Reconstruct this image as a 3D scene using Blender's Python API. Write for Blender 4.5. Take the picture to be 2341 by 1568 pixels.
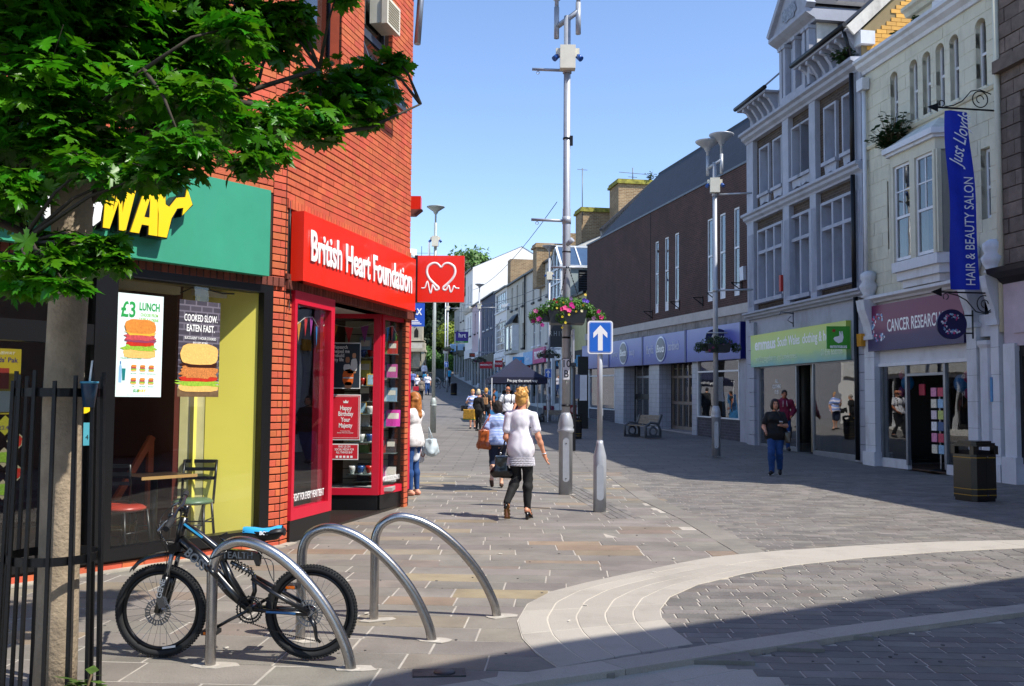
import bpy, math, random
import numpy as np
from mathutils import Matrix, Vector, Euler
from mathutils.geometry import tessellate_polygon
random.seed(7); RNG = np.random.default_rng(7)
S = bpy.context.scene
for o in list(bpy.data.objects): bpy.data.objects.remove(o)
PI = math.pi
# ------------------------------------------------------------------ camera
cam = bpy.data.cameras.new("camera"); camo = bpy.data.objects.new("camera", cam)
S.collection.objects.link(camo); S.camera = camo
cam.sensor_width = 36.0; cam.lens = 36.0*2170/2341; cam.clip_start = .1; cam.clip_end = 2000
camo.matrix_world = Matrix.Translation((0, 0, 1.55)) @ Matrix.Rotation(PI/2+math.atan(132/2170), 4, 'X') @ Matrix.Rotation(math.atan(.0075), 4, 'Z')
# ------------------------------------------------------------------ sky and sun
SUN_EL = math.radians(54); SX, SY = .88, -.475
w = bpy.data.worlds.new("World"); S.world = w; w.use_nodes = True
nt = w.node_tree; nt.nodes.clear()
sky = nt.nodes.new('ShaderNodeTexSky'); sky.sky_type = 'NISHITA'; sky.sun_disc = False
sky.sun_elevation = SUN_EL; sky.sun_rotation = math.atan2(SX, SY); sky.altitude = 50; sky.air_density = 1.0; sky.dust_density = .3; sky.ozone_density = 2.5
bg = nt.nodes.new('ShaderNodeBackground'); bg.inputs['Strength'].default_value = .125
wo = nt.nodes.new('ShaderNodeOutputWorld')
tn = nt.nodes.new('ShaderNodeMix'); tn.data_type = 'RGBA'; tn.blend_type = 'MULTIPLY'; tn.inputs['Factor'].default_value = 1; tn.inputs['B'].default_value = (1.1, 1.12, 1.22, 1)
nt.links.new(sky.outputs[0], tn.inputs['A']); nt.links.new(tn.outputs['Result'], bg.inputs[0]); nt.links.new(bg.outputs[0], wo.inputs[0])
sl = bpy.data.lights.new("sun", 'SUN'); sl.energy = 4.2; sl.angle = math.radians(.53); sl.color = (1, .95, .87)
so = bpy.data.objects.new("sun", sl); S.collection.objects.link(so)
sd = Vector((SX*math.cos(SUN_EL), SY*math.cos(SUN_EL), math.sin(SUN_EL)))
so.rotation_euler = sd.to_track_quat('Z', 'Y').to_euler()
S.view_settings.view_transform = 'Standard'; S.view_settings.look = 'None'
S.view_settings.exposure = 0.7; S.view_settings.gamma = 1; S.view_settings.use_curve_mapping = False
S.cycles.use_adaptive_sampling = True
S.cycles.max_bounces = 6; S.cycles.diffuse_bounces = 3; S.cycles.glossy_bounces = 3; S.cycles.transparent_max_bounces = 12; S.cycles.transmission_bounces = 3
S.cycles.caustics_reflective = False; S.cycles.caustics_refractive = False
S.cycles.sample_clamp_indirect = 4

# ------------------------------------------------------------------ materials
def hx(s):
    s = s.lstrip('#'); c = [int(s[i:i+2], 16)/255 for i in (0, 2, 4)]
    return tuple((x/12.92 if x <= .04045 else ((x+.055)/1.055)**2.4) for x in c)
MATS = {}
def M(name, col, rough=.6, metal=0., var=.12, vs=3., bump=0., bs=40., piece=0., spec=.5, stain=0., trans=0., stcol=(.02, .018, .015), hue=0., coat=0., alt=None):
    if name in MATS: return MATS[name]
    if isinstance(col, str): col = hx(col)
    m = bpy.data.materials.new(name); m.use_nodes = True; n = m.node_tree.nodes; L = m.node_tree.links
    b = n['Principled BSDF']; b.inputs['Roughness'].default_value = rough; b.inputs['Metallic'].default_value = metal
    b.inputs['Specular IOR Level'].default_value = spec; b.inputs['Coat Weight'].default_value = coat
    geo = n.new('ShaderNodeNewGeometry')
    no = n.new('ShaderNodeTexNoise'); no.inputs['Scale'].default_value = vs; no.inputs['Detail'].default_value = 6; no.inputs['Roughness'].default_value = .65
    L.new(geo.outputs['Position'], no.inputs['Vector'])
    mr = n.new('ShaderNodeMapRange'); mr.inputs['From Min'].default_value = .3; mr.inputs['From Max'].default_value = .7
    mr.inputs['To Min'].default_value = 1-var; mr.inputs['To Max'].default_value = 1+var; L.new(no.outputs['Fac'], mr.inputs['Value'])
    fac = mr.outputs[0]
    hs = n.new('ShaderNodeHueSaturation'); hs.inputs['Color'].default_value = (*col, 1)
    if piece:
        oi = n.new('ShaderNodeObjectInfo'); ad = n.new('ShaderNodeMath'); ad.operation = 'ADD'
        L.new(oi.outputs['Random'], ad.inputs[0]); L.new(geo.outputs['Random Per Island'], ad.inputs[1])
        fr = n.new('ShaderNodeMath'); fr.operation = 'FRACT'; L.new(ad.outputs[0], fr.inputs[0])
        m2 = n.new('ShaderNodeMapRange'); m2.inputs['To Min'].default_value = 1-piece; m2.inputs['To Max'].default_value = 1+piece
        L.new(fr.outputs[0], m2.inputs['Value'])
        mu = n.new('ShaderNodeMath'); mu.operation = 'MULTIPLY'; L.new(m2.outputs[0], mu.inputs[0]); L.new(fac, mu.inputs[1]); fac = mu.outputs[0]
        if hue:
            m3 = n.new('ShaderNodeMath'); m3.operation = 'MULTIPLY'; m3.inputs[1].default_value = 7.31; L.new(fr.outputs[0], m3.inputs[0])
            f3 = n.new('ShaderNodeMath'); f3.operation = 'FRACT'; L.new(m3.outputs[0], f3.inputs[0])
            m4 = n.new('ShaderNodeMapRange'); m4.inputs['To Min'].default_value = .5-hue; m4.inputs['To Max'].default_value = .5+hue
            L.new(f3.outputs[0], m4.inputs['Value']); L.new(m4.outputs[0], hs.inputs['Hue'])
    if alt:
        g1 = n.new('ShaderNodeMath'); g1.operation = 'MULTIPLY'; g1.inputs[1].default_value = 13.7; L.new(fr.outputs[0], g1.inputs[0]); g2 = n.new('ShaderNodeMath'); g2.operation = 'FRACT'; L.new(g1.outputs[0], g2.inputs[0])
        g3 = n.new('ShaderNodeMapRange'); g3.inputs['From Min'].default_value = 1-alt[1]; g3.inputs['From Max'].default_value = 1; L.new(g2.outputs[0], g3.inputs['Value'])
        gx = n.new('ShaderNodeMix'); gx.data_type = 'RGBA'; gx.inputs['A'].default_value = (*col, 1); gx.inputs['B'].default_value = (*hx(alt[0]), 1); L.new(g3.outputs[0], gx.inputs['Factor']); L.new(gx.outputs['Result'], hs.inputs['Color'])
    L.new(fac, hs.inputs['Value'])
    out = hs.outputs[0]
    if stain:
        n2 = n.new('ShaderNodeTexNoise'); n2.inputs['Scale'].default_value = 1.7; n2.inputs['Detail'].default_value = 8; n2.inputs['Roughness'].default_value = .7
        mp = n.new('ShaderNodeMapping'); mp.inputs['Scale'].default_value = (1, 1, .35); L.new(geo.outputs['Position'], mp.inputs[0]); L.new(mp.outputs[0], n2.inputs['Vector'])
        r2 = n.new('ShaderNodeMapRange'); r2.inputs['From Min'].default_value = .5; r2.inputs['From Max'].default_value = .75; r2.inputs['To Max'].default_value = stain
        L.new(n2.outputs['Fac'], r2.inputs['Value'])
        mx = n.new('ShaderNodeMix'); mx.data_type = 'RGBA'; L.new(r2.outputs[0], mx.inputs['Factor']); L.new(out, mx.inputs['A']); mx.inputs['B'].default_value = (*stcol, 1)
        out = mx.outputs['Result']
    L.new(out, b.inputs['Base Color'])
    if trans:
        b.inputs['Roughness'].default_value = rough
        tr = n.new('ShaderNodeBsdfTranslucent'); L.new(out, tr.inputs['Color'])
        ms = n.new('ShaderNodeMixShader'); ms.inputs[0].default_value = trans
        L.new(b.outputs[0], ms.inputs[1]); L.new(tr.outputs[0], ms.inputs[2]); L.new(ms.outputs[0], n['Material Output'].inputs[0])
    if bump:
        nb = n.new('ShaderNodeTexNoise'); nb.inputs['Scale'].default_value = bs; nb.inputs['Detail'].default_value = 4
        L.new(geo.outputs['Position'], nb.inputs['Vector'])
        bp = n.new('ShaderNodeBump'); bp.inputs['Strength'].default_value = bump; bp.inputs['Distance'].default_value = .01
        L.new(nb.outputs['Fac'], bp.inputs['Height']); L.new(bp.outputs[0], b.inputs['Normal'])
    MATS[name] = m; return m
def brick_mat(name, c1, c2, mortar, bw=.225, bh=.075, ms=.01, rough=.85, bump=.6, stain=.4, off=.5):
    """brick pattern for walls too far away to tell the bricks apart; uses the object's own x/z (walls) coordinates"""
    if name in MATS: return MATS[name]
    m = bpy.data.materials.new(name); m.use_nodes = True; n = m.node_tree.nodes; L = m.node_tree.links; b = n['Principled BSDF']
    b.inputs['Roughness'].default_value = rough
    tc = n.new('ShaderNodeTexCoord'); sp = n.new('ShaderNodeSeparateXYZ'); L.new(tc.outputs['Object'], sp.inputs[0])
    ad = n.new('ShaderNodeMath'); L.new(sp.outputs['X'], ad.inputs[0]); L.new(sp.outputs['Y'], ad.inputs[1])
    cb = n.new('ShaderNodeCombineXYZ'); L.new(ad.outputs[0], cb.inputs['X']); L.new(sp.outputs['Z'], cb.inputs['Y'])
    br = n.new('ShaderNodeTexBrick'); br.inputs['Scale'].default_value = 1; br.inputs['Brick Width'].default_value = bw; br.inputs['Row Height'].default_value = bh
    br.inputs['Mortar Size'].default_value = ms; br.inputs['Mortar Smooth'].default_value = .2; br.inputs['Bias'].default_value = 0; br.offset = off
    br.inputs['Color1'].default_value = (*hx(c1), 1); br.inputs['Color2'].default_value = (*hx(c2), 1); br.inputs['Mortar'].default_value = (*hx(mortar), 1)
    L.new(cb.outputs[0], br.inputs['Vector'])
    geo = n.new('ShaderNodeNewGeometry'); no = n.new('ShaderNodeTexNoise'); no.inputs['Scale'].default_value = .9; no.inputs['Detail'].default_value = 8; no.inputs['Roughness'].default_value = .7
    L.new(geo.outputs['Position'], no.inputs['Vector'])
    mr = n.new('ShaderNodeMapRange'); mr.inputs['From Min'].default_value = .35; mr.inputs['From Max'].default_value = .7; mr.inputs['To Min'].default_value = 1.15; mr.inputs['To Max'].default_value = 1-stain
    L.new(no.outputs['Fac'], mr.inputs['Value']); hs = n.new('ShaderNodeHueSaturation'); L.new(br.outputs['Color'], hs.inputs['Color']); L.new(mr.outputs[0], hs.inputs['Value'])
    L.new(hs.outputs[0], b.inputs['Base Color'])
    bp = n.new('ShaderNodeBump'); bp.inputs['Strength'].default_value = bump; bp.inputs['Distance'].default_value = .01; bp.invert = True
    L.new(br.outputs['Fac'], bp.inputs['Height']); L.new(bp.outputs[0], b.inputs['Normal'])
    MATS[name] = m; return m
def glass_mat(name, tint=(.98, .99, .985), refl=1.0, ior=1.5, rough=.0, dark=0.):
    if name in MATS: return MATS[name]
    m = bpy.data.materials.new(name); m.use_nodes = True; n = m.node_tree.nodes; L = m.node_tree.links; n.remove(n['Principled BSDF'])
    f = n.new('ShaderNodeFresnel'); gb_ = n.new('ShaderNodeNewGeometry'); pw = n.new('ShaderNodeMath'); pw.operation = 'MULTIPLY_ADD'; pw.inputs[1].default_value = 1/ior-ior; pw.inputs[2].default_value = ior; L.new(gb_.outputs['Backfacing'], pw.inputs[0]); L.new(pw.outputs[0], f.inputs[0])
    mu = n.new('ShaderNodeMath'); mu.operation = 'MULTIPLY'; mu.inputs[1].default_value = refl; mu.use_clamp = True; L.new(f.outputs[0], mu.inputs[0])
    t = n.new('ShaderNodeBsdfTransparent'); t.inputs[0].default_value = (*[c*(1-dark) for c in tint], 1)
    g = n.new('ShaderNodeBsdfGlossy'); g.inputs['Roughness'].default_value = rough
    geo = n.new('ShaderNodeNewGeometry'); nb = n.new('ShaderNodeTexNoise'); nb.inputs['Scale'].default_value = .8
    L.new(geo.outputs['Position'], nb.inputs['Vector']); bp = n.new('ShaderNodeBump'); bp.inputs['Strength'].default_value = .1; bp.inputs['Distance'].default_value = .05
    L.new(nb.outputs['Fac'], bp.inputs['Height']); L.new(bp.outputs[0], g.inputs['Normal'])
    x = n.new('ShaderNodeMixShader'); L.new(mu.outputs[0], x.inputs[0]); L.new(t.outputs[0], x.inputs[1]); L.new(g.outputs[0], x.inputs[2])
    L.new(x.outputs[0], n['Material Output'].inputs[0]); MATS[name] = m; return m

# ------------------------------------------------------------------ mesh builder
class B:
    def __init__(s): s.v = []; s.f = []; s.sm = []
    def add(s, vs, fs, smooth=False):
        k = len(s.v); s.v.extend([tuple(p) for p in vs]); s.f.extend([tuple(i+k for i in f) for f in fs]); s.sm.extend([smooth]*len(fs)); return s
    def box(s, x0, x1, y0, y1, z0, z1):
        if x0 > x1: x0, x1 = x1, x0
        if y0 > y1: y0, y1 = y1, y0
        if z0 > z1: z0, z1 = z1, z0
        return s.add([(x0,y0,z0),(x1,y0,z0),(x1,y1,z0),(x0,y1,z0),(x0,y0,z1),(x1,y0,z1),(x1,y1,z1),(x0,y1,z1)],
                     [(0,3,2,1),(4,5,6,7),(0,1,5,4),(1,2,6,5),(2,3,7,6),(3,0,4,7)])
    def obox(s, c, ax, ay, az):   # oriented box from centre and half vectors
        c = Vector(c); ax = Vector(ax); ay = Vector(ay); az = Vector(az)
        vs = [c+i*ax+j*ay+k*az for k in (-1,1) for (i,j) in ((-1,-1),(1,-1),(1,1),(-1,1))]
        return s.add(vs, [(0,3,2,1),(4,5,6,7),(0,1,5,4),(1,2,6,5),(2,3,7,6),(3,0,4,7)])
    def bar(s, p0, p1, w, t, up=(0,0,1)):
        p0 = Vector(p0); p1 = Vector(p1); d = (p1-p0); L = d.length; d.normalize(); up = Vector(up)
        if abs(d.dot(up)) > .95: up = Vector((1,0,0))
        sd_ = d.cross(up).normalized(); u2 = sd_.cross(d)
        return s.obox((p0+p1)/2, sd_*w/2, u2*t/2, d*L/2)
    def tube(s, pts, r, n=8, cap=True, smooth=True, closed=False):
        pts = [Vector(p) for p in pts]; m = len(pts); rr = r if hasattr(r, '__len__') else [r]*m
        k = len(s.v); prev = None
        for i, p in enumerate(pts):
            if closed: d = pts[(i+1) % m]-pts[i-1]
            else: d = pts[min(i+1, m-1)]-pts[max(i-1, 0)]
            if d.length < 1e-9: d = Vector((0,0,1))
            d.normalize()
            if prev is None:
                a = d.orthogonal().normalized()
            else:
                a = prev-d*prev.dot(d)
                a = a.normalized() if a.length > 1e-6 else d.orthogonal().normalized()
            prev = a; b = d.cross(a)
            for j in range(n):
                t = 2*PI*j/n; s.v.append(tuple(p+(a*math.cos(t)+b*math.sin(t))*rr[i]))
        seg = m if closed else m-1
        for i in range(seg):
            for j in range(n):
                a_ = k+i*n+j; b_ = k+i*n+(j+1) % n; i2 = ((i+1) % m)
                s.f.append((a_, b_, k+i2*n+(j+1) % n, k+i2*n+j)); s.sm.append(smooth)
        if cap and not closed:
            s.f.append(tuple(k+j for j in reversed(range(n)))); s.sm.append(False)
            s.f.append(tuple(k+(m-1)*n+j for j in range(n))); s.sm.append(False)
        return s
    def cyl(s, p0, p1, r0, r1=None, n=16): return s.tube([p0, p1], [r0, r0 if r1 is None else r1], n)
    def lathe(s, prof, n=20, c=(0,0,0), smooth=True):
        k = len(s.v)
        for (r, z) in prof:
            for j in range(n):
                t = 2*PI*j/n; s.v.append((c[0]+r*math.cos(t), c[1]+r*math.sin(t), c[2]+z))
        for i in range(len(prof)-1):
            for j in range(n):
                s.f.append((k+i*n+j, k+i*n+(j+1) % n, k+(i+1)*n+(j+1) % n, k+(i+1)*n+j)); s.sm.append(smooth)
        if prof[0][0] > 1e-4: s.f.append(tuple(k+j for j in reversed(range(n)))); s.sm.append(False)
        if prof[-1][0] > 1e-4: s.f.append(tuple(k+(len(prof)-1)*n+j for j in range(n))); s.sm.append(False)
        return s
    def prism(s, pts, h0, h1, plane='xz'):   # polygon extruded along the third axis
        n = len(pts)
        def P(a, b, h): return {'xz': (a, h, b), 'xy': (a, b, h), 'yz': (h, a, b)}[plane]
        vs = [P(a, b, h0) for a, b in pts]+[P(a, b, h1) for a, b in pts]
        tr = tessellate_polygon([[Vector((a, b, 0)) for a, b in pts]])
        fs = [tuple(t) for t in tr]+[tuple(i+n for i in reversed(t)) for t in tr]+[(i, (i+1) % n, (i+1) % n+n, i+n) for i in range(n)]
        return s.add(vs, fs)
    def ball(s, c, r, n=12, sc=(1,1,1)):
        prof = []; k = len(s.v); m = n//2+1
        for i in range(m+1):
            a = PI*i/m-PI/2
            for j in range(n):
                t = 2*PI*j/n; s.v.append((c[0]+r*sc[0]*math.cos(a)*math.cos(t), c[1]+r*sc[1]*math.cos(a)*math.sin(t), c[2]+r*sc[2]*math.sin(a)))
        for i in range(m):
            for j in range(n): s.f.append((k+i*n+j, k+i*n+(j+1) % n, k+(i+1)*n+(j+1) % n, k+(i+1)*n+j)); s.sm.append(True)
        return s
    def mesh(s, name):
        me = bpy.data.meshes.new(name); me.from_pydata(s.v, [], s.f)
        me.polygons.foreach_set('use_smooth', s.sm); me.update(); return me
def link(o): S.collection.objects.link(o); return o
def tag(o, label=None, cat=None, group=None, kind=None):
    if label: o['label'] = label
    if cat: o['category'] = cat
    if group: o['group'] = group
    if kind: o['kind'] = kind
    return o
def obj(name, b, mat, parent=None, label=None, kind=None, loc=None, rot=None, recalc=True):
    me = b if isinstance(b, bpy.types.Mesh) else b.mesh(name)
    if not me.materials:
        for m_ in (mat if isinstance(mat, (list, tuple)) else [mat]): me.materials.append(m_)
    o = link(bpy.data.objects.new(name, me))
    if parent is not None: o.parent = parent
    if loc is not None: o.location = loc
    if rot is not None: o.rotation_euler = rot
    if label: o['label'] = label
    if kind: o['kind'] = kind
    return o
def thing(name, label, cat, loc=(0,0,0), rotz=0, group=None, kind=None, mat=None):
    o = link(bpy.data.objects.new(name, None)); o.empty_display_size = .2
    o.location = loc; o.rotation_euler = (0, 0, rotz)
    if mat is not None: o.matrix_world = mat
    return tag(o, label, cat, group, kind)
def dup(root, loc=None, rotz=None, label=None, parent=None, scale=None):
    c = link(root.copy())
    if parent is not None: c.parent = parent
    for ch in [x for x in root.children]:
        dup(ch, parent=c)
    if loc is not None: c.location = loc
    if rotz is not None: c.rotation_euler = (0, 0, rotz)
    if scale is not None: c.scale = scale
    if label: c['label'] = label
    return c
def text_mesh(s, size=1., extrude=.0, bold=0., xs=1., align='CENTER', valign='CENTER', spacing=1., shear=0.):
    cu = bpy.data.curves.new('t', 'FONT'); cu.body = s; cu.size = size; cu.extrude = extrude; cu.offset = bold; cu.align_x = align; cu.align_y = valign
    cu.space_character = spacing; cu.shear = shear; cu.resolution_u = 3
    ob = bpy.data.objects.new('t', cu); me = bpy.data.meshes.new_from_object(ob)
    bpy.data.objects.remove(ob); bpy.data.curves.remove(cu)
    if xs != 1.: me.transform(Matrix.Diagonal((xs, 1, 1, 1)))
    return me
def text(s, size, mat, parent, loc, rot=(PI/2, 0, 0), extrude=.002, bold=0., xs=1., align='CENTER', name='lettering', fit=None, **k):
    me = text_mesh(s, size, extrude, bold, xs, align, **k); me.materials.clear()
    if fit:
        q = [v.co.x for v in me.vertices]; r = fit/(max(q)-min(q)); me.transform(Matrix.Diagonal((r, 1, 1, 1)))
    return obj(name, me, mat, parent, loc=loc, rot=rot)
FR = (PI/2, 0, 0)          # text on a face that looks towards -y
BK = (PI/2, 0, PI)         # text on a face that looks towards +y
def gz(d): return float(np.interp(d, [-50,20,36,46,60,72,86,112,140,200,400], [0,0,.26,.5,.98,1.5,2.3,4.7,7.4,12,20]))
def rects_minus(u0, u1, z0, z1, holes):
    us = sorted({u0, u1, *[min(max(h[i], u0), u1) for h in holes for i in (0, 1)]}); out = []
    for a, b_ in zip(us, us[1:]):
        if b_-a < 1e-5: continue
        um = (a+b_)/2; zs = [(z0, z1)]
        for h in holes:
            if h[0] < um < h[1]:
                nz = []
                for (p, q_) in zs:
                    if h[3] <= p or h[2] >= q_: nz.append((p, q_)); continue
                    if h[2] > p: nz.append((p, h[2]))
                    if h[3] < q_: nz.append((h[3], q_))
                zs = nz
        out += [(a, b_, p, q_) for p, q_ in zs]
    return out
def wall(b, u0, u1, z0, z1, holes, yf, yb):
    """wall slab in the x/z plane with openings: front face at yf, back at yb, reveals round each opening"""
    sgn = 1 if yf > yb else -1
    for (a, c, p, q_) in rects_minus(u0, u1, z0, z1, holes):
        f = [(a,yf,p),(c,yf,p),(c,yf,q_),(a,yf,q_)]; b.add(f, [(3,2,1,0) if sgn > 0 else (0,1,2,3)])
        f = [(a,yb,p),(c,yb,p),(c,yb,q_),(a,yb,q_)]; b.add(f, [(0,1,2,3) if sgn > 0 else (3,2,1,0)])
    for (a, c, p, q_) in [(u0,u1,z0,z1)]+list(holes):
        b.add([(a,yf,p),(c,yf,p),(c,yf,q_),(a,yf,q_),(a,yb,p),(c,yb,p),(c,yb,q_),(a,yb,q_)], [(0,1,5,4),(1,2,6,5),(2,3,7,6),(3,0,4,7)])
    return b
_bc = {}
def brick_mesh(name, w, d, h, mat, ch=.004):
    k = (name, round(w, 3), round(d, 3), round(h, 3))
    if k in _bc: return _bc[k]
    b = B(); y0 = 0; y1 = d
    v = [(0,y1,0),(w,y1,0),(w,y1,h),(0,y1,h),(0,y0+ch,0),(w,y0+ch,0),(w,y0+ch,h),(0,y0+ch,h),(ch,y0,ch),(w-ch,y0,ch),(w-ch,y0,h-ch),(ch,y0,h-ch)]
    f = [(8,9,10,11),(4,5,9,8),(5,6,10,9),(6,7,11,10),(7,4,8,11),(0,1,5,4),(1,2,6,5),(2,3,7,6),(3,0,4,7)]
    b.add(v, f); me = b.mesh(name); me.materials.append(mat); _bc[k] = me; return me
def bricks(parent, name, u0, u1, z0, z1, holes, mat, bw=.215, bh=.065, gv=.004, gh=.013, depth=.06, yf=0., face=-1, n_obj=300, jit=.002, prefer=None, start=0, bond=.5, M4=None):
    """real bricks or blocks laid in courses: the first n_obj are objects, the rest one joined part"""
    out = []; z = z0; r = start
    while z < z1-.02:
        h = min(bh, z1-z); x = u0-((r*bond) % 1)*(bw+gv)
        while x < u1:
            a = max(x, u0); c = min(x+bw, u1)
            if c-a > .03:
                # split by holes
                segs = [(a, c)]
                for hh in holes:
                    if hh[2] < z+h-.02 and hh[3] > z+.02:
                        ns = []
                        for (p, q_) in segs:
                            if hh[1] <= p or hh[0] >= q_: ns.append((p, q_)); continue
                            if hh[0]-p > .03: ns.append((p, hh[0]))
                            if q_-hh[1] > .03: ns.append((hh[1], q_))
                        segs = ns
                out += [(p, z, q_-p, h) for p, q_ in segs]
            x += bw+gv
        z += bh+gh; r += 1
    if prefer: out.sort(key=prefer)
    rest = B()
    for i, (x, zz, w_, h) in enumerate(out):
        y = random.uniform(-jit, jit)
        if i < n_obj:
            me = brick_mesh(name, w_, depth, h, mat)
            o = link(bpy.data.objects.new(name, me)); o.parent = parent
            L4 = Matrix.Translation((x, yf+y, zz)) if face < 0 else Matrix.Translation((x+w_, yf+y, zz)) @ Matrix.Rotation(PI, 4, 'Z')
            o.matrix_local = (M4 @ L4) if M4 is not None else L4
        else:
            if face < 0: p = [(x,yf+y,zz),(x+w_,yf+y,zz),(x+w_,yf+y,zz+h),(x,yf+y,zz+h)]; yb = yf+depth
            else: p = [(x+w_,yf+y,zz),(x,yf+y,zz),(x,yf+y,zz+h),(x+w_,yf+y,zz+h)]; yb = yf-depth
            p += [(a, yb, c) for a, _, c in p]
            if M4 is not None: p = [tuple(M4 @ Vector(q_)) for q_ in p]
            rest.add(p, [(0,1,2,3),(4,5,1,0),(5,6,2,1),(6,7,3,2),(7,4,0,3)])
    if rest.v: obj(name+'_courses', rest, mat, parent, kind='stuff')
GLASS = glass_mat('window glass'); GLASSD = glass_mat('dim window glass', refl=1.7, dark=.15)
GLASSR = glass_mat('reflective glass', refl=2.6, dark=.3)
# ------------------------------------------------------------------ smooth bodies from distance fields (surface nets)
def sd_cone(P, a, b, ra, rb):
    a = np.array(a, float); b = np.array(b, float); ba = b-a; L2 = max(ba@ba, 1e-9)
    pa = P-a; t = np.clip((pa@ba)/L2, 0, 1)
    return np.linalg.norm(pa-t[..., None]*ba, axis=-1)-(ra+(rb-ra)*t)
def sd_ell(P, c, r, R=None):
    q = P-np.array(c, float)
    if R is not None: q = q@R
    r = np.array(r, float); k0 = np.linalg.norm(q/r, axis=-1); k1 = np.linalg.norm(q/(r*r), axis=-1)
    return k0*(k0-1)/np.maximum(k1, 1e-6)
def sd_box(P, c, hf, rad=.01, R=None):
    q = P-np.array(c, float)
    if R is not None: q = q@R
    q = np.abs(q)-(np.array(hf, float)-rad)
    return np.linalg.norm(np.maximum(q, 0), axis=-1)+np.minimum(q.max(-1), 0)-rad
def smin(a, b, k):
    h = np.maximum(k-np.abs(a-b), 0)/k
    return np.minimum(a, b)-h*h*k*.25
def field(prims, h, pad=.06):
    """prims: ('c',a,b,ra,rb,k) ('e',c,r,k,R) ('b',c,half,k,R) ('-',prim) cuts, ('p',point,normal) keeps the side the normal points to, ('n',amp,scale) folds"""
    lo = np.full(3, 9.); hi = np.full(3, -9.)
    for p in prims:
        if p[0] == 'c':
            for q, r in ((p[1], p[3]), (p[2], p[4])): lo = np.minimum(lo, np.array(q)-r); hi = np.maximum(hi, np.array(q)+r)
        elif p[0] in 'eb': m = max(p[2]); lo = np.minimum(lo, np.array(p[1])-m); hi = np.maximum(hi, np.array(p[1])+m)
    lo -= pad; hi += pad; n = np.ceil((hi-lo)/h).astype(int)+1
    ax = [lo[i]+h*np.arange(n[i]) for i in range(3)]
    V = np.full(n, 1., np.float64)
    def sub(pl, ph):
        i0 = np.maximum(((pl-lo)/h).astype(int), 0); i1 = np.minimum(((ph-lo)/h).astype(int)+2, n)
        return tuple(slice(a, b) for a, b in zip(i0, i1))
    def grid(sl): return np.stack(np.meshgrid(*[ax[i][sl[i]] for i in range(3)], indexing='ij'), -1)
    for p in prims:
        neg = p[0] == '-'; q = p[1] if neg else p
        mg = .05+h
        if q[0] == 'c':
            pts = np.array([q[1], q[2]], float); m = max(q[3], q[4])+mg; sl = sub(pts.min(0)-m, pts.max(0)+m); d = sd_cone(grid(sl), q[1], q[2], q[3], q[4]); k = q[5] if len(q) > 5 else .03
        elif q[0] == 'e':
            m = max(q[2])+mg; sl = sub(np.array(q[1])-m, np.array(q[1])+m); d = sd_ell(grid(sl), q[1], q[2], q[4] if len(q) > 4 else None); k = q[3] if len(q) > 3 else .03
        elif q[0] == 'b':
            m = sum(q[2])+mg; sl = sub(np.array(q[1])-m, np.array(q[1])+m); d = sd_box(grid(sl), q[1], q[2], min(.01, min(q[2])*.9), q[4] if len(q) > 4 else None); k = q[3] if len(q) > 3 else .02
        elif q[0] == 'p':
            sl = (slice(None),)*3; d = -((grid(sl)-np.array(q[1], float))@np.array(q[2], float)); V = np.maximum(V, d); continue
        elif q[0] == 'n':
            sl = (slice(None),)*3; G = grid(sl); a, s_ = q[1], q[2]; ph = q[3] if len(q) > 3 else 0
            x, y, z = G[..., 0]*s_, G[..., 1]*s_, G[..., 2]*s_
            V = V+a*(np.sin(x*1.7+np.sin(z*.9+ph)*1.6+y)*np.sin(z*.55+1.3*np.sin(x+ph))+.5*np.sin(2.3*x-1.7*z+y*1.9+ph)); continue
        if neg: V[sl] = np.maximum(V[sl], -d)
        else: V[sl] = smin(V[sl], d, max(k, 1e-4))
    return V, lo
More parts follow.
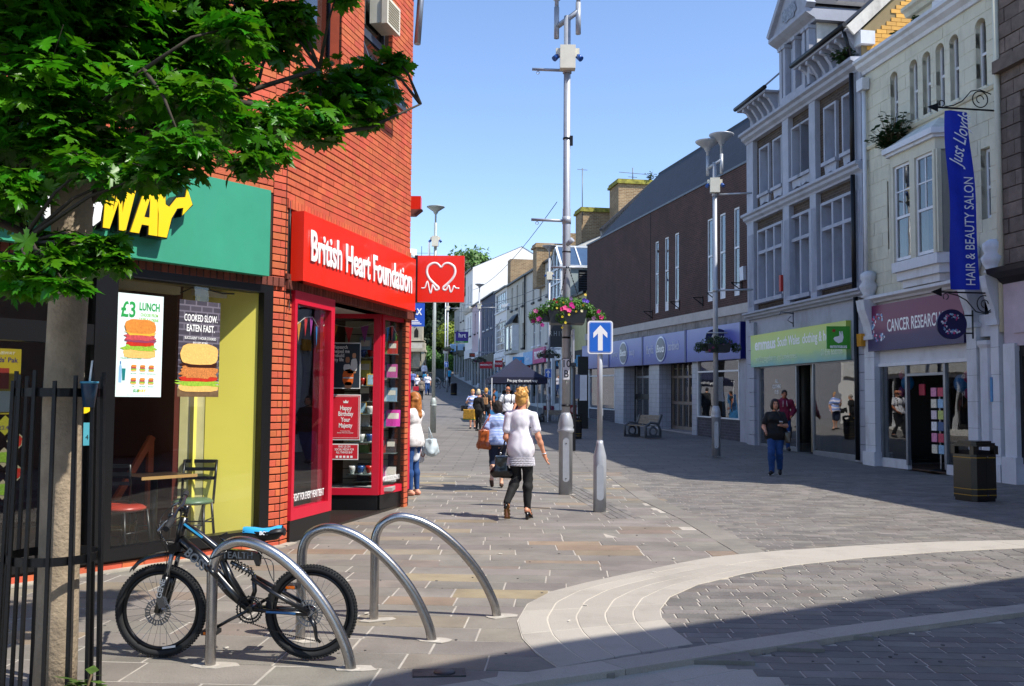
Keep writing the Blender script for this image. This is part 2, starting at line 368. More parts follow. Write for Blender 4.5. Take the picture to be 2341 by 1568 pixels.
def nets(V, lo, h):
    sgn = V < 0; nx, ny, nz = V.shape
    c = [(i, j, k) for i in (0, 1) for j in (0, 1) for k in (0, 1)]
    sub = lambda A, o: A[o[0]:nx-1+o[0], o[1]:ny-1+o[1], o[2]:nz-1+o[2]]
    cnt = sum(sub(sgn, o).astype(np.int8) for o in c); act = (cnt > 0) & (cnt < 8)
    idx = -np.ones(act.shape, int); ci = np.argwhere(act); idx[act] = np.arange(len(ci))
    acc = np.zeros((len(ci), 3)); num = np.zeros(len(ci))
    for a in c:
        for ax in range(3):
            if a[ax]: continue
            b = list(a); b[ax] = 1
            va = V[ci[:, 0]+a[0], ci[:, 1]+a[1], ci[:, 2]+a[2]]; vb = V[ci[:, 0]+b[0], ci[:, 1]+b[1], ci[:, 2]+b[2]]
            m = (va < 0) != (vb < 0); t = np.where(m, va/np.where(m, va-vb, 1), 0)
            p = np.tile(np.array(a, float), (len(ci), 1)); p[:, ax] += t; acc[m] += p[m]; num += m
    verts = lo+h*(ci+acc/np.maximum(num, 1)[:, None]); faces = []
    for ax in range(3):
        o1, o2 = [(1, 2), (2, 0), (0, 1)][ax]
        A = sgn; sl0 = [slice(1, -1)]*3; sl1 = [slice(1, -1)]*3; sl0[ax] = slice(0, -1); sl1[ax] = slice(1, None)
        a = A[tuple(sl0)]; b = A[tuple(sl1)]; off = np.array([1, 1, 1]); off[ax] = 0
        for flip in (False, True):
            e = np.argwhere((a & ~b) if not flip else (~a & b))+off
            if not len(e): continue
            q = []
            for d1, d2 in ((0, 0), (-1, 0), (-1, -1), (0, -1)):
                cc = e.copy(); cc[:, o1] += d1; cc[:, o2] += d2; q.append(idx[cc[:, 0], cc[:, 1], cc[:, 2]])
            q = np.stack(q, 1); faces.append(q[:, ::-1] if not flip else q)
    F = np.concatenate(faces) if faces else np.zeros((0, 4), int)
    F = F[(F >= 0).all(1)]
    return verts, F[:, ::-1] if False else F
def sdf_obj(name, prims, h, mat, parent, label=None, pad=.06):
    V, lo = field(prims, h, pad); v, f = nets(V, lo, h)
    me = bpy.data.meshes.new(name); me.from_pydata(v.tolist(), [], f.tolist()); me.polygons.foreach_set('use_smooth', [True]*len(me.polygons)); me.update()
    me.materials.append(mat); o = link(bpy.data.objects.new(name, me)); o.parent = parent
    if label: o['label'] = label
    return o
def rotz3(a): return np.array([[math.cos(a), -math.sin(a), 0], [math.sin(a), math.cos(a), 0], [0, 0, 1]])
SKIN = M('skin', '#c98b6c', .5, var=.06, vs=20); SKIND = M('tanned skin', '#b5714f', .5, var=.06, vs=20)
def hand(wr, dirv, side, h, curl=.5):
    """palm, thumb and four fingers hanging from the wrist along dirv"""
    d = np.array(dirv, float); d /= np.linalg.norm(d); f = np.array([0, 1., 0]); f -= d*(f@d); f /= np.linalg.norm(f)+1e-9; n = np.cross(d, f)*side  # n: palm's normal, towards the body
    wr = np.array(wr, float); pm = wr+d*.045
    pr = [('c', wr, wr+d*.02, .026, .027, .02)]
    for i, t in enumerate((-.027, -.009, .009, .026)):
        a = wr+d*.035+f*t*.7; b = wr+d*.09+f*t; pr.append(('c', a, b, .016, .012, .015))
        ln = (.062, .073, .07, .055)[3-i]; m = b+d*ln*.5+n*-.008; e = m+d*ln*.45*(1-curl*.5)+n*(-.028*curl)
        r = max(.0088, h*.62); pr += [('c', b, m, r, r, .006), ('c', m, e, r, r*.85, .004)]
    t0 = wr+d*.03+f*.022; t1 = wr+d*.07+f*.05-n*.012; t2 = wr+d*.098+f*.052-n*.022; r = max(.0105, h*.65)
    pr += [('c', t0, t1, .014, r, .01), ('c', t1, t2, r, r*.85, .005)]
    return pr
def person(label, loc, face, H=1.70, fem=True, pose=None, h=.014, skin=None, fat=1., name='person', group=None, head_turn=0, feet='shoe', hairfn=None, facef=True, lean=0.):
    """face: direction the figure looks, radians from +y towards +x. Returns (root, dict of joints, scale)"""
    t = thing(name, label, 'person', (loc[0], loc[1], loc[2]), -face, group)
    J = dict(pel=(0, 0, .93), waist=(0, 0, 1.07), chest=(0, .0, 1.27), neck=(0, -.01, 1.46), head=(0, .015, 1.61),
             shL=(-.158, -.01, 1.37), shR=(.158, -.01, 1.37), elL=(-.22, -.03, 1.12), elR=(.22, -.03, 1.12), wrL=(-.23, .04, .88), wrR=(.23, .04, .88),
             hipL=(-.085, 0, .90), hipR=(.085, 0, .90), knL=(-.09, .02, .50), knR=(.09, .02, .50), anL=(-.09, -.02, .08), anR=(.09, -.02, .08), toL=(-.11, .13, .03), toR=(.11, .13, .03))
    if not fem:
        J.update(shL=(-.18, -.01, 1.385), shR=(.18, -.01, 1.385), elL=(-.25, -.03, 1.12), elR=(.25, -.03, 1.12), wrL=(-.26, .04, .87), wrR=(.26, .04, .87))
    if pose: J.update(pose)
    if lean:
        for k in ('waist', 'chest', 'neck', 'head', 'shL', 'shR'): x, y, z = J[k]; J[k] = (x, y+lean*(z-.93), z)
    s = H/1.74; J = {k: np.array(v, float)*s for k, v in J.items()}
    t['_s'] = s
    del t['_s']
    J['s'] = s; J['fat'] = fat; J['fem'] = fem; J['turn'] = head_turn
    p = body_prims(J, h)
    sdf_obj('body', p, h, skin or SKIN, t)
    if facef: face_parts(t, J)
    return t, J
def arm(J, sd, ex=0., upto='wr', k=.03):
    s = J['s']; S_ = J['sh'+sd]; E = J['el'+sd]; W = J['wr'+sd]; f = .5+.5*J['fat']; g = 1. if J['fem'] else 1.15
    p = [('c', S_, E, (.048*f*g+ex)*s, (.036*f*g+ex)*s, k)]
    if upto == 'sleeve': e = S_+(E-S_)*.62; return [('c', S_, e, (.044*f*g+ex)*s, (.046*f*g+ex)*s, .02)]
    if upto == 'wr': m = E+(W-E)*.35; p += [('c', E, m, (.036*f*g+ex)*s, (.035*f*g+ex)*s, k), ('c', m, W, (.035*f*g+ex)*s, (.023*g+ex)*s, k)]
    return p
def leg(J, sd, ex=0., upto='an', wide=0., k=.03):
    s = J['s']; H_ = J['hip'+sd]; K = J['kn'+sd]; A = J['an'+sd]; f = .6+.4*J['fat']
    p = [('c', H_, K, (.083*f+ex)*s, (.05*f+ex+wide*.3)*s, k)]
    if upto == 'kn': e = K+(A-K)*.2; p += [('c', K, e, (.05*f+ex)*s, (.05*f+ex)*s, k)]
    if upto == 'an':
        m = K+(A-K)*.3+np.array([0, -.012, 0])*s
        p += [('c', K, m, (.048*f+ex+wide*.3)*s, (.051*f+ex+wide*.5)*s, k), ('c', m, A, (.05*f+ex+wide*.5)*s, (.029+ex+wide)*s, k)]
    return p
def torso(J, ex=0., hipx=0., k=.05, low=True):
    s = J['s']; f = J['fat']; c = J['chest']; w_ = J['waist']; pl = J['pel']; fem = J['fem']
    shd = (J['shR']-J['shL']); an = math.atan2(shd[1], shd[0]); R = rotz3(an)
    p = [('e', c+np.array([0, .0, .02])*s, np.array([.135*f+ex if fem else .155*f+ex, .1*f+ex, .17])*s, k*s, R),
         ('c', J['neck']-np.array([0,.0,.055])*s, J['shL'], (.056+ex)*s, (.044+ex)*s, .03*s), ('c', J['neck']-np.array([0,.0,.055])*s, J['shR'], (.056+ex)*s, (.044+ex)*s, .03*s),
         ('e', w_, np.array([(.12 if fem else .14)*f+ex, .095*f+ex, .15])*s, k*s, R)]
    if low: p += [('e', pl, np.array([(.155 if fem else .145)*f+ex+hipx, .115*f+ex+hipx*.6, .13])*s, k*s), ('e', pl+np.array([0, -.03, -.03])*s, np.array([.14*f+ex+hipx, .1*f+ex, .1])*s, k*s)]
    if fem: p += [('e', c+R@np.array([sx_*.065, .075*f, .0])*s, np.array([.062+ex, .06+ex, .065])*s, .03*s) for sx_ in (-1, 1)]
    return p
def body_prims(J, h):
    s = J['s']; hd = J['head']; nk = J['neck']; R = rotz3(-J['turn']); P_ = lambda x, y, z: hd+R@(np.array([x, y, z])*s)
    p = torso(J)+[('c', nk-np.array([0, 0, .05])*s, P_(0, -.015, -.06), .055*s, .052*s, .03*s)]
    p += [('e', P_(0, -.012, .035), np.array([.074, .092, .088])*s, .03*s, R), ('e', P_(0, .02, -.045), np.array([.058, .07, .068])*s, .03*s, R),
          ('e', P_(0, .045, -.085), np.array([.03, .03, .022])*s, .03*s, R), ('c', P_(0, .085, .0), P_(0, .1, -.03), .009*s, .014*s, .012*s)]
    for sx_ in (-1, 1): p += [('e', P_(sx_*.076, -.01, -.01), np.array([.012, .022, .032])*s, .008*s, R)]
    for sd in 'LR':
        p += arm(J, sd); d = J['wr'+sd]-J['el'+sd]; p += hand(J['wr'+sd], d, -1 if sd == 'R' else 1, h)
        p += leg(J, sd); A = J['an'+sd]; T = J['to'+sd]; he = A+(A-T)*.28; he[2] = min(A[2]-.04*s, he[2])
        p += [('c', A, A-np.array([0, 0, .03])*s, .031*s, .034*s, .02), ('c', he, T, .032*s, .027*s, .02), ('c', A, T+np.array([0, 0, .01]), .03*s, .022*s, .03)]
    return p
def face_parts(t, J):
    s = J['s']; hd = J['head']; R = rotz3(-J['turn']); P_ = lambda x, y, z: tuple(hd+R@(np.array([x, y, z])*s))
    for sx_ in (-1, 1):
        obj('eye', B().ball(P_(sx_*.031, .078, .004), .0125*s, 8, (1.1, .8, .62)), M('eye white', '#b9aea6', .3), t)
        b = B().tube([P_(sx_*.05, .07, .024), P_(sx_*.033, .083, .029), P_(sx_*.016, .086, .024)], .0045*s, 5); obj('eyebrow', b, M('brow hair', '#3a2a20', .8), t)
        obj('pupil', B().ball(P_(sx_*.031, .087, .004), .006*s, 6), M('pupil', '#120d0a', .2), t)
    b = B().tube([P_(-.024, .083, -.052), P_(-.01, .093, -.049), P_(.01, .093, -.049), P_(.024, .083, -.052)], [.003*s, .007*s, .007*s, .003*s], 6)
    obj('mouth', b, M('lips', '#8f4a42', .5), t)
def hair(t, J, mat, kind='short', h=.012, amp=.006):
    s = J['s']; hd = J['head']; R = rotz3(-J['turn']); P_ = lambda x, y, z: hd+R@(np.array([x, y, z])*s)
    p = [('e', P_(0, -.022, .046), np.array([.088, .098, .095])*s, .02, R)]
    if kind in ('short', 'man'): p += [('e', P_(0, -.05, -.01), np.array([.078, .07, .085 if kind == 'short' else .06])*s, .03, R)]
    if kind == 'crop': p = [('e', P_(0, -.018, .04), np.array([.081, .098, .091])*s, .02, R), ('e', P_(0, -.05, .0), np.array([.074, .06, .06])*s, .02, R)]
    if kind in ('bob', 'puff'): p += [('e', P_(0, -.045, -.03), np.array([.098, .085, .115])*s, .03, R), ('e', P_(.07, 0, -.03), np.array([.03, .05, .08])*s, .02, R), ('e', P_(-.07, 0, -.03), np.array([.03, .05, .08])*s, .02, R)]
    if kind == 'long': p += [('c', P_(0, -.06, 0), P_(0, -.1, -.27), .08*s, .06*s, .04), ('c', P_(.07, -.02, -.02), P_(.09, -.03, -.22), .035*s, .03*s, .03), ('c', P_(-.07, -.02, -.02), P_(-.09, .0, -.24), .035*s, .03*s, .03)]
    if amp: p += [('n', amp*s, 38/s, 1.)]
    p += [('-', ('e', P_(0, .085, -.03), np.array([.063, .075, .088])*s, 0, R))]
    return sdf_obj('hair', p, h, mat, t)
def top(t, J, mat, h=.014, ex=.014, sleeve='sleeve', hem=.86, neck=1.47, name='top', folds=.004, hipx=.0, label=None, extra=()):
    s = J['s']; p = torso(J, ex, hipx)+[('c', J['neck']-np.array([0, 0, .06])*s, J['neck']-np.array([0, 0, .02])*s, (.06+ex)*s, (.05+ex)*s, .03)]
    f = J['fat']; p.append(('e', J['pel']+np.array([0, -.012, .0])*s, np.array([.15*f+ex+hipx, .115*f+ex, .30])*s, .05*s))
    for sd in 'LR':
        if sleeve: p += arm(J, sd, ex+.004, 'sleeve' if sleeve == 'sleeve' else 'wr')
    p += list(extra)
    if folds: p += [('n', folds, 24., 0.)]
    p += [('p', (0, 0, hem*s), (0, 0, 1)), ('p', (0, 0, neck*s), (0, .15, -.99))]
    return sdf_obj(name, p, h, mat, t, label)
def trousers(t, J, mat, h=.014, ex=.012, upto='an', wide=.0, waist=1.0, name='trousers', folds=.003, hemz=None):
    s = J['s']; p = [('e', J['pel'], np.array([(.155 if J['fem'] else .145)*J['fat']+ex, .115*J['fat']+ex, .13])*s, .04), ('e', J['pel']+np.array([0, -.03, -.03])*s, np.array([.14*J['fat']+ex, .1*J['fat']+ex, .1])*s, .04)]
    for sd in 'LR': p += leg(J, sd, ex, upto, wide)
    if folds: p += [('n', folds, 26., 2.)]
    p += [('p', (0, 0, waist*s), (0, 0, -1))]
    if hemz: p += [('p', (0, 0, hemz*s), (0, 0, 1))]
    return sdf_obj(name, p, h, mat, t)
def shoes(t, J, mat, h=.012, ex=.008, low=.0, name='shoe', sole=None):
    s = J['s']
    for sd in 'LR':
        A = J['an'+sd]; T = J['to'+sd]; he = A+(A-T)*.28; he[2] = min(A[2]-.04*s, he[2])
        p = [('c', he, T, (.036+ex)*s, (.032+ex)*s, .02), ('c', A-np.array([0, 0, .02]), T, (.03+ex)*s, (.024+ex)*s, .03)]
        sdf_obj(name, p, h, mat, t)
        if sole:
            d = (T-he); obj('sole', B().bar(he+np.array([0, 0, -.034*s]), T+np.array([0, 0, -.03*s]), .085*s, .02*s), sole, t)
# walking pose helper: right leg ahead if ph > 0
def walk(ph=1., st=.16, lift=.0):
    a, b = ('R', 'L') if ph > 0 else ('L', 'R')
    q = {'hip'+a: (.085 if a == 'R' else -.085, .01, .9), 'kn'+a: (.08 if a == 'R' else -.08, .12+st*.3, .51), 'an'+a: (.08 if a == 'R' else -.08, st, .09), 'to'+a: (.1 if a == 'R' else -.1, st+.15, .045),
         'kn'+b: (.08 if b == 'R' else -.08, .02, .5), 'an'+b: (.08 if b == 'R' else -.08, -st-.06, .14+lift), 'to'+b: (.09 if b == 'R' else -.09, -st+.04, .035)}
    return q
# ------------------------------------------------------------------ ground
def struct(name, b, mat, parent=None): return obj(name, b, mat, parent, kind='structure' if parent is None else None)
STONE = M('grey sandstone flag', '#79736b', .74, var=.2, vs=1.6, bump=.5, bs=60, piece=.13, hue=.02, alt=('#86765f', .22), stain=.4, stcol=(.06, .055, .05))
SETT = M('dark stone sett', '#706b65', .66, var=.24, vs=2.2, bump=.6, bs=50, piece=.22, hue=.02, alt=('#726a60', .3), stain=.4, stcol=(.05, .045, .04))
MORT = M('pale mortar', '#a8a196', .9, var=.25, vs=4, bump=.3, stain=.4, stcol=(.08, .075, .07))
GRAN = M('pale granite', '#a19b90', .8, var=.16, vs=120, bump=.25, bs=160, piece=.09, stain=.45, stcol=(.16, .145, .12))
b = B(); ys = [-60, -10, 8, 20, 28, 36, 46, 60, 72, 86, 100, 112, 140, 200, 400]; k0 = 0
for y in ys:
    for x in (-300, -30, 30, 300): b.v.append((x, y, gz(y)-(.085 if y <= 20 else .03 if y < 30 else 0)))
for i in range(len(ys)-1):
    for j in range(3): a = i*4+j; b.f.append((a, a+1, a+5, a+4)); b.sm.append(False)
FARP = brick_mat('far paving', '#716c67', '#66625d', '#57534f', .9, .38, .02, .8, .25, .15)
n = FARP.node_tree.nodes; L = FARP.node_tree.links   # lay the pattern flat on the ground
for l_ in list(L):
    if l_.to_node.type == 'COMBXYZ': L.remove(l_)
sp = [x for x in n if x.type == 'SEPXYZ'][0]; cb = [x for x in n if x.type == 'COMBXYZ'][0]
L.new(sp.outputs['X'], cb.inputs['X']); L.new(sp.outputs['Y'], cb.inputs['Y'])
struct('ground', b, FARP)
def sheet(pts, z, mat, name, z0=None):
    b = B().prism(pts, z if z0 is None else z0, z, 'xy'); return b
def inpoly(x, y, poly):
    c = False; n_ = len(poly)
    for i in range(n_):
        x1, y1 = poly[i]; x2, y2 = poly[i-1]
        if (y1 > y) != (y2 > y) and x < (x2-x1)*(y-y1)/(y2-y1)+x1: c = not c
    return c
def clip_half(poly, p, nrm):
    out = []
    for i in range(len(poly)):
        a = poly[i-1]; c = poly[i]; da = (a[0]-p[0])*nrm[0]+(a[1]-p[1])*nrm[1]; dc = (c[0]-p[0])*nrm[0]+(c[1]-p[1])*nrm[1]
        if (da >= 0) != (dc >= 0): t = da/(da-dc); out.append((a[0]+(c[0]-a[0])*t, a[1]+(c[1]-a[1])*t))
        if dc >= 0: out.append(c)
    return out
def piece(poly, z, th=.03, tilt=.0015):
    b = B(); n_ = len(poly); cx_ = sum(p[0] for p in poly)/n_; cy_ = sum(p[1] for p in poly)/n_
    a_, c_ = random.uniform(-tilt, tilt), random.uniform(-tilt, tilt); dz = random.uniform(-.001, .001)
    tz = lambda p: z+dz+a_*(p[0]-cx_)*4+c_*(p[1]-cy_)*4
    ch = .004; inn = [(p[0]+(cx_-p[0])*ch/max(.02, math.hypot(cx_-p[0], cy_-p[1])), p[1]+(cy_-p[1])*ch/max(.02, math.hypot(cx_-p[0], cy_-p[1]))) for p in poly]
    vs = [(p[0], p[1], tz(p)) for p in inn]+[(p[0], p[1], tz(p)-ch) for p in poly]+[(p[0], p[1], z-th) for p in poly]
    fs = [tuple(range(n_))]+[(i, i+n_, (i+1) % n_+n_, (i+1) % n_) for i in range(n_)]+[(i+n_, i+2*n_, (i+1) % n_+2*n_, (i+1) % n_+n_) for i in range(n_)]
    return b.add(vs, fs)
def pave(name, pc, parent, polys, mat, z, n_obj=300, key=None):
    polys = [p for p in polys if len(p) > 2]
    def size(p):
        cy_ = sum(q[1] for q in p)/len(p); cx_ = sum(q[0] for q in p)/len(p)
        ar = abs(sum(p[i-1][0]*p[i][1]-p[i][0]*p[i-1][1] for i in range(len(p))))/2
        vis = abs(cx_) < .56*cy_+.2 and cy_ > 3.6
        return -(ar/max(cy_, 1)**3)*(1 if vis else .001)
    polys.sort(key=size); rest = B()
    for i, p in enumerate(polys):
        q = piece(p, z)
        if i < n_obj: obj(pc, q, mat, parent)
        else: rest.add(q.v, q.f)
    if rest.v: obj('further_'+pc, rest, mat, parent, kind='stuff')
def course_polys(x0, x1, y0, y1, ang, row, ln, lnv, gap, o=(0, 0), rowv=0.):
    """rows of rectangular stones in a frame turned by ang"""
    out = []; ca, sa = math.cos(ang), math.sin(ang); y = y0; r = 0
    while y < y1:
        h = row*(1+random.uniform(-rowv, rowv)); x = x0+random.uniform(0, ln)
        while x < x1:
            L_ = ln*(1+random.uniform(-lnv, lnv)); p = [(x, y), (x+L_, y), (x+L_, y+h), (x, y+h)]
            out.append([(o[0]+a*ca-c*sa, o[1]+a*sa+c*ca) for a, c in p]); x += L_+gap
        y += h+gap; r += 1
    return out
outer = [(7.4,11.1),(5.87,10.96),(4.8,10.78),(3.78,10.44),(2.8,10.04),(2.04,9.62),(1.57,9.18),(1.06,8.66),(.65,8.22),(.33,7.82),(.13,7.34),(.05,6.78),(.08,6.3),(.16,5.94),(.28,5.62)]
inner = [(7.2,10.52),(5.54,10.36),(4.47,10.04),(3.47,9.6),(2.7,9.16),(2.14,8.72),(1.59,8.16),(1.27,7.64),(1.12,7.18),(1.09,6.92),(1.11,6.58),(1.17,6.18)]
ktop = [(-1.6,4.55),(-.23,5.32),(.27,5.6),(1.03,6.02),(2.04,6.56),(2.86,6.96),(3.98,7.46),(6.5,8.5)]
klow = [(-1.4,4.3),(.12,5.34),(.52,5.5),(.99,5.76),(2.21,6.4),(3.04,6.8),(3.84,7.18),(6.6,8.28)]
# mortar beds
bed = thing('footway_bedding', None, None, kind='structure');
obj('mortar_bed', B().prism([(-14,-6),(-1.4,4.3),(.12,5.34),(.99,5.76),(2.21,6.4),(3.84,7.18),(6.6,8.28),(16,12),(16,20.74),(-14,20.74)], -.07, -.003, 'xy'), MORT, bed)
obj('mortar_bed', B().prism([(-1.4,4.28),(.12,5.32),(.99,5.74),(2.21,6.38),(3.84,7.16),(6.6,8.26),(16,11.98),(16,-6),(-1.4,-6)], -.08, -.029, 'xy'), MORT, bed)
# flagstones
def below_wall(x, y): return True
fl = thing('flagstone_footway', None, None, kind='structure')
bnd = [(2.2,21),(2.28,15.2),(2.42,12.8),(2.45,11.2),(2.5,9.3)]
def right_of_bnd(x, y): return x > float(np.interp(y, [9.3, 11.2, 12.8, 15.2, 21], [2.5, 2.45, 2.42, 2.28, 2.2]))
def keep_flag(p):
    cx_ = sum(q[0] for q in p)/len(p); cy_ = sum(q[1] for q in p)/len(p)
    if cx_ < -6.5 or right_of_bnd(cx_, cy_) or cy_ > 20.9: return False
    if abs(cx_) > .56*cy_+1.6: return False
    if inpoly(cx_, cy_, inner+[(4,7.6),(7,9)]) or all(inpoly(q[0], q[1], outer+[(1.17,6.18),(3,9)]) for q in p): return False
    if cy_ < np.interp(cx_, [p_[0] for p_ in ktop], [p_[1] for p_ in ktop])-.12: return False
    if (cx_+2.45)*1 - (cy_-10.15)*.747 < -.9 and cy_ < 10.5: return False
    return True
pl = []
for blk in (dict(a=-.06, x=(-8, 5), y=(2.5, 9.0), row=.33, ln=.62), dict(a=.015, x=(-7, 5), y=(9.02, 20.9), row=.30, ln=.68)):
    pl += [p for p in course_polys(*blk['x'], *blk['y'], blk['a'], blk['row'], blk['ln'], .3, .011, rowv=.12) if keep_flag(p)]
pave('footway', 'flagstone', fl, pl, STONE, 0)
# small setts
st = thing('sett_paving', None, None, kind='structure')
def keep_sett(p):
    cx_ = sum(q[0] for q in p)/len(p); cy_ = sum(q[1] for q in p)/len(p)
    if not right_of_bnd(cx_, cy_) or abs(cx_) > .56*cy_+.5 or cy_ > 20.9: return False
    if cy_ < float(np.interp(cx_, [p_[0] for p_ in reversed(outer[:8])], [p_[1] for p_ in reversed(outer[:8])]))-.25: return False
    return True
pave('setts', 'stone_sett', st, [p for p in course_polys(1, 13, 8.8, 20.9, .03, .11, .24, .25, .009, rowv=.1) if keep_sett(p)], SETT, 0)
stripe = B();
# the diagonal strip of small setts through the flags, and the edging course of the sett field
es = thing('edging_course', None, None, kind='structure')
for (ax, ay, bx, by, wd, ln, mat, nm) in ((2.17, 20.6, 2.2, 15.2, .32, .8, STONE, 'edging_stone'), (2.2, 15.2, 2.40, 12.8, .32, .8, STONE, 'edging_stone'), (2.40, 12.8, 2.5, 9.45, .32, .8, STONE, 'edging_stone'),
                                      (.55, 20.5, 1.37, 12.7, .1, .21, SETT, 'stone_sett'), (.66, 20.5, 1.48, 12.7, .1, .21, SETT, 'stone_sett'), (.77, 20.5, 1.59, 12.7, .1, .21, SETT, 'stone_sett'), (.88, 20.5, 1.70, 12.7, .1, .21, SETT, 'stone_sett')):
    d = Vector((bx-ax, by-ay)); L_ = d.length; d.normalize(); n_ = Vector((-d.y, d.x)); k = random.uniform(-ln, 0)
    while k < L_-.02:
        a_ = max(k, 0); c_ = min(k+ln, L_)
        if c_-a_ > .05:
            q = [Vector((ax, ay))+d*a_-n_*wd/2, Vector((ax, ay))+d*c_-n_*wd/2, Vector((ax, ay))+d*c_+n_*wd/2, Vector((ax, ay))+d*a_+n_*wd/2]
            obj(nm, piece([tuple(v) for v in reversed(q)] if d.cross(n_) < 0 else [tuple(v) for v in q], .005), mat, es)
        k += ln+.01
# granite band
gb = thing('granite_band', None, None, kind='structure')
def resample(pl_, n_):
    P = [Vector(p) for p in pl_]; d = [0]
    for a_, c_ in zip(P, P[1:]): d.append(d[-1]+(c_-a_).length)
    ts = np.linspace(0, d[-1], n_); return [(float(np.interp(t, d, [p.x for p in P])), float(np.interp(t, d, [p.y for p in P]))) for t in ts]
obj('granite_bed', B().prism(outer+[(.9,6.05)]+list(reversed(inner)), -.006, .0055, 'xy'), M('pale joint', '#bdb5a6', .9, var=.1), gb)
cuts = [0, .19, .36, .5, .6, .69, .78, .86, .93, 1]; N = 91; ro_ = resample(outer, N); ri_ = resample(inner, N)
for a_, c_ in zip(cuts, cuts[1:]):
    i0, i1 = int(a_*(N-1)), int(c_*(N-1)); lanes = 1 if c_ <= .5 else 2 if c_ <= .6 else 5
    for l_ in range(lanes):
        f0, f1 = l_/lanes, (l_+1)/lanes; mixp = lambda i, f: (ro_[i][0]+(ri_[i][0]-ro_[i][0])*f, ro_[i][1]+(ri_[i][1]-ro_[i][1])*f)
        idx = sorted(set([i0, i1]+[round(i0+(i1-i0)*t/6) for t in range(7)]))
        if len(idx) < 2: continue
        e = .004; q = [mixp(i, f0+(e if lanes > 1 else 0)) for i in idx]+[mixp(i, f1-(e if lanes > 1 else 0)) for i in reversed(idx)]
        cx_ = sum(p[0] for p in q)/len(q); cy_ = sum(p[1] for p in q)/len(q)
        q = [(cx_+(p[0]-cx_)*.993, cy_+(p[1]-cy_)*.993) for p in q]
        ar = sum(q[i-1][0]*q[i][1]-q[i][0]*q[i-1][1] for i in range(len(q)))
        obj('granite_slab', piece(q if ar > 0 else list(reversed(q)), .008, .02, 0), GRAN, gb)
# kerb line
kb = thing('granite_kerb', None, None, kind='structure'); nk = 12; kt = resample(ktop, nk); kl = resample(klow, nk)
for i in range(nk-1):
    q = [kl[i], kl[i+1], kt[i+1], kt[i]]; cx_ = sum(p[0] for p in q)/4; cy_ = sum(p[1] for p in q)/4
    q = [(cx_+(p[0]-cx_)*.992, cy_+(p[1]-cy_)*.992) for p in q]; obj('kerb_stone', piece(q, .011, .06, .0005), GRAN, kb)
# setts inside the loop
lp = thing('loop_paving', None, None, kind='structure')
loop = inner+[(1.25,6.2),(2.04,6.6),(2.86,7.0),(3.98,7.5),(6.5,8.55),(7.3,10.4)]
big_loop = [(4+(x-4)*1.07, 8.6+(y-8.6)*1.1) for x, y in loop]
def keep_loop(p): cx_ = sum(q[0] for q in p)/4; cy_ = sum(q[1] for q in p)/4; return inpoly(cx_, cy_, big_loop) and cy_ > np.interp(cx_, [q[0] for q in ktop], [q[1] for q in ktop])-.08
pave('loop', 'stone_sett', lp, [p for p in course_polys(-1, 8, 4.5, 11.6, -.02, .125, .25, .25, .013, rowv=.1) if keep_loop(p)], SETT, .0025)
# carriageway below the kerb
cw = thing('carriageway', None, None, kind='structure')
def keep_cw(p):
    cx_ = sum(q[0] for q in p)/4; cy_ = sum(q[1] for q in p)/4
    top_ = float(np.interp(cx_, [q[0] for q in klow], [q[1] for q in klow]))
    return cy_ < top_+.03 and cy_ > 3.2 and cx_ < .56*cy_+1.2 and cx_ > -1.5 and cx_ > 1.28+(5.85-cy_)*.5
pave('carriageway', 'stone_sett', cw, [p for p in course_polys(-2, 9, 1.5, 11, -.04, .135, .27, .25, .013, rowv=.1) if keep_cw(p)], SETT, -.024)
def keep_pale(p):
    cx_ = sum(q[0] for q in p)/4; cy_ = sum(q[1] for q in p)/4
    return cy_ < float(np.interp(cx_, [q[0] for q in klow], [q[1] for q in klow]))+.02 and cy_ > 3.2 and -1.6 < cx_ < .56*cy_+1 and cx_ <= 1.33+(5.85-cy_)*.5
for p in [p for p in course_polys(-3, 8, 1, 8, .56, .34, .62, .1, .008) if keep_pale(p)]: obj('granite_slab', piece(p, -.0265, .02, .0005), GRAN, cw)
# small cast cover in the flags
mc = thing('drain_cover', 'small rusty square drain cover with a round lid set in the flagstones by the kerb', 'drain cover', (-.40, 5.5, .003), .1)
RUST = M('worn iron', '#454340', .55, .6, var=.3, vs=30, bump=.4)
obj('frame', B().box(-.15, .15, -.075, .075, -.01, .004), RUST, mc)
obj('lid', B().lathe([(.0, .012), (.055, .012), (.062, .008), (.064, .0)], 20, (.03, -.005, 0)), M('dark lid', '#2b2a2c', .45, .5), mc)
# hoop footings, dirt scraps
def patch(name, x, y, w_, d_, rot, mat, z=.004, parent=None):
    pts = []
    for i in range(9):
        t = 2*PI*i/9; r = 1+random.uniform(-.25, .25); pts.append((x+(w_*math.cos(t)*r)*math.cos(rot)-(d_*math.sin(t)*r)*math.sin(rot), y+(w_*math.cos(t)*r)*math.sin(rot)+(d_*math.sin(t)*r)*math.cos(rot)))
    return B().prism(pts, z-.004, z, 'xy')
foot = thing('mortar_patches', None, None, kind='structure')
for (x, y) in ((-1.74,5.62),(-.91,5.58),(-1.35,6.22),(-.5,6.24),(-.96,6.8),(-.09,6.94),(.93,15.9),(1.25,13.45)):
    obj('mortar_patch', patch('m', x+.03, y, .12, .07, random.uniform(-.4, .4), MORT, .005), MORT, foot)
bt = B()
for i in range(26):
    x, y = random.uniform(-2.5, 4), random.uniform(5.0, 14); r = random.uniform(0, PI)
    bt.obox((x, y, .012), (math.cos(r)*.018, math.sin(r)*.018, 0), (-math.sin(r)*.005, math.cos(r)*.005, 0), (0, 0, .003))
tag(obj('litter_scraps', bt, M('litter', '#cfc8ba', .8), kind='stuff'), 'pale scraps of litter scattered over the stone paving')
gm = B()
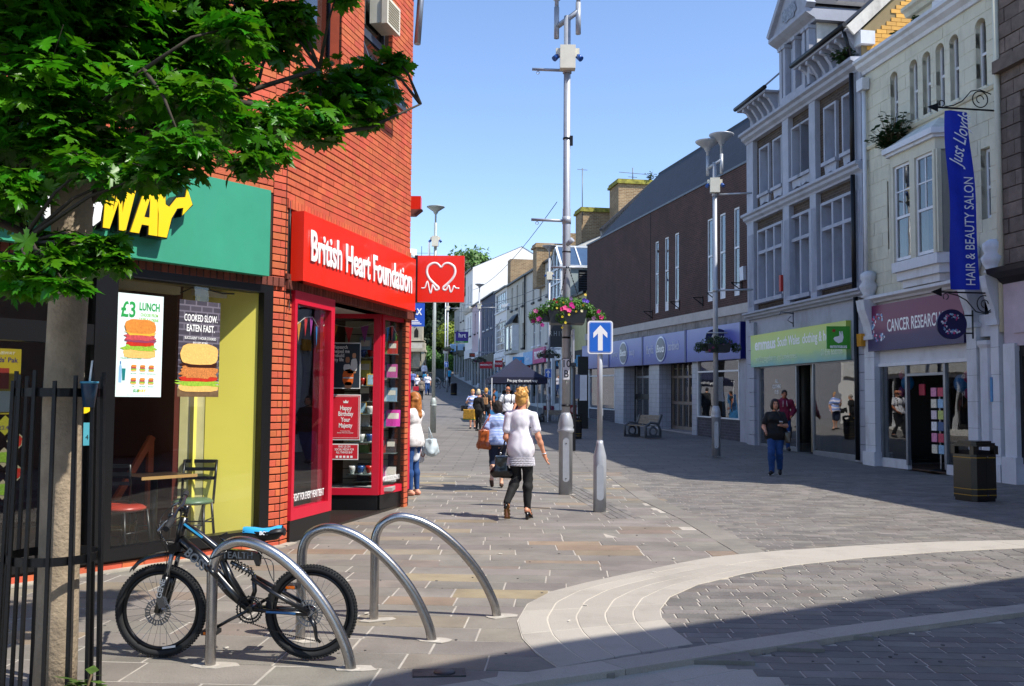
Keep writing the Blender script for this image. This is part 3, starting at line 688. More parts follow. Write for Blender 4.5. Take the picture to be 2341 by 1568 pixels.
for i in range(200):
    y = 5.8+13*random.random()**1.6; x = random.uniform(-.5, .53)*y; r = random.uniform(.006, .014)
    gm.prism([(x+r*math.cos(a), y+r*math.sin(a)) for a in (0, 1.05, 2.1, 3.14, 4.2, 5.2)], -.002, .0035, 'xy')
tag(obj('gum_spots', gm, M('trodden gum', '#4c4a48', .8, piece=.5), kind='stuff'), 'trodden dark gum spots dotted over the stone paving')
# ------------------------------------------------------------------ red brick corner building with the two shops
BRK = M('orange red brick', '#c05c3a', .8, var=.12, vs=6, bump=.35, bs=90, piece=.12, hue=.008, stain=.3, stcol=(.25, .07, .04))
BRKD = M('dark brown brick', '#6d3527', .75, var=.15, vs=8, bump=.3, bs=90, piece=.25)
BMORT = M('dark recessed mortar', '#33221c', .95, var=.3)
BLACK = M('black painted frame', '#101012', .35, var=.1); CONC = M('pale concrete', '#a8a091', .9, var=.15, vs=6, bump=.4, stain=.3)
ST0 = M('chrome rail', '#b9bcc0', .25, .9)
def sdf_g(x): return B().prism([(-.2,1.68),(-.05,1.73),(.05,1.73),(.2,1.68),(.27,1.25),(.2,1.22),(.17,1.4),(.2,.75),(-.2,.75),(-.17,1.4),(-.2,1.22),(-.27,1.25)], x, x+.05, 'yz')
RED = M('pink red paint', '#c81a35', .35, var=.06); REDS = M('bright red sign', '#f02a12', .3, var=.03, coat=.3); GREEN = M('sea green sign', '#3a9878', .42, var=.07, vs=2, stain=.3, stcol=(.05, .26, .2))
WHITE = M('white letters', '#f2f2f0', .35, var=.02); YEL = M('yellow letters', '#f6cf1c', .35, var=.02); NAVY = M('navy', '#10142e', .5)
C0 = (-2.45, 10.15, 0); aS = math.atan2(1, .747); aB = math.atan2(1, .244)
S4 = Matrix.Rotation(aS, 4, 'Z'); B4 = Matrix.Rotation(aB, 4, 'Z'); W0 = Matrix.Translation(C0)
bld = thing('brick_corner_building', 'orange red brick building whose bent front holds the green sign and the red sign shops', 'building', C0)
def po(name, b, mat, fr, parent=None, **k):
    o = obj(name, b, mat, parent or bld, **k); o.matrix_local = fr; return o
# brickwork (front faces at local y=0, inside is +y)
hS = [(-5.2, -.17, -.2, 2.86), (-5.5, -.3, 2.8, 3.73)]
hB = [(.18, 4.4, -.2, 2.74), (.05, 3.72, 2.74, 3.6), (.30, 1.36, 5.57, 9), (2.05, 3.08, 5.6, 9)]
near = lambda r: (abs(r[0])*.6+abs(r[1]-1.6)*.8)
bricks(bld, 'brick', -.17, 0, -.02, 7.9, hS, BRK, M4=S4, n_obj=60, prefer=lambda r: abs(r[1]-1.5))
bricks(bld, 'brick', 0, 3.93, -.02, 7.9, hB, BRK, M4=B4, n_obj=180, prefer=lambda r: 0 if r[0] < .2 and r[1] < 3.8 else 1+abs(r[1]-4.5)+r[0]*.3)
bricks(bld, 'brick', -5.4, -.175, 3.74, 7.9, [], BRK, M4=S4, n_obj=20, prefer=lambda r: -r[0]+abs(r[1]-3.9))
bricks(bld, 'brick', -5.4, -.17, -.075, .09, [], BRK, M4=S4, n_obj=30, prefer=lambda r: -r[0], gh=.01)
bricks(bld, 'brick', 3.80, 3.95, -.02, 2.74, [], BRK, M4=B4, n_obj=0)
# soldier courses under and over the signs
for (fr, u0, u1, z0, y) in ((S4, -5.3, -.02, 2.745, -.035), (B4, .02, 4.15, 2.735, -.04), (B4, .02, 3.93, 3.62, -.02)):
    k = 0; rest = B(); n_ = int((u1-u0)/.078)
    for i in range(n_):
        u = u1-.078*(i+1) if fr is S4 else u0+.078*i
        if i < 36 and z0 < 3:
            o = link(bpy.data.objects.new('brick', brick_mesh('soldier_brick', .068, .1, .1, BRKD))); o.parent = bld; o.matrix_local = fr @ Matrix.Translation((u, y, z0))
        else: rest.box(u, u+.068, y, y+.1, z0, z0+.1)
    if rest.v: po('soldier_course', rest, BRKD if z0 < 3 else BRK, fr, kind='stuff')
# mortar backing walls (behind the brick faces), with their openings
b = B(); wall(b, -5.4, .02, 2.86, 7.9, [(-5.39,-.3,2.87,3.0)], .012, .3); po('mortar_wall', b, BMORT, S4)
b = B(); wall(b, -.17, .02, -.1, 2.86, [], .012, .3); po('mortar_wall', b, BMORT, S4)
b = B(); wall(b, 0, 3.93, 2.74, 7.9, [(.30,1.36,5.57,7.89),(2.05,3.08,5.6,7.89)], .012, .3); po('mortar_wall', b, BMORT, B4)
b = B(); wall(b, 0, .18, -.1, 2.74, [], .012, .3); po('mortar_wall', b, BMORT, B4); b = B(); wall(b, 3.80, 3.95, -.1, 2.74, [], .012, .25); po('mortar_wall', b, BMORT, B4)
b = B().box(-5.4, -.17, .012, .14, -.1, .088); po('plinth', b, BMORT, S4)
b = B().box(-5.4, .0, -.11, .1, -.05, .012); po('footing', b, CONC, S4); po('footing', B().box(0, .22, -.1, .1, -.05, .012), CONC, B4)
# body of the building behind
b = B().prism([(0, .3), (3.93, .35), (3.93, 8), (-3, 12), (-3, 6)], 2.95, 7.9, 'xy'); po('upper_storeys', b, BMORT, B4)
po('end_wall', B().box(3.90, 3.95, .15, 8, 0, 7.9), BRKD, B4)
po('roof', B().prism([(-.5, -.25), (4.35, -.25), (4.2, 8), (-3, 12)], 7.9, 8.05, 'xy'), M('roof felt', '#3a3a3c', .8), B4)
po('gutter_fascia', B().box(-5.5, 0, -.3, .3, 7.9, 8.1), M('roof felt', '#3a3a3c'), S4)
po('rainwater_gutter', B().box(3.93, 4.2, -.22, .1, 6.4, 8.0).v and B().cyl((4.06, -.1, 8.2), (3.97, -.05, 6.9), .05), M('grey metal', '#8d9196', .4, .6), B4)
po('wall_joint', B().box(-.003, .006, -.004, .0, -.02, 7.9), M('joint seal', '#2a1712', .9), B4)
wr = B().tube([(.05, -.02, 3.7), (.045, -.03, 3.2), (.05, -.02, 2.9), (.03, -.05, 2.75), (.07, -.05, 2.6), (.08, -.03, 2.7), (.04, -.04, 2.5), (.06, -.02, 2.62)], .005, 5); po('loose_wire', wr, BLACK, B4)
# upper windows
SKYG = glass_mat('upper window glass', refl=2.2, dark=.5)
def upper_window(u0, u1, z0, z1, tr=None):
    w_ = obj('window', B().box(u0, u1, .27, .29, z0, z1), M('dark room', '#22262b', .8), bld); w_.matrix_local = B4
    f = B()
    for (a, c, p, q) in ((u0,u0+.05,z0,z1),(u1-.05,u1,z0,z1),(u0+.05,u1-.05,z0,z0+.06),(u0+.05,u1-.05,z1-.05,z1)): f.box(a, c, .12, .2, p, q)
    if tr: f.box(u0+.05, u1-.05, .1, .2, tr-.05, tr+.05)
    obj('frame', f, M('slate blue frame', '#3c4450', .45), w_)
    obj('pane', B().box(u0+.05, u1-.05, .15, .155, z0+.06, z1-.05), SKYG, w_)
    for (a, c) in ((u0, u0+.0), ): pass
    return w_
w1 = upper_window(.30, 1.36, 5.57, 7.89); w2 = upper_window(2.05, 3.08, 5.6, 7.89, 6.47)
obj('curtain', B().box(.85, 1.2, .2, .22, 5.7, 7.8), M('net curtain', '#d8d6cf', .9), w1)
obj('blind', B().box(2.6, 2.95, .2, .22, 6.55, 7.8), M('net curtain', '#d8d6cf', .9), w2)
ow = B(); ow.obox((2.57, -.05, 6.0), (.5, 0, 0), (0, .012, .0), (0, .16, .42));
f = B()
for dx in (-.5, .5): f.bar((2.57+dx, -.21, 5.58), (2.57+dx, .11, 6.42), .04, .05)
f.bar((2.07, -.21, 5.58), (3.07, -.21, 5.58), .05, .05); f.bar((2.07, .11, 6.42), (3.07, .11, 6.42), .05, .04)
obj('open_casement', f, M('slate blue frame', '#3c4450'), w2); obj('casement_pane', B().add([(2.09,-.21,5.6),(3.05,-.21,5.6),(3.05,.1,6.4),(2.09,.1,6.4)], [(0,1,2,3)]), SKYG, w2)
po('brick_return', B().add([(1.28,0,5.57),(1.28,.12,5.57),(1.28,.12,7.9),(1.28,0,7.9)], [(0,1,2,3)]), BRK, B4)
vt = thing('extractor_vent', 'cream square extractor vent fixed in the glass of the upper window near the street corner', 'vent', mat=W0@B4)
obj('housing', B().box(2.52, 2.98, -.06, .12, 6.66, 7.0), M('cream plastic', '#d9d3bf', .45), vt)
obj('grille_frame', B().box(2.50, 3.00, -.14, -.06, 6.64, 7.02), M('cream plastic', '#d9d3bf'), vt)
g = B()
for i in range(9): g.box(2.55, 2.95, -.146, -.142, 6.68+i*.035, 6.695+i*.035)
obj('grille', g, M('vent slots', '#8a7c5c', .6), vt)
# ---- shop window with yellow room
fr = B()
for (a, c, p, q, y0, y1) in ((-.29,-.17,.09,2.8,-.03,.12),(-2.14,-1.93,.09,2.8,-.03,.12),(-5.2,-2.14,2.02,2.2,-.02,.1),(-1.93,-.29,2.66,2.8,-.03,.12),(-1.93,-.29,.09,.2,-.03,.12),(-5.2,-2.14,2.62,2.8,-.03,.12),(-5.2,-5.08,.09,2.62,-.03,.1),(-3.6,-3.5,.09,2.02,-.02,.1),(-5.08,-2.14,.09,.16,-.02,.1)):
    fr.box(a, c, y0, y1, p, q)
po('window_frame', fr, BLACK, S4)
po('shop_window_glass', B().box(-1.93, -.29, .03, .036, .2, 2.66), GLASS, S4)
po('door_glass', B().box(-5.08, -2.14, .03, .036, .16, 2.02), GLASSD, S4); po('fanlight_glass', B().box(-5.08, -2.14, .03, .036, 2.2, 2.62), GLASSD, S4)
# interior
YW = M('yellow wall', '#fff06a', .6, var=.02); DR = M('dark red wall', '#571c12', .6, var=.1)
po('yellow_wall', B().prism([(-.27,.04),(-.2,.14),(-.58,.54),(-.64,.44)], 0, 2.70, 'xy'), YW, S4)
po('door_lining', B().prism([(-.645,.445),(-.58,.54),(-.74,.72),(-.8,.65)], 0, 2.70, 'xy'), M('cream lining', '#efe6a8', .6), S4)
po('yellow_return', B().box(-.735, -.70, .50, .60, 0, 2.70), YW, S4)
po('back_wall', B().box(-5.4, -.2, 3.2, 3.3, 0, 2.9), DR, S4); po('side_wall', B().box(-.86, -.79, .66, 3.2, 0, 2.9), DR, S4)
po('interior_floor', B().box(-5.4, -.2, .14, 3.2, -.03, .035), M('dark shop floor', '#2a2420', .4), S4)
po('ceiling', B().box(-5.4, -.2, .14, 3.2, 2.72, 2.8), M('cream ceiling', '#cfc59c', .8), S4)
po('far_end_wall', B().box(-5.5, -5.4, .14, 3.2, 0, 2.9), DR, S4)
po('light_trunking', B().box(-.9, -.45, .3, .36, 2.6, 2.66).box(-1.9, -1.0, .4, .5, 2.6, 2.68), M('cream plastic', '#d9d3bf'), S4)
po('ceiling_cable', B().tube([(-1.1,.25,2.60),(-.98,.25,2.66),(-.85,.25,2.67),(-.6,.25,2.64),(-.32,.25,2.66)], .008, 6), BLACK, S4)
po('handrail', B().bar((-1.45,.9,.35),(-.95,.9,1.15),.05,.06).bar((-.97,.9,.2),(-.97,.9,1.15),.05,.06), M('orange rail', '#c4582a', .5), S4)
po('wall_panel', B().box(-1.95, -1.75, .6, .62, 1.2, 1.85), CONC, S4)
# reflected-looking dark furniture: chairs and table
def chair(label, u, y, rot, seatmat, seatname, stool=False):
    c = thing('chair', label, 'chair', mat=W0@S4@Matrix.Translation((u, y, .035))@Matrix.Rotation(rot, 4, 'Z'), group='metal chairs in the shop window')
    b = B().lathe([(.0, .455), (.17, .455), (.2, .47), (.2, .485), (.17, .505), (0, .51)], 24); obj('seat', b, seatmat, c)
    for sx_ in (-1, 1):
        for sy_ in (-1, 1):
            b = B().tube([(sx_*.15, sy_*.14, .46), (sx_*.18, sy_*.19, .0)], .014, 8); obj('leg', b, BLACK, c)
    b = B().tube([(-.165,-.15,.26),(.165,-.15,.26)], .008, 6).tube([(-.165,.15,.26),(.165,.15,.26)], .008, 6).tube([(-.165,-.15,.3),(-.165,.15,.3)], .008, 6).tube([(.165,-.15,.3),(.165,.15,.3)], .008, 6); obj('stretcher', b, BLACK, c)
    if not stool:
        for sx_ in (-1, 1): obj('back_post', B().tube([(sx_*.16, .16, .44), (sx_*.165, .2, .7), (sx_*.165, .24, .88)], .014, 8), BLACK, c)
        for z in (.68, .77, .85): obj('back_slat', B().box(-.165, .165, .2+(z-.68)*.22, .215+(z-.68)*.22, z, z+.035), BLACK, c)
    return c
chair('black ladder back chair with a green round seat in front of the yellow wall', -.86, .30, -.9, M('green vinyl', '#4f6e52', .4), 'green')
chair('black ladder back chair with a red seat left of the table in the shop window', -1.5, .62, 2.4, M('red vinyl', '#a13325', .35), 'red')
chair('red seated stool low behind the window glass nearest the black mullion', -1.62, .28, .3, M('red vinyl', '#a13325'), 'red', True)
tb = thing('cafe_table', 'small square cafe table with a pale wooden edge between the shop window chairs', 'table', mat=W0@S4@Matrix.Translation((-1.22, .42, .035)))
obj('table_top', B().box(-.3, .3, -.26, .26, .74, .765), M('dark laminate', '#3a2c22', .3), tb); obj('edge_strip', B().box(-.305, .305, -.268, -.26, .738, .768), M('pale wood', '#b9925a', .4), tb)
obj('pedestal', B().cyl((0,0,0.02),(0,0,.74),.035), BLACK, tb); obj('foot', B().box(-.25,.25,-.03,.03,0,.03).box(-.03,.03,-.25,.25,0,.029), BLACK, tb)
# ---- posters
PAPER = M('pale poster paper', '#dff0ee', .5, var=.02); GR1 = M('poster green', '#1f9a48', .5); GR2 = M('poster light green', '#86c440', .5)
BUN = M('bread crust', '#d9852f', .6, var=.25, vs=40); BUN2 = M('bread crumb', '#e8b765', .6, var=.2, vs=60); HAM = M('ham pink', '#c2484d', .5, var=.3, vs=50); TOM = M('tomato red', '#c2301c', .4, var=.2, vs=40); LET = M('lettuce green', '#8fb832', .6, var=.35, vs=60); MEAT = M('pulled meat', '#c4793a', .6, var=.5, vs=90); SAU = M('dark sauce', '#3a1a10', .3, var=.3)
def wob(cx_, cz, w_, h, y, n_=28, amp=.12, seed=0, flat=0.):
    pts = []; rr = random.Random(seed)
    for i in range(n_):
        t = 2*PI*i/n_; c_, s_ = math.cos(t), math.sin(t); k = 1+rr.uniform(-amp, amp); e = .55
        pts.append((cx_+w_*math.copysign(abs(c_)**e, c_)*k, cz+h*math.copysign(abs(s_)**(e if s_ < 0 else .8), s_)*k))
    return B().prism(pts, y-.0012, y, 'xz')
def burger(parent, cx_, cz, sc, y, layers, seed=0):
    for i, (mat, dz, w_, h, amp, nm) in enumerate(layers):
        obj(nm, wob(cx_, cz+dz*sc, w_*sc, h*sc, y-.001*i-.001, amp=amp, seed=seed+i), mat, parent)
L1 = [(BUN2,-.36,.5,.16,.05,'bread'),(LET,-.2,.52,.1,.22,'lettuce'),(TOM,-.1,.42,.08,.12,'tomato'),(M('onion purple','#8c3a5c',.5),-.02,.46,.05,.2,'onion'),(HAM,.08,.48,.1,.16,'ham'),(M('melted cheese','#f0b33a',.5),.2,.46,.08,.18,'cheese'),(BUN,.38,.48,.2,.04,'bun')]
L2 = [(BUN2,-.40,.52,.1,.04,'bread'),(LET,-.3,.54,.07,.25,'lettuce'),(TOM,-.2,.5,.07,.1,'tomato'),(MEAT,-.04,.5,.15,.14,'meat'),(SAU,.12,.46,.06,.25,'sauce'),(BUN2,.36,.5,.24,.03,'bun')]
p1 = thing('lunch_poster', 'pale blue window poster headed 3 pound lunch over a stacked sandwich', 'poster', mat=W0@S4); y = .028
obj('sheet', B().box(-1.9, -1.43, y, y+.002, 1.56, 2.515), PAPER, p1)
text('£3', .2, GR1, p1, (-1.79, y-.001, 2.36), FR, .0006, .004, fit=.145); text('LUNCH', .1, GR1, p1, (-1.575, y-.001, 2.40), FR, .0006, .003, fit=.21)
text('CHOOSE FROM', .042, GR2, p1, (-1.575, y-.001, 2.325), FR, .0006, .0004, fit=.18); text('7 SUBS & A DRINK', .042, GR2, p1, (-1.58, y-.001, 2.28), FR, .0006, .0004, fit=.21)
burger(p1, -1.665, 2.09, .33, y, L1, 3); text('ITALIAN B.M.T. WITH CHEESE', .016, GR1, p1, (-1.75, y-.001, 1.915), FR, .0005)
for r in range(2):
    for c_ in range(3): burger(p1, -1.72+c_*.09, 1.825-r*.12, .055, y, [L1[i] for i in (0, 1, 4, 6)], 20+r*3+c_)
for r, row in enumerate((('SPICY ITALIAN','BIG BEEF MELT','TURKEY BREAST & HAM'),('HAM','TURKEY BREAST','VEGGIE DELITE'))):
    for c_, s_ in enumerate(row): text(s_, .009, GR1, p1, (-1.72+c_*.09, y-.001, 1.775-r*.12), FR, .0005)
obj('bottle', B().prism([(-1.868,1.69),(-1.838,1.69),(-1.838,1.83),(-1.848,1.86),(-1.858,1.86),(-1.868,1.83)], y-.0012, y, 'xz'), M('water blue', '#8fb9d8', .4), p1)
obj('bottle_cap', B().box(-1.859, -1.847, y-.0014, y, 1.86, 1.885), M('cap blue', '#2f6fb0', .4), p1)
obj('drink_cup', B().prism([(-1.832,1.71),(-1.806,1.71),(-1.80,1.82),(-1.838,1.82)], y-.0013, y, 'xz'), M('cup teal', '#15797a', .4), p1)
text('SUB', .036, GR1, p1, (-1.69, y-.001, 1.615), FR, .0006, .001, shear=.2); text('WAY', .036, YEL, p1, (-1.635, y-.001, 1.615), FR, .0006, .001, shear=.2); text('subject to availability at participating stores only. see in store for details', .008, M('small print grey', '#8fa5a5', .5), p1, (-1.665, y-.001, 1.578), FR, .0003)
p2 = thing('pork_poster', 'dark brick patterned window poster reading cooked slow eaten fast over a bun', 'poster', mat=W0@S4)
obj('sheet', B().box(-1.255, -.785, y, y+.002, 1.565, 2.51), brick_mat('poster brick print', '#4a4450', '#33303a', '#6c6672', .13, .06, .008, .5, 0, .3), p2)
obj('table_print', B().box(-1.255, -.785, y-.0008, y-.0002, 1.566, 1.66), M('printed wood', '#6b5236', .6, var=.3, vs=20), p2)
obj('paper_print', B().prism([(-1.25,1.645),(-.80,1.625),(-.785,1.72),(-1.24,1.72)], y-.0014, y-.0009, 'xz'), M('printed paper', '#b9b4ac', .6), p2)
text('COOKED SLOW.', .095, WHITE, p2, (-1.01, y-.0015, 2.335), FR, .0006, .0015, fit=.38); text('EATEN FAST.', .095, WHITE, p2, (-1.01, y-.0015, 2.235), FR, .0006, .0015, fit=.32)
text('SUCCULENT 7-HOUR COOKED', .036, WHITE, p2, (-1.01, y-.0015, 2.14), FR, .0006, .0004, fit=.36); text('PULLED PORK', .036, WHITE, p2, (-1.01, y-.0015, 2.09), FR, .0006, .0004, fit=.17)
burger(p2, -1.02, 1.83, .43, y-.0015, L2, 9)
p3_ = thing('kids_poster', 'yellow childrens meal poster on the dark red wall behind the tree trunk', 'poster', mat=W0@S4@Matrix.Translation((.1, .4, 0)))
obj('sheet', B().box(-2.98, -2.66, .02, .024, 1.4, 1.97), M('poster yellow', '#c9b322', .6), p3_); text('SUBWAY', .04, WHITE, p3_, (-2.8, .019, 1.93), FR, .0005, shear=.2); text("Kids' Pak", .06, M('poster purple', '#3a2a78', .5), p3_, (-2.8, .019, 1.87), FR, .0005, .001)
obj('white_band', B().box(-2.97, -2.67, .0175, .0195, 1.42, 1.6), PAPER, p3_); obj('meal_box', B().box(-2.86, -2.76, .017, .0195, 1.62, 1.8), M('meal box red', '#a3342a', .5), p3_)
for k in range(5):
    q = 0.085; zc = 1.31-k*.135; uc = -2.78+(.06 if k % 2 else -.04)
    s_ = thing('diamond_sticker', ['top', 'second', 'middle', 'fourth', 'lowest'][k]+' diamond shaped food sticker in the zigzag column on the shop door', 'sticker', mat=W0@S4@Matrix.Translation((.05, .2, 0)), group='diamond food stickers on the door')
    obj('sheet', B().prism([(uc-q,zc),(uc,zc-q),(uc+q,zc),(uc,zc+q)], .02, .024, 'xz'), M('sticker lime' if k == 0 else 'sticker pale', '#b5b02a' if k == 0 else '#b8ad8a', .6), s_)
    if k: obj('food', wob(uc, zc, .045, .045, .018, seed=k), TOM if k % 2 else LET, s_)
    else: text('£2.49', .045, M('poster purple', '#3a2a78', .5), s_, (uc+.0, .018, zc-.02), FR, .0005)
hy = thing('hygiene_sticker', 'small blue green hygiene rating sticker low on the door glass beside the trunk', 'sticker', mat=W0@S4)
obj('sheet', B().box(-2.22, -2.15, -.035, -.031, 1.13, 1.33), M('sticker cyan', '#4a9aa8', .5), hy); text('4', .06, BLACK, hy, (-2.185, -.036, 1.2), FR, .0005)
su = thing('yellow_badge', 'round yellow and red today offer badge in the door glass beside the trunk', 'sticker', mat=W0@S4)
obj('disc', B().lathe([(.0, 0), (.09, 0), (.09, .004), (0, .004)], 24).v and B().prism([(-2.22+.09*math.cos(2*PI*i/24), 1.52+.11*math.sin(2*PI*i/24)) for i in range(24)], -.036, -.032, 'xz'), YEL, su); text('DAY', .07, REDS, su, (-2.22, -.037, 1.5), FR, .0005, .001)
# ---- green fascia sign with letters
gs = thing('green_fascia_sign', 'wide sea green fascia board with raised white and yellow letters above the cafe window', 'sign', mat=W0@S4)
obj('board', B().box(-5.3, -.32, -.14, -.01, 2.825, 3.725), GREEN, gs)
def L_(pts, mat, holes=(), nm='letter'):
    o = obj(nm, B().prism(pts, -.275, -.262, 'xz'), mat, gs)
    cx_ = sum(p[0] for p in pts)/len(pts); cz = sum(p[1] for p in pts)/len(pts)
    ex = []
    n_ = len(pts)
    ar = sum(pts[i-1][0]*pts[i][1]-pts[i][0]*pts[i-1][1] for i in range(n_)); sg = 1 if ar > 0 else -1
    for i in range(n_):
        a = Vector(pts[i-1]); c = Vector(pts[i]); d = Vector(pts[(i+1) % n_]); e1 = (c-a).normalized(); e2 = (d-c).normalized()
        n1 = Vector((e1.y, -e1.x))*sg; n2 = Vector((e2.y, -e2.x))*sg; m_ = (n1+n2); m_ = m_.normalized() if m_.length > .2 else n1
        ex.append(tuple(c+m_*.016))
    obj('letter_case', B().prism(ex, -.262, -.15, 'xz'), BLACK, o); return o
def sl_(pts, ox, k=.12): return [(ox+x*.9+k*z, 3.03+z*.93) for x, z in pts]
H_ = .5
L_(sl_([(0,0),(.07,0),(.12,.27),(.17,0),(.24,0),(.29,.5),(.19,.5),(.175,.17),(.14,.40),(.10,.40),(.075,.17),(.06,.5),(-.04,.5)], -2.24), YEL)
L_(sl_([(0,0),(.095,0),(.11,.09),(.19,.09),(.20,0),(.30,0),(.22,.53),(.10,.53)], -1.98), YEL); obj('letter_counter', B().prism(sl_([(.125,.17),(.18,.17),(.158,.36)], -1.98), -.277, -.2755, 'xz'), BLACK, gs)
L_(sl_([(.13,0),(.23,0),(.25,.2),(.30,.31),(.37,.33),(.37,.25),(.47,.38),(.38,.54),(.375,.44),(.28,.42),(.21,.31),(.16,.33),(.12,.53),(.01,.53),(.10,.22)], -1.82), YEL)
L_(sl_([(0,0),(.16,0),(.22,.06),(.22,.2),(.17,.26),(.21,.32),(.2,.46),(.14,.5),(0,.5)], -2.47), WHITE);
for zc in (.08, .3): obj('letter_counter', B().prism(sl_([(.08,zc),(.14,zc),(.14,zc+.1),(.08,zc+.1)], -2.47), -.277, -.2755, 'xz'), BLACK, gs)
L_(sl_([(0,.1),(.06,0),(.2,0),(.26,.1),(.26,.5),(.16,.5),(.16,.1),(.1,.1),(.1,.5),(0,.5)], -2.80), WHITE)
L_(sl_([(-.1,.16),(-.22,.05),(-.1,-.06),(-.1,0),(.14,0),(.22,.08),(.22,.24),(.16,.3),(0,.32),(0,.38),(.2,.38),(.2,.5),(-.06,.5),(-.12,.42),(-.12,.28),(-.06,.22),(.1,.2),(.1,.12),(-.1,.12)], -3.08), WHITE)
# ---- red charity shop sign, window, recess
rs = thing('red_fascia_sign', 'long bright red fascia sign with raised white words on the brick charity shop', 'sign', mat=W0@B4)
obj('board', B().box(.09, 3.70, -.17, -.02, 2.83, 3.59), REDS, rs)
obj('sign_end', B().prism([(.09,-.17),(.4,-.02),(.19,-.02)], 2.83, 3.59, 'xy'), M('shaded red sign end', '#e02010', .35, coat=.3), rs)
text('British Heart Foundation', .475, WHITE, rs, (1.87, -.185, 3.22), FR, .006, .009, fit=3.26)
pj = thing('projecting_heart_sign', 'square red hanging sign with a white heart outline ending in a pulse line', 'sign', (-1.06, 14.02, 3.345), -.02)
obj('panel', B().box(-.345, .345, -.05, .05, -.345, .345), REDS, pj); obj('back_edge', B().box(-.39, -.345, -.045, .045, -.35, .35), M('black sign edge', '#1b1b1f', .4), pj)
for sx_ in (-1, 1):
    P_ = [(0,.163),(.052,.222),(.12,.23),(.194,.178),(.209,.089),(.17,.0),(.096,-.078),(.04,-.126),(.036,-.157),(.074,-.168),(.107,-.112)]+([(.126,-.1),(.148,-.216),(.17,-.161),(.2,-.04),(.231,-.124),(.25,-.141),(.3,-.141)] if sx_ < 0 else [(.122,-.11),(.142,-.196),(.165,-.18),(.194,-.105),(.222,-.137),(.287,-.141)])
    rad = list(np.interp(np.linspace(0, 1, len(P_)), [0, .2, .4, .55, 1], [.015, .02, .02, .014, .011]))
    b = B(); Ps = [Vector((sx_*x, -.051, z)) for x, z in P_]
    # smooth the line
    Q = []; RR = []
    for i in range(len(Ps)-1):
        p0, p1_, p2_, p3 = Ps[max(i-1, 0)], Ps[i], Ps[i+1], Ps[min(i+2, len(Ps)-1)]
        for t in np.linspace(0, 1, 5)[:-1]:
            Q.append(.5*((2*p1_)+(-p0+p2_)*t+(2*p0-5*p1_+4*p2_-p3)*t*t+(-p0+3*p1_-3*p2_+p3)*t**3)); RR.append(rad[i]*(1-t)+rad[i+1]*t)
    b.tube(Q, RR, 6); b.v = [(x, -.051+(y+.051)*.25, z) for x, y, z in b.v]; obj('heart_line', b, WHITE, pj)
obj('bracket', B().bar((-.5,0,.3),(-.34,0,.3),.04,.04).bar((-.5,0,-.3),(-.34,0,-.3),.04,.04), BLACK, pj)
# shop front: left panel (fixed glass + dark lobby)
f = B()
for (a, c, p, q) in ((.18,.24,.24,2.74),(1.12,1.22,.24,2.74),(.24,1.12,2.6,2.74),(.24,1.12,.24,.36)): f.box(a, c, -.04, .08, p, q)
po('red_frame', f, RED, B4); po('red_side_frame', B().box(.95, 1.03, .02, .1, .36, 2.6), M('dark red frame side', '#8f1226', .4), B4)
po('kick_panel', B().box(.18, 1.20, -.03, .1, -.02, .24), BLACK, B4); po('display_glass', B().box(.24, 1.12, .0, .006, .36, 2.6), GLASS, B4)
po('lobby_ceiling', B().box(.18, 3.93, .02, 2.3, 2.74, 2.86), M('lobby white', '#c9c5bf', .8), B4); po('fascia_beam', B().box(.0, 4.15, -.03, .1, 2.842, 2.9), BRKD, B4)
po('shop_back_wall', B().box(.2, 5.5, 2.6, 2.7, 0, 2.8), M('dim shop wall', '#8a7460', .8), B4)
po('shop_floor', B().box(.2, 3.8, .06, 2.6, -.02, .03), M('dark shop floor', '#2a2420'), B4)
po('inner_partition', B().box(1.22, 1.25, .1, 1.6, 0, 2.74), M('dark lobby', '#241a16', .6), B4)
po('mirror_stand', B().box(.25, .66, .5, .53, .3, 2.02).v and B().bar((.26,.5,.3),(.26,.5,2.05),.035,.03).bar((.66,.5,.3),(.66,.5,2.05),.035,.03).bar((.26,.5,2.05),(.66,.5,2.05),.03,.04), M('silver rail', '#b9bcc0', .3, .7), B4)
po('red_door_edge', B().box(.86, 1.0, 1.0, 1.1, .05, 2.4), M('dark red frame side', '#8f1226'), B4)
for z in (1.55, .85): po('door_handle', B().box(.91, .95, .96, 1.0, z, z+.28), M('steel plate', '#b8bcc2', .3, .8), B4)
# words along the bottom of the glass
o = text('FIGHT FOR EVERY HEARTBEAT', .115, WHITE, bld, (0,0,0), FR, .001, .001, fit=.78); o.matrix_local = B4@Matrix.Translation((.68, -.008, .47))@Euler(FR).to_matrix().to_4x4()
# frontal window facing down the lobby, and the angled window beside it
FQ = Matrix.Translation(Vector((-2.62, 13.2, 0))-Vector(C0))
f = B()
for (a, c, p, q) in ((.7,.8,.24,2.78),(-.02,.7,2.68,2.78),(-.02,.7,.24,.33)): f.box(a, c, -.05, .05, p, q)
po('red_frame', f, RED, FQ); po('kick_panel', B().box(-.02, .78, -.03, .04, -.02, .24), BLACK, FQ); po('display_glass', B().box(-.02, .7, .0, .006, .33, 2.68), GLASS, FQ)
aR = math.atan2(.9, .30); RQ = Matrix.Translation(Vector((-1.84, 13.22, 0))-Vector(C0))@Matrix.Rotation(aR, 4, 'Z')
f = B()
for (a, c, p, q) in ((-.0,.06,.24,2.78),(.84,.94,.24,2.78),(.06,.84,2.68,2.78),(.06,.84,.24,.34)): f.box(a, c, -.045, .05, p, q)
po('red_frame', f, RED, RQ); po('kick_panel', B().box(0, .94, -.03, .04, -.02, .24), BLACK, RQ); po('display_glass', B().box(.06, .84, .0, .006, .34, 2.68), GLASS, RQ)
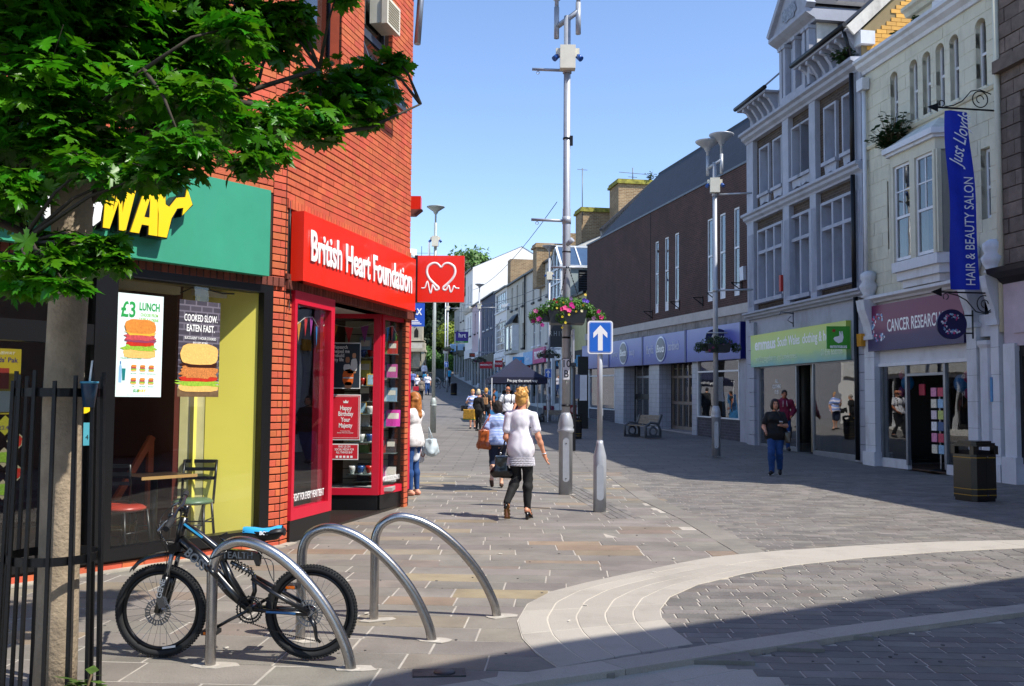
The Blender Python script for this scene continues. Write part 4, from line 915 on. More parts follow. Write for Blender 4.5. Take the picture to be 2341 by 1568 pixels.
o = text('NWYDRO DROS BOB CURIAD CALON', .1, WHITE, bld, (0,0,0), FR, .001, .001, fit=.7); o.matrix_local = RQ@Matrix.Translation((.45, -.008, .44))@Euler(FR).to_matrix().to_4x4()
EQ = Matrix.Translation(Vector((-2.25, 13.9, 0))-Vector(C0)); po('display_back', B().box(-.2, .62, .02, .04, .3, 2.7), M('slat wall', '#b5b19c', .7, var=.05), EQ); po('display_back', B().box(-.1, .55, .9, .92, .3, 2.7), M('brown paper wall', '#6b5540', .8), FQ)
sb = B()
for k in range(16): sb.box(-.2, .62, .014, .019, .4+k*.14, .41+k*.14)
po('slat_groove', sb, M('groove', '#3b3a33', .8), EQ, kind='stuff')
po('display_floor', B().box(-.1, .6, -.6, .01, .28, .33), M('pale shelf', '#a8a7a2', .5), EQ); po('display_floor', B().box(-.02, .68, .01, .9, .27, .32), M('pale shelf', '#a8a7a2'), FQ)
# shelves with books
BC = ['#2c3038', '#cfd3cf', '#3f6f86', '#b93a30', '#c55a9a', '#88a8bf', '#d8c95a', '#4a4140', '#e8e4dc', '#6f8f4a']
k = 0
ORD = ['lowest', 'second', 'third', 'fourth', 'fifth', 'top']
for i, z in enumerate((.52, .92, 1.3, 1.66, 2.0, 2.34)):
    sh = thing('glass_shelf', ORD[i]+' glass shelf of books in the angled red framed window', 'shelf', mat=Matrix.Translation(Vector(C0))@EQ, group='glass shelves in the charity shop window')
    obj('shelf_board', B().box(.0, .6, -.28, .01, z-.14, z-.13), M('shelf edge', '#6f7f7c', .2, spec=.8), sh)
    for j, u in enumerate((.04, .25, .44)):
        col = BC[(k*3+j) % 10]; k += 1; w_ = .15+.04*((k*7) % 3)/2; h = .2+.05*((k*5) % 3)/2
        if i == 2 and j == 2: col = '#d843a6'; w_, h = .2, .24
        bk = thing('book', f"{['dark','pale','teal','red','pink','blue','yellow','brown','white','green'][BC.index(col) if col in BC else 4]} book, number {['one','two','three'][j]} from the left on the {ORD[i]} shelf of the angled window", 'book', mat=Matrix.Translation(Vector(C0))@EQ@Matrix.Translation((u, -.2+.02*j, z-.13))@Matrix.Rotation(-.18, 4, 'X'), group='books on display')
        obj('cover', B().box(0, w_, 0, .025, 0, h), M('book '+col, col, .4, var=.15, vs=30), bk); obj('cover_print', B().box(.02, w_-.02, -.0015, -.0003, h*.45, h*.8), M('book print', '#e6e0d0' if k % 2 else '#8a2f3a', .5), bk)
for i, z in enumerate((.5, .95, 1.35, 1.75, 2.15)):
    sh = thing('glass_shelf', ORD[i]+' shelf of china and bric-a-brac right of the posters', 'shelf', mat=Matrix.Translation((-2.62, 13.2, 0)), group='bric-a-brac shelves')
    obj('shelf_board', B().box(.3, .68, .25, .6, z-.012, z), M('shelf edge', '#6f7f7c'), sh)
    for j in range(3):
        u = .36+j*.12; kk = (i*3+j) % 4; lab = ['white china cup','blue glass bowl','red enamel pot','small framed picture'][kk]
        t = thing(['cup','bowl','pot','picture'][kk], lab+f" on the {ORD[i]} bric-a-brac shelf, {['left','middle','right'][j]}", ['cup','bowl','pot','picture'][kk], (-2.62+u, 13.6, z), .4*j, 'bric-a-brac on display')
        if kk < 3: obj('bowl_body', B().lathe([(.02,0),(.035,.02),(.05,.07),(.055,.11),(.05,.11),(.03,.03),(0,.025)], 14), [M('white china','#dcdcd8',.2),M('blue glass','#2f4f86',.2),M('red enamel','#b02318',.3)][kk], t); obj('foot', B().lathe([(.03,0),(.028,.012)], 12), M('white china','#dcdcd8'), t)
        else: obj('picture_frame', B().box(-.07,.07,0,.012,0,.17), M('gilt','#b08a3a',.4), t); obj('print', B().box(-.055,.055,-.003,0,.015,.155), M('picture print','#7fa0b0',.6,var=.4,vs=30), t)
# posters in the frontal window
def wposter(name, label, x0, x1, z0, z1, mat):
    t = thing(name, label, 'poster', (-2.62, 13.175, 0)); obj('sheet', B().box(x0, x1, -.002, .002, z0, z1), M('white sheet', '#e9e9e6', .5), t); obj('print', B().box(x0+.012, x1-.012, -.004, -.0025, z0+.015, z1-.015), mat, t); return t
t = wposter('research_poster', 'dark slate charity poster of a man in an orange vest holding a girl', .12, .52, 1.7, 2.34, M('slate print', '#27323d', .5))
for i, s_ in enumerate(('Research', 'helped me', 'rebuild', 'my life')): text(s_, .07, WHITE, t, (.145, -.005, 2.275-i*.058), FR, .0005, .001, .75, 'LEFT')
pf = lambda *a: obj(a[0], wob(a[1], a[2], a[3], a[4], -.0055, amp=.05, seed=int(a[1]*99)), a[5], t)
pf('legs_print', .355, 1.75, .05, .045, M('print brown', '#5a3a28', .6)); pf('vest_print', .35, 1.86, .075, .11, M('print orange', '#e2661d', .5)); pf('shirt_print', .335, 1.99, .05, .05, M('print white', '#dedbd6', .6)); pf('girl_print', .43, 2.03, .045, .09, M('print white', '#dedbd6')); pf('face_print', .34, 2.1, .028, .04, M('print skin', '#b07a58', .6)); pf('girl_face_print', .43, 2.16, .025, .035, M('print skin2', '#d39a72', .6)); pf('arm_print', .4, 1.93, .06, .02, M('print skin', '#b07a58'))
obj('vest_stripe', B().box(.28, .42, -.0075, -.007, 1.84, 1.86), M('print silver', '#c4c4c4', .4), t)
t = wposter('birthday_poster', 'red poster with a white crown wishing a happy birthday to the queen', .12, .53, .99, 1.62, M('poster red', '#d02031', .5))
for i, s_ in enumerate(('Happy', 'Birthday', 'Your', 'Majesty')): text(s_, .085, WHITE, t, (.325, -.005, 1.43-i*.08), FR, .0005, .002, .72)
text('From all of the', .022, WHITE, t, (.325, -.005, 1.115), FR, .0004); text('British Heart Foundation', .022, WHITE, t, (.325, -.005, 1.09), FR, .0004)
obj('crown_print', B().prism([(.295,1.5),(.355,1.5),(.362,1.535),(.34,1.52),(.325,1.548),(.31,1.52),(.288,1.535)], -.0055, -.0045, 'xz'), WHITE, t)
bd = B()
for (a, c, p, q) in ((.145,.505,1.02,1.024),(.145,.505,1.588,1.592),(.145,.149,1.02,1.592),(.501,.505,1.02,1.592)): bd.box(a, c, -.0053, -.0045, p, q)
obj('border_print', bd, WHITE, t)
t = wposter('social_media_poster', 'small red notice about social media at the bottom of the poster column', .12, .51, .72, .94, M('poster red', '#d02031'))
for i, s_ in enumerate(('FIND US ON', 'SOCIAL MEDIA FOR', 'ALL THINGS BHF')): text(s_, .042, WHITE, t, (.315, -.005, .90-i*.04), FR, .0005, .0005, .72)
for i in range(5): obj('icon_print', B().box(.2+i*.05, .232+i*.05, -.0055, -.0045, .745, .775), WHITE, t)
# bunting strings
def bunting(label, fr, pts, cols, sizes):
    t = thing('bunting', label, 'bunting', mat=Matrix.Translation(Vector(C0))@fr)
    obj('string', B().tube(pts, .004, 5), M('white cord', '#d8d8d0', .7), t)
    P = [Vector(p) for p in pts]; n_ = len(cols)
    for i, c_ in enumerate(cols):
        f_ = (i+.7)/(n_+.3)*(len(P)-1); a = int(f_); p = P[a].lerp(P[min(a+1, len(P)-1)], f_-a); s_ = sizes
        b = B(); b.add([(p.x-s_*.42, p.y, p.z), (p.x+s_*.42, p.y+.01, p.z), (p.x, p.y+.012, p.z-s_*1.7), (p.x-s_*.42, p.y+.003, p.z), (p.x+s_*.42, p.y+.013, p.z), (p.x, p.y+.015, p.z-s_*1.7)], [(0,2,1),(3,4,5),(0,3,5,2),(1,2,5,4),(0,1,4,3)])
        obj('pennant', b, M('pennant '+c_, c_, .6), t)
bunting('string of small coloured pennants across the top of the left red framed window', B4, [(.26,.05,2.48),(.4,.05,2.38),(.62,.05,2.48),(.8,.05,2.5),(1.0,.05,2.36),(1.18,.05,2.47)], ['#2f9a58','#e0942a','#cf2a22','#a8449a','#2a80c4','#cf2a22'], .13)
bunting('string of orange and red pennants above the charity posters', FQ, [(.0,.05,2.64),(.2,.05,2.58),(.45,.05,2.55),(.68,.05,2.62)], ['#d9822a','#c2222c','#8a2a7a'], .14)
bunting('string of small pennants across the angled window beside the brick pier', RQ, [(.08,.05,2.5),(.3,.05,2.58),(.5,.05,2.62),(.66,.05,2.5),(.82,.05,2.56)], ['#cf4a22','#3a8ac4','#cf2a22','#5aa83a','#b0348a'], .13)
# clothes form behind the glass
mq = thing('dress_form', 'floral patterned dress on a stand behind the left red framed glass', 'mannequin', mat=Matrix.Translation(Vector(C0))@B4@Matrix.Translation((.38, .35, .3)))
obj('dress', B().lathe([(.05,1.0),(.12,1.02),(.13,.85),(.1,.7),(.16,.5),(.2,.1),(.0,.1)], 16), M('floral print', '#a83a4a', .8, var=.9, vs=25), mq); obj('stand', B().cyl((0,0,0),(0,0,1.35),.015), BLACK, mq); obj('head_form', B().ball((0,0,1.42),.08,12,(1,1,1.2)), M('bronze head', '#7a4426', .35, .4), mq)
rl = thing('clothes_rail', 'chrome rail of second hand clothes inside the left red framed window', 'clothes rail', mat=Matrix.Translation(Vector(C0))@B4@Matrix.Translation((.3, .9, 0)))
obj('rail_bar', B().cyl((0,0,1.75),(1.6,0,1.75),.015).cyl((0,0,0),(0,0,1.75),.015).cyl((1.6,0,0),(1.6,0,1.75),.015), ST0, rl)
for i, c_ in enumerate(('#c43a3a', '#d8d2c4', '#2f5f8a', '#c98aa0', '#3a3a42', '#d8b04a', '#5a8a5a', '#e4e0da', '#7a3a6a')):
    obj('garment', sdf_g(.12+i*.17), M('garment '+c_, c_, .85, var=.3, vs=12), rl)
wt = thing('wall_shelf', 'pale shelf of folded goods high on the back wall of the charity shop', 'shelf', mat=Matrix.Translation(Vector(C0))@B4@Matrix.Translation((.3, 2.3, 0)))
for z in (1.9, 2.2): obj('shelf_board', B().box(0, 3, 0, .28, z, z+.03), M('pale shelf', '#a8a7a2'), wt)
for i in range(14): obj('folded_cloth', B().box(.1+i*.2, .25+i*.2, .02, .25, 1.93+.3*(i % 2), 2.06+.3*(i % 2)+.03*(i % 3)), M('garment '+('#c43a3a','#d8d2c4','#2f5f8a','#d8b04a')[i % 4], '#888888', .85), wt)
# ------------------------------------------------------------------ buildings on the right-hand side; local x runs up the street, +y is the street side
aR1 = math.atan2(1, -.157); R1 = Matrix.Translation((8.99, 24.9, 0))@Matrix.Rotation(aR1, 4, 'Z')
GP = M('grey lilac masonry paint', '#a2a6b2', .75, var=.08, vs=3, bump=.3, bs=40, stain=.55, stcol=(.16, .16, .17)); GP2 = M('pale blocked window', '#a3abbb', .8, var=.06, vs=5, bump=.2)
DB = brick_mat('weathered dark brick', '#4f4036', '#362c27', '#5b5249', .225, .078, .012, .9, .8, .35)
CRM = M('cream green masonry paint', '#cbc7b2', .75, var=.06, vs=2.5, bump=.35, bs=30, piece=.03, stain=.5, stcol=(.24, .24, .18))
WP = M('white masonry paint', '#d0d3d8', .7, var=.06, bump=.3, stain=.5, stcol=(.25, .23, .2)); SLATE = brick_mat('slate roof', '#22262e', '#191c22', '#0e1013', .3, .2, .012, .6, .6, .3)
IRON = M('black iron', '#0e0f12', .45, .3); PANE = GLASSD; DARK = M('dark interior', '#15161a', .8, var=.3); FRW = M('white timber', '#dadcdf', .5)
def bp(name, b, mat, par, **k): return obj(name, b, mat, par, **k)
g = thing('grey_building', 'tall grey lilac building with dark brick panels and a pedimented dormer above the green sign', 'building', mat=R1)
# upper wall with openings: bricks plane at y=-.06, painted frame work proud of it
tf = [(-.15,.36,8.28,9.8),(.82,1.40,8.28,9.8),(2.35,2.86,8.32,9.8),(2.93,3.45,8.32,9.8),(4.23,4.76,8.32,9.8),(5.18,5.80,8.32,9.8)]
mf = [(-.12,1.64,4.85,7.1),(2.42,3.60,4.75,7.1),(4.24,6.0,4.88,7.1)]
b = B(); wall(b, -.6, 6.75, 4.5, 10.2, [(a-.03, c_+.03, p-.05, q+.03) for a, c_, p, q in tf+mf], -.06, -.5); bp('brick_wall', b, DB, g)
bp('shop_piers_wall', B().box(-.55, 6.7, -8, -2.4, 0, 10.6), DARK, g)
for (a, c, p, q) in tf:
    w_ = bp('blocked_window', B().box(a-.005, c+.005, -.42, -.38, p, q), GP2, g); f = B()
    for (x0, x1, z0, z1) in ((a-.07,a,p,q+.06),(c,c+.07,p,q+.06),(a,c,q,q+.06)): f.box(x0, x1, -.38, .03, z0, z1)
    obj('frame', f, GP, w_); obj('sill', B().box(a-.12, c+.12, -.3, .1, p-.1, p), GP, w_)
    obj('apron', B().prism([(a-.06,p-.1),(c+.06,p-.1),(c,p-.36),((a+c)/2,p-.3),(a,p-.36)], -.06, .02, 'xz'), GP, w_)
for (a, c, p, q), nl in zip(mf, (3, 2, 3)):
    w_ = bp('blocked_window', B().box(a-.005, c+.005, -.42, -.38, p, q), GP2, g); f = B()
    for (x0, x1, z0, z1) in ((a-.08,a,p,q+.08),(c,c+.08,p,q+.08),(a,c,q,q+.08)): f.box(x0, x1, -.38, .03, z0, z1)
    obj('frame', f, GP, w_); obj('sill', B().box(a-.14, c+.14, -.3, .12, p-.12, p), GP, w_)
    for i in range(1, nl): u = a+(c-a)*i/nl; obj('mullion', B().box(u-.05, u+.05, -.38, .01, p, q), GP, w_)
    obj('transom', B().box(a, c, -.379, .015, 6.38, 6.48), GP, w_)
for (a, c) in ((-.7,-.28),(1.83,2.2),(3.56,3.98),(6.2,6.72)):
    bp('pilaster', B().box(a, c, -.1, .1, 7.85, 10.2), GP, g); bp('pilaster', B().box(a, c, -.1, .1, 4.5, 7.5), GP, g)
    fl_ = B()
    for i in range(4): fl_.box(a+.05+i*(c-a-.1)/4, a+.05+(i+.5)*(c-a-.1)/4, .1, .115, 4.7, 7.1)
    bp('fluting', fl_, GP, g, kind='stuff')
def cornice(name, u0, u1, z, prof, mat, par):
    b = B(); n_ = len(prof)
    for u in (u0, u1): b.v += [(u, y, z+dz) for y, dz in prof]
    b.f += [tuple(range(n_)), tuple(reversed(range(n_, 2*n_)))]+[(i, i+n_, (i+1) % n_+n_, (i+1) % n_) for i in range(n_)]; b.sm += [False]*(n_+2)
    return obj(name, b, mat, par)
CP = [(-.3,0),(.12,0),(.15,.06),(.26,.12),(.28,.2),(.38,.24),(.38,.32),(-.3,.36)]
cornice('main_cornice', -.72, 6.76, 10.2, [(y, z*1.05) for y, z in CP], GP, g); cornice('string_course', -.74, 6.78, 7.5, [(y*.8, z*.95) for y, z in CP], GP, g); cornice('shop_cornice', -.74, 6.78, 4.28, [(y*.7+.02, z*.7) for y, z in CP], GP, g)
# attic eaves with brackets
for (a, c) in ((-.55, 2.5), (4.45, 6.75)):
    bp('attic_wall', B().box(a, c, -.4, -.05, 10.58, 11.3), GP, g); bp('soffit', B().box(a, c, -.1, .42, 11.3, 11.36), GP, g)
    bp('gutter', B().cyl((a-.05, .46, 11.42), (c+.05, .46, 11.42), .07, n=10), IRON, g)
    n_ = int((c-a)/.42)
    for i in range(n_):
        u = a+.2+i*.42; bp('eaves_bracket', B().prism([(-.05,11.3),(.38,11.3),(.38,11.2),(.25,11.15),(.15,11.0),(.08,10.9),(.02,10.75),(-.05,10.75)], u-.06, u+.06, 'yz'), GP, g)
    bp('roof_slope', B().add([(a,.45,11.42),(c,.45,11.42),(c,-3.6,15.0),(a,-3.6,15.0)], [(0,1,2,3)]), SLATE, g)
bp('roof_slope', B().add([(2.4,.0,11.35),(4.5,.0,11.35),(4.5,-3.6,15.0),(2.4,-3.6,15.0)], [(0,1,2,3)]), SLATE, g)
bp('back_roof', B().add([(-.6,-3.6,15.0),(6.75,-3.6,15.0),(6.75,-8,11),(-.6,-8,11)], [(0,1,2,3)]), SLATE, g)
# dormer
dm = bp('dormer', B().box(1.9, 3.95, -1.8, -.02, 10.56, 12.75), GP, g)
for (a, c) in ((2.34, 2.8), (3.0, 3.48)):
    obj('window_recess', B().box(a, c, -.01, .02, 10.85, 12.3), GP2, dm)
for a in (1.93, 2.2, 2.82, 3.5, 3.75): obj('dormer_pilaster', B().box(a, a+.16, -.01, .2, 10.72, 12.35).box(a-.03, a+.19, -.01, .24, 12.35, 12.45), GP, dm)
obj('dormer_sill', B().box(2.1, 3.75, 0, .26, 10.62, 10.8), GP, dm)
cornice('dormer_cornice', 1.65, 4.2, 12.5, [(-1.6,0),(.12,0),(.15,.06),(.3,.14),(.42,.22),(.42,.32),(-1.6,.34)], GP, dm)
obj('pediment', B().prism([(1.65,12.84),(4.2,12.84),(2.93,14.1)], -1.6, .3, 'xz'), GP, dm)
obj('pediment_moulding', B().bar((1.6,.3,12.9),(2.93,.3,14.2),.28,.16).bar((4.25,.3,12.9),(2.93,.3,14.2),.28,.16), GP, dm)
obj('carved_panel', wob(2.93, 13.2, .45, .22, .33, seed=5, amp=.2), M('carved stone', '#8b93a0', .9, var=.5, vs=15), dm)
obj('dormer_roof', B().add([(1.6,.4,12.95),(2.93,.4,14.25),(2.93,-2.6,14.25),(1.6,-2.0,12.95),(4.25,.4,12.95),(4.25,-2.0,12.95)], [(0,1,2,3),(1,4,5,2)]), SLATE, dm)
# sunlit cheek: white plaster and large slates
ck = obj('dormer_cheek', B().box(1.86, 1.90, -.8, -.02, 10.9, 12.5), M('peeling white plaster', '#e2ddd3', .85, var=.15, stain=.5, stcol=(.35, .3, .22)), dm)
for r in range(6):
    for c_ in range(4): obj('slate', B().box(1.84-.012*((r) % 2), 1.86, -.85-.42*(c_+1)+.01+.2*(r % 2), -.85-.42*c_-.0+.2*(r % 2), 11.3+.36*r, 11.3+.36*(r+1)-.012), M('large slate', '#5d5f6c', .5, var=.15, piece=.15), dm)
obj('scroll', B().cyl((1.8, .05, 11.15), (1.9, .05, 11.15), .22, n=18).cyl((1.79, .05, 11.15), (1.8, .05, 11.15), .1, n=14), GP, dm)
# yellow brick gable end
YB = M('yellow glazed brick', '#d9a13c', .5, var=.1, piece=.14, vs=5)
bp('gable_wall', B().prism([(.0,10.5),(-8,10.5),(-3.6,14.9),(.0,11.3)], -.6, -.57, 'yz'), M('gable mortar', '#8a7a58', .9), g)
gb_ = B(); ng = 0
for r in range(34):
    z = 10.56+r*.115; y = -.15-(.14 if r % 2 else 0)
    while y > -7.6:
        lim = 11.2+(-y)*1.0 if y > -3.6 else 14.9-(-3.6-y)
        if z+.1 < lim-.1:
            if y > -3.2 and ng < 120: bp('brick', B().box(-.62, -.6, y-.27, y, z, z+.103), YB, g); ng += 1
            else: gb_.box(-.62, -.6, y-.27, y, z, z+.103)
        y -= .28
if gb_.v: bp('further_brick', gb_, YB, g, kind='stuff')
bp('barge_board', B().bar((-.66, .35, 11.25), (-.66, -3.6, 15.0), .06, .3), M('old white board', '#c9c4ba', .8, var=.2, stain=.4), g)
bp('kneeler_stone', B().box(-.75, -.4, -.3, .1, 10.9, 11.25), WP, g)
bp('drain_pipe', B().cyl((-.42, .2, 7.8), (-.42, .2, 10.2), .06).cyl((-.42, .2, 4.5), (-.42, .2, 7.5), .06).tube([(-.42,.42,11.4),(-.42,.3,11.0),(-.42,.2,10.6)], .05, 8).cyl((-.4, .16, .1), (-.4, .16, 4.3), .06), IRON, g)
def weed(name, label, loc, n_, r, h, parent=None, mat=None, col='#2f4a22', frame=None):
    rr = random.Random(int(loc[0]*100+loc[2]*37)); t = thing(name, label, 'plant', mat=(frame or Matrix())@Matrix.Translation(loc)); st_ = B(); lf = B()
    for i in range(n_):
        a = rr.uniform(0, 2*PI); rad = r*rr.random()**.5; hh = h*rr.uniform(.4, 1)*(1-.4*rad/r); p0 = Vector((0, 0, 0)); p1 = Vector((math.cos(a)*rad, math.sin(a)*rad, hh)); st_.tube([p0, p0.lerp(p1, .5)+Vector((0,0,.05*h)), p1], .006, 4)
        for k in range(14):
            f_ = rr.uniform(.15, 1.02); p = p0.lerp(p1, f_)+Vector((rr.gauss(0, .03), rr.gauss(0, .03), rr.gauss(0, .03)))*r*2; b_ = rr.uniform(0, 2*PI); L_ = rr.uniform(.1, .2)*(.5+r); d = Vector((math.cos(b_), math.sin(b_), rr.uniform(-.5, .3))); s_ = Vector((-math.sin(b_), math.cos(b_), rr.uniform(-.3, .3)))*L_*.34
            lf.add([p, p+d*L_*.5+s_, p+d*L_, p+d*L_*.5-s_], [(0,1,2,3)])
    obj('stem', st_, M('weed stem', '#5a4a30', .8), t); obj('leaf_mass', lf, M('weed leaf '+col, col, .5, var=.4, vs=12, trans=.3), t, kind='stuff')
    return t
weed('gutter_weed', 'small green weed growing from the cornice beside the down pipe', (-.2, .35, 10.55), 16, .35, .55, frame=R1)
# shop front of the green sign
f = B(); wall(f, -.55, 6.72, .0, 4.28, [(-.1,6.12,.02,2.72)], .0, -.12); bp('shop_surround', f, GP, g)
for (a, c) in ((-.72,-.2),(6.2,6.74)):
    for r in range(9): bp('pier_block', B().box(a, c, .0, .12, .05+r*.46, .05+r*.46+.445), GP, g)
bp('pier_block', B().box(6.74, 7.05, -.1, .03, 0, 4.3), GP, g)
sf = B()
for (a, c, p, q) in ((-.1,6.12,2.66,2.72),(-.1,2.42,.02,.2),(3.42,6.12,.02,.24),(-.1,-.04,.2,2.66),(6.06,6.12,.24,2.66),(2.36,2.42,.2,2.66),(3.42,3.48,.24,2.66)): sf.box(a, c, -.1, -.02, p, q)
bp('shop_frame', sf, M('silver shop frame', '#8a8f98', .35, .6), g)
bp('display_glass', B().box(-.04, 2.36, -.06, -.052, .2, 2.66), GLASSR, g); bp('display_glass', B().box(3.48, 6.06, -.06, -.052, .24, 2.66), GLASSR, g)
for (a, yy) in ((2.44, 0), (3.40, 0)): bp('entrance_glass', B().box(a-.003, a+.003, -1.3, -.1, .1, 2.66), GLASSD, g)
bp('round_column', B().cyl((3.1, -.45, .12), (3.1, -.45, 2.7), .13), M('pale column', '#b9b5a6', .5), g)
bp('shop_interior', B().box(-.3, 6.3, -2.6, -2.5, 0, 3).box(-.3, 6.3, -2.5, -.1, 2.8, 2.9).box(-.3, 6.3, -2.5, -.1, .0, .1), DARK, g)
bp('display_furniture', B().box(1.15, 1.8, -1.3, -.6, .1, .9), M('brown chest', '#3f2618', .5), g)
nt_ = text('ALL\nCLOTHING\n£1.95', .17, WHITE, g, (4.85, -.045, 2.05), BK, .001, .002, .7);
ems = thing('charity_fascia_sign', 'long pale green gradient fascia reading a charity name above the glass shop front', 'sign', mat=R1)
def gradient_mat(name, stops, axis='X', a=0., b_=1.):
    if name in MATS: return MATS[name]
    m = bpy.data.materials.new(name); m.use_nodes = True; n = m.node_tree.nodes; L = m.node_tree.links; bs_ = n['Principled BSDF']; bs_.inputs['Roughness'].default_value = .35
    tc = n.new('ShaderNodeTexCoord'); sp = n.new('ShaderNodeSeparateXYZ'); L.new(tc.outputs['Object'], sp.inputs[0]); mr = n.new('ShaderNodeMapRange'); mr.inputs['From Min'].default_value = a; mr.inputs['From Max'].default_value = b_; L.new(sp.outputs[axis], mr.inputs['Value'])
    no = n.new('ShaderNodeTexNoise'); no.inputs['Scale'].default_value = 1.1; L.new(tc.outputs['Object'], no.inputs['Vector']); ad = n.new('ShaderNodeMath'); ad.operation = 'MULTIPLY_ADD'; ad.inputs[1].default_value = .35; L.new(no.outputs['Fac'], ad.inputs[0]); L.new(mr.outputs[0], ad.inputs[2])
    sb_ = n.new('ShaderNodeMath'); sb_.operation = 'SUBTRACT'; sb_.inputs[1].default_value = .175; L.new(ad.outputs[0], sb_.inputs[0])
    cr = n.new('ShaderNodeValToRGB'); e = cr.color_ramp.elements; e[0].color = (*hx(stops[0][1]), 1); e[0].position = stops[0][0]; e[1].color = (*hx(stops[-1][1]), 1); e[1].position = stops[-1][0]
    for p, c in stops[1:-1]: x = e.new(p); x.color = (*hx(c), 1)
    L.new(sb_.outputs[0], cr.inputs[0]); L.new(cr.outputs[0], bs_.inputs['Base Color']); MATS[name] = m; return m
obj('board', B().box(.15, 6.4, .0, .14, 2.70, 3.74), gradient_mat('green gradient print', [(0,'#5aa0a0'),(.3,'#a6c870'),(.6,'#b2cf78'),(1,'#b9c83c')], 'Z', 2.7, 3.74), ems)
text('emmaus', .5, WHITE, ems, (6.05, .143, 3.4), BK, .003, .014, .8, 'LEFT', fit=1.55); text('South Wales  clothing & home', .4, WHITE, ems, (4.35, .143, 3.4), BK, .002, .006, .62, 'LEFT', fit=3.6)
text('working together to end homelessness', .26, M('pale green letters', '#d8ead0', .5), ems, (6.0, .143, 2.95), BK, .002, .0, .72, 'LEFT'); text('01656 658986', .26, M('pale green letters', '#d8ead0'), ems, (1.55, .143, 2.95), BK, .002, .0, .8, 'LEFT')
pjg = thing('green_projecting_sign', 'square green hanging sign with a white hand and flower above the charity shop', 'sign', (8.47, 24.6, 3.25), -.05); pjg.scale = (.82,)*3
obj('panel', B().box(-.36, .36, -.03, .03, -.36, .36), M('leaf green sign', '#3f9a2a', .4), pjg); text('emmaus', .17, WHITE, pjg, (0, -.032, -.28), FR, .002, .004, .95)
obj('hand_print', B().prism([(-.1,-.12),(0,-.18),(.12,-.14),(.16,0),(.13,.2),(.1,.2),(.09,.08),(.06,.2),(.03,.2),(.03,.06),(-.02,.04),(-.12,.02),(-.16,-.04)], -.033, -.0305, 'xz'), WHITE, pjg)
obj('flower_print', B().prism([(-.14+.05*math.cos(t)*(1+.3*math.cos(5*t)), .22+.05*math.sin(t)*(1+.3*math.cos(5*t))) for t in np.linspace(0, 2*PI, 24)[:-1]], -.034, -.0305, 'xz'), M('flower red', '#a3201c', .5), pjg)
br_ = thing('lamp_bracket', 'small empty wrought iron hook bracket on the grey fascia above the green sign', 'bracket', mat=R1); obj('scroll_iron', B().tube([(3.3,.1,4.2),(3.3,.5,4.25),(3.3,.55,4.15)], .02, 6).tube([(3.3,.12,3.8),(3.3,.12,4.25)], .02, 6).tube([(3.3,.12,3.9),(3.3,.3,4.0),(3.3,.2,4.12)], .015, 6), M('grey iron', '#6c7078', .6), br_)
rb = thing('red_wall_box', 'narrow red box fixed on the grey wall below the middle windows', 'box', mat=R1); obj('case', B().box(4.0, 4.12, .1, .18, 4.95, 5.45), M('box red', '#a8251e', .5), rb)

# ---- cream building (u -5.93 .. -.7)
c = thing('cream_building', 'pale cream green stucco building with narrow round headed windows and an oriel bay', 'building', mat=R1)
ah = [(-2.25,-1.92,8.2,9.7),(-3.08,-2.76,8.2,9.7),(-3.60,-3.28,8.2,9.7),(-4.12,-3.80,8.2,9.7),(-4.64,-4.32,8.2,9.7),(-5.56,-5.22,8.18,9.7)]
lh = [(-2.22,-1.70,5.35,7.04),(-5.6,-5.3,5.4,6.9),(-4.55,-2.45,4.8,7.5)]
bricks(c, 'stucco_block', -5.95, -.72, 4.15, 10.0, ah+lh, CRM, bw=.74, bh=.318, gv=.008, gh=.012, depth=.1, yf=.0, face=1, n_obj=300, jit=.003)
b = B(); wall(b, -5.95, -.72, 4.1, 10.3, ah+lh, -.009, -.35); bp('stucco_wall', b, CRM, c)
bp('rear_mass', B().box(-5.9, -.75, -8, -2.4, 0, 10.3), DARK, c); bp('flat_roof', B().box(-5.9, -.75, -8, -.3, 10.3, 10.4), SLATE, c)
cornice('parapet_cornice', -6.0, -.66, 10.05, [(-.3,0),(.05,0),(.08,.08),(.2,.16),(.22,.24),(.3,.28),(.3,.36),(-.3,.4)], WP, c)
cornice('string_course', -5.95, -.72, 8.02, [(-.02,0),(.05,.02),(.09,.08),(.05,.12),(-.02,.12)], CRM, c)
bp('attic', B().box(-5.9, -2.5, -3.5, -.25, 10.4, 11.5), CRM, c); bp('attic_window', B().box(-4.0, -3.4, -.26, -.2, 10.75, 11.4), FRW, c)
cornice('attic_cornice', -5.95, -2.4, 10.9, [(-.3,0),(-.15,0),(-.1,.1),(-.02,.14),(-.02,.22),(-.3,.24)], CRM, c)
for (a, c_, p, q) in ah:
    w_ = bp('window', B().box(a, c_, -.33, -.3, p, q), M('room black', '#14171a', .6), c); f = B()
    for (x0, x1, z0, z1) in ((a,a+.05,p,q),(c_-.05,c_,p,q),(a+.05,c_-.05,p,p+.06),(a+.05,c_-.05,(p+q)/2-.03,(p+q)/2+.03)): f.box(x0, x1, -.18, -.12, z0, z1)
    obj('frame', f, FRW, w_); obj('pane', B().box(a+.05, c_-.05, -.16, -.155, p+.06, q-.02), PANE, w_)
    # rounded head: fills the corners of the opening
    arc = [(a-.02, q+.02), (a-.02, q-.17)]+[((a+c_)/2-(c_-a)/2*math.cos(t), q-.17+.15*math.sin(t)) for t in np.linspace(0, PI, 9)]+[(c_+.02, q-.17), (c_+.02, q+.02)]
    obj('arched_head', B().prism(arc, -.3, .004, 'xz'), CRM, w_); obj('sill', B().box(a-.04, c_+.04, -.2, .05, p-.07, p), CRM, w_)
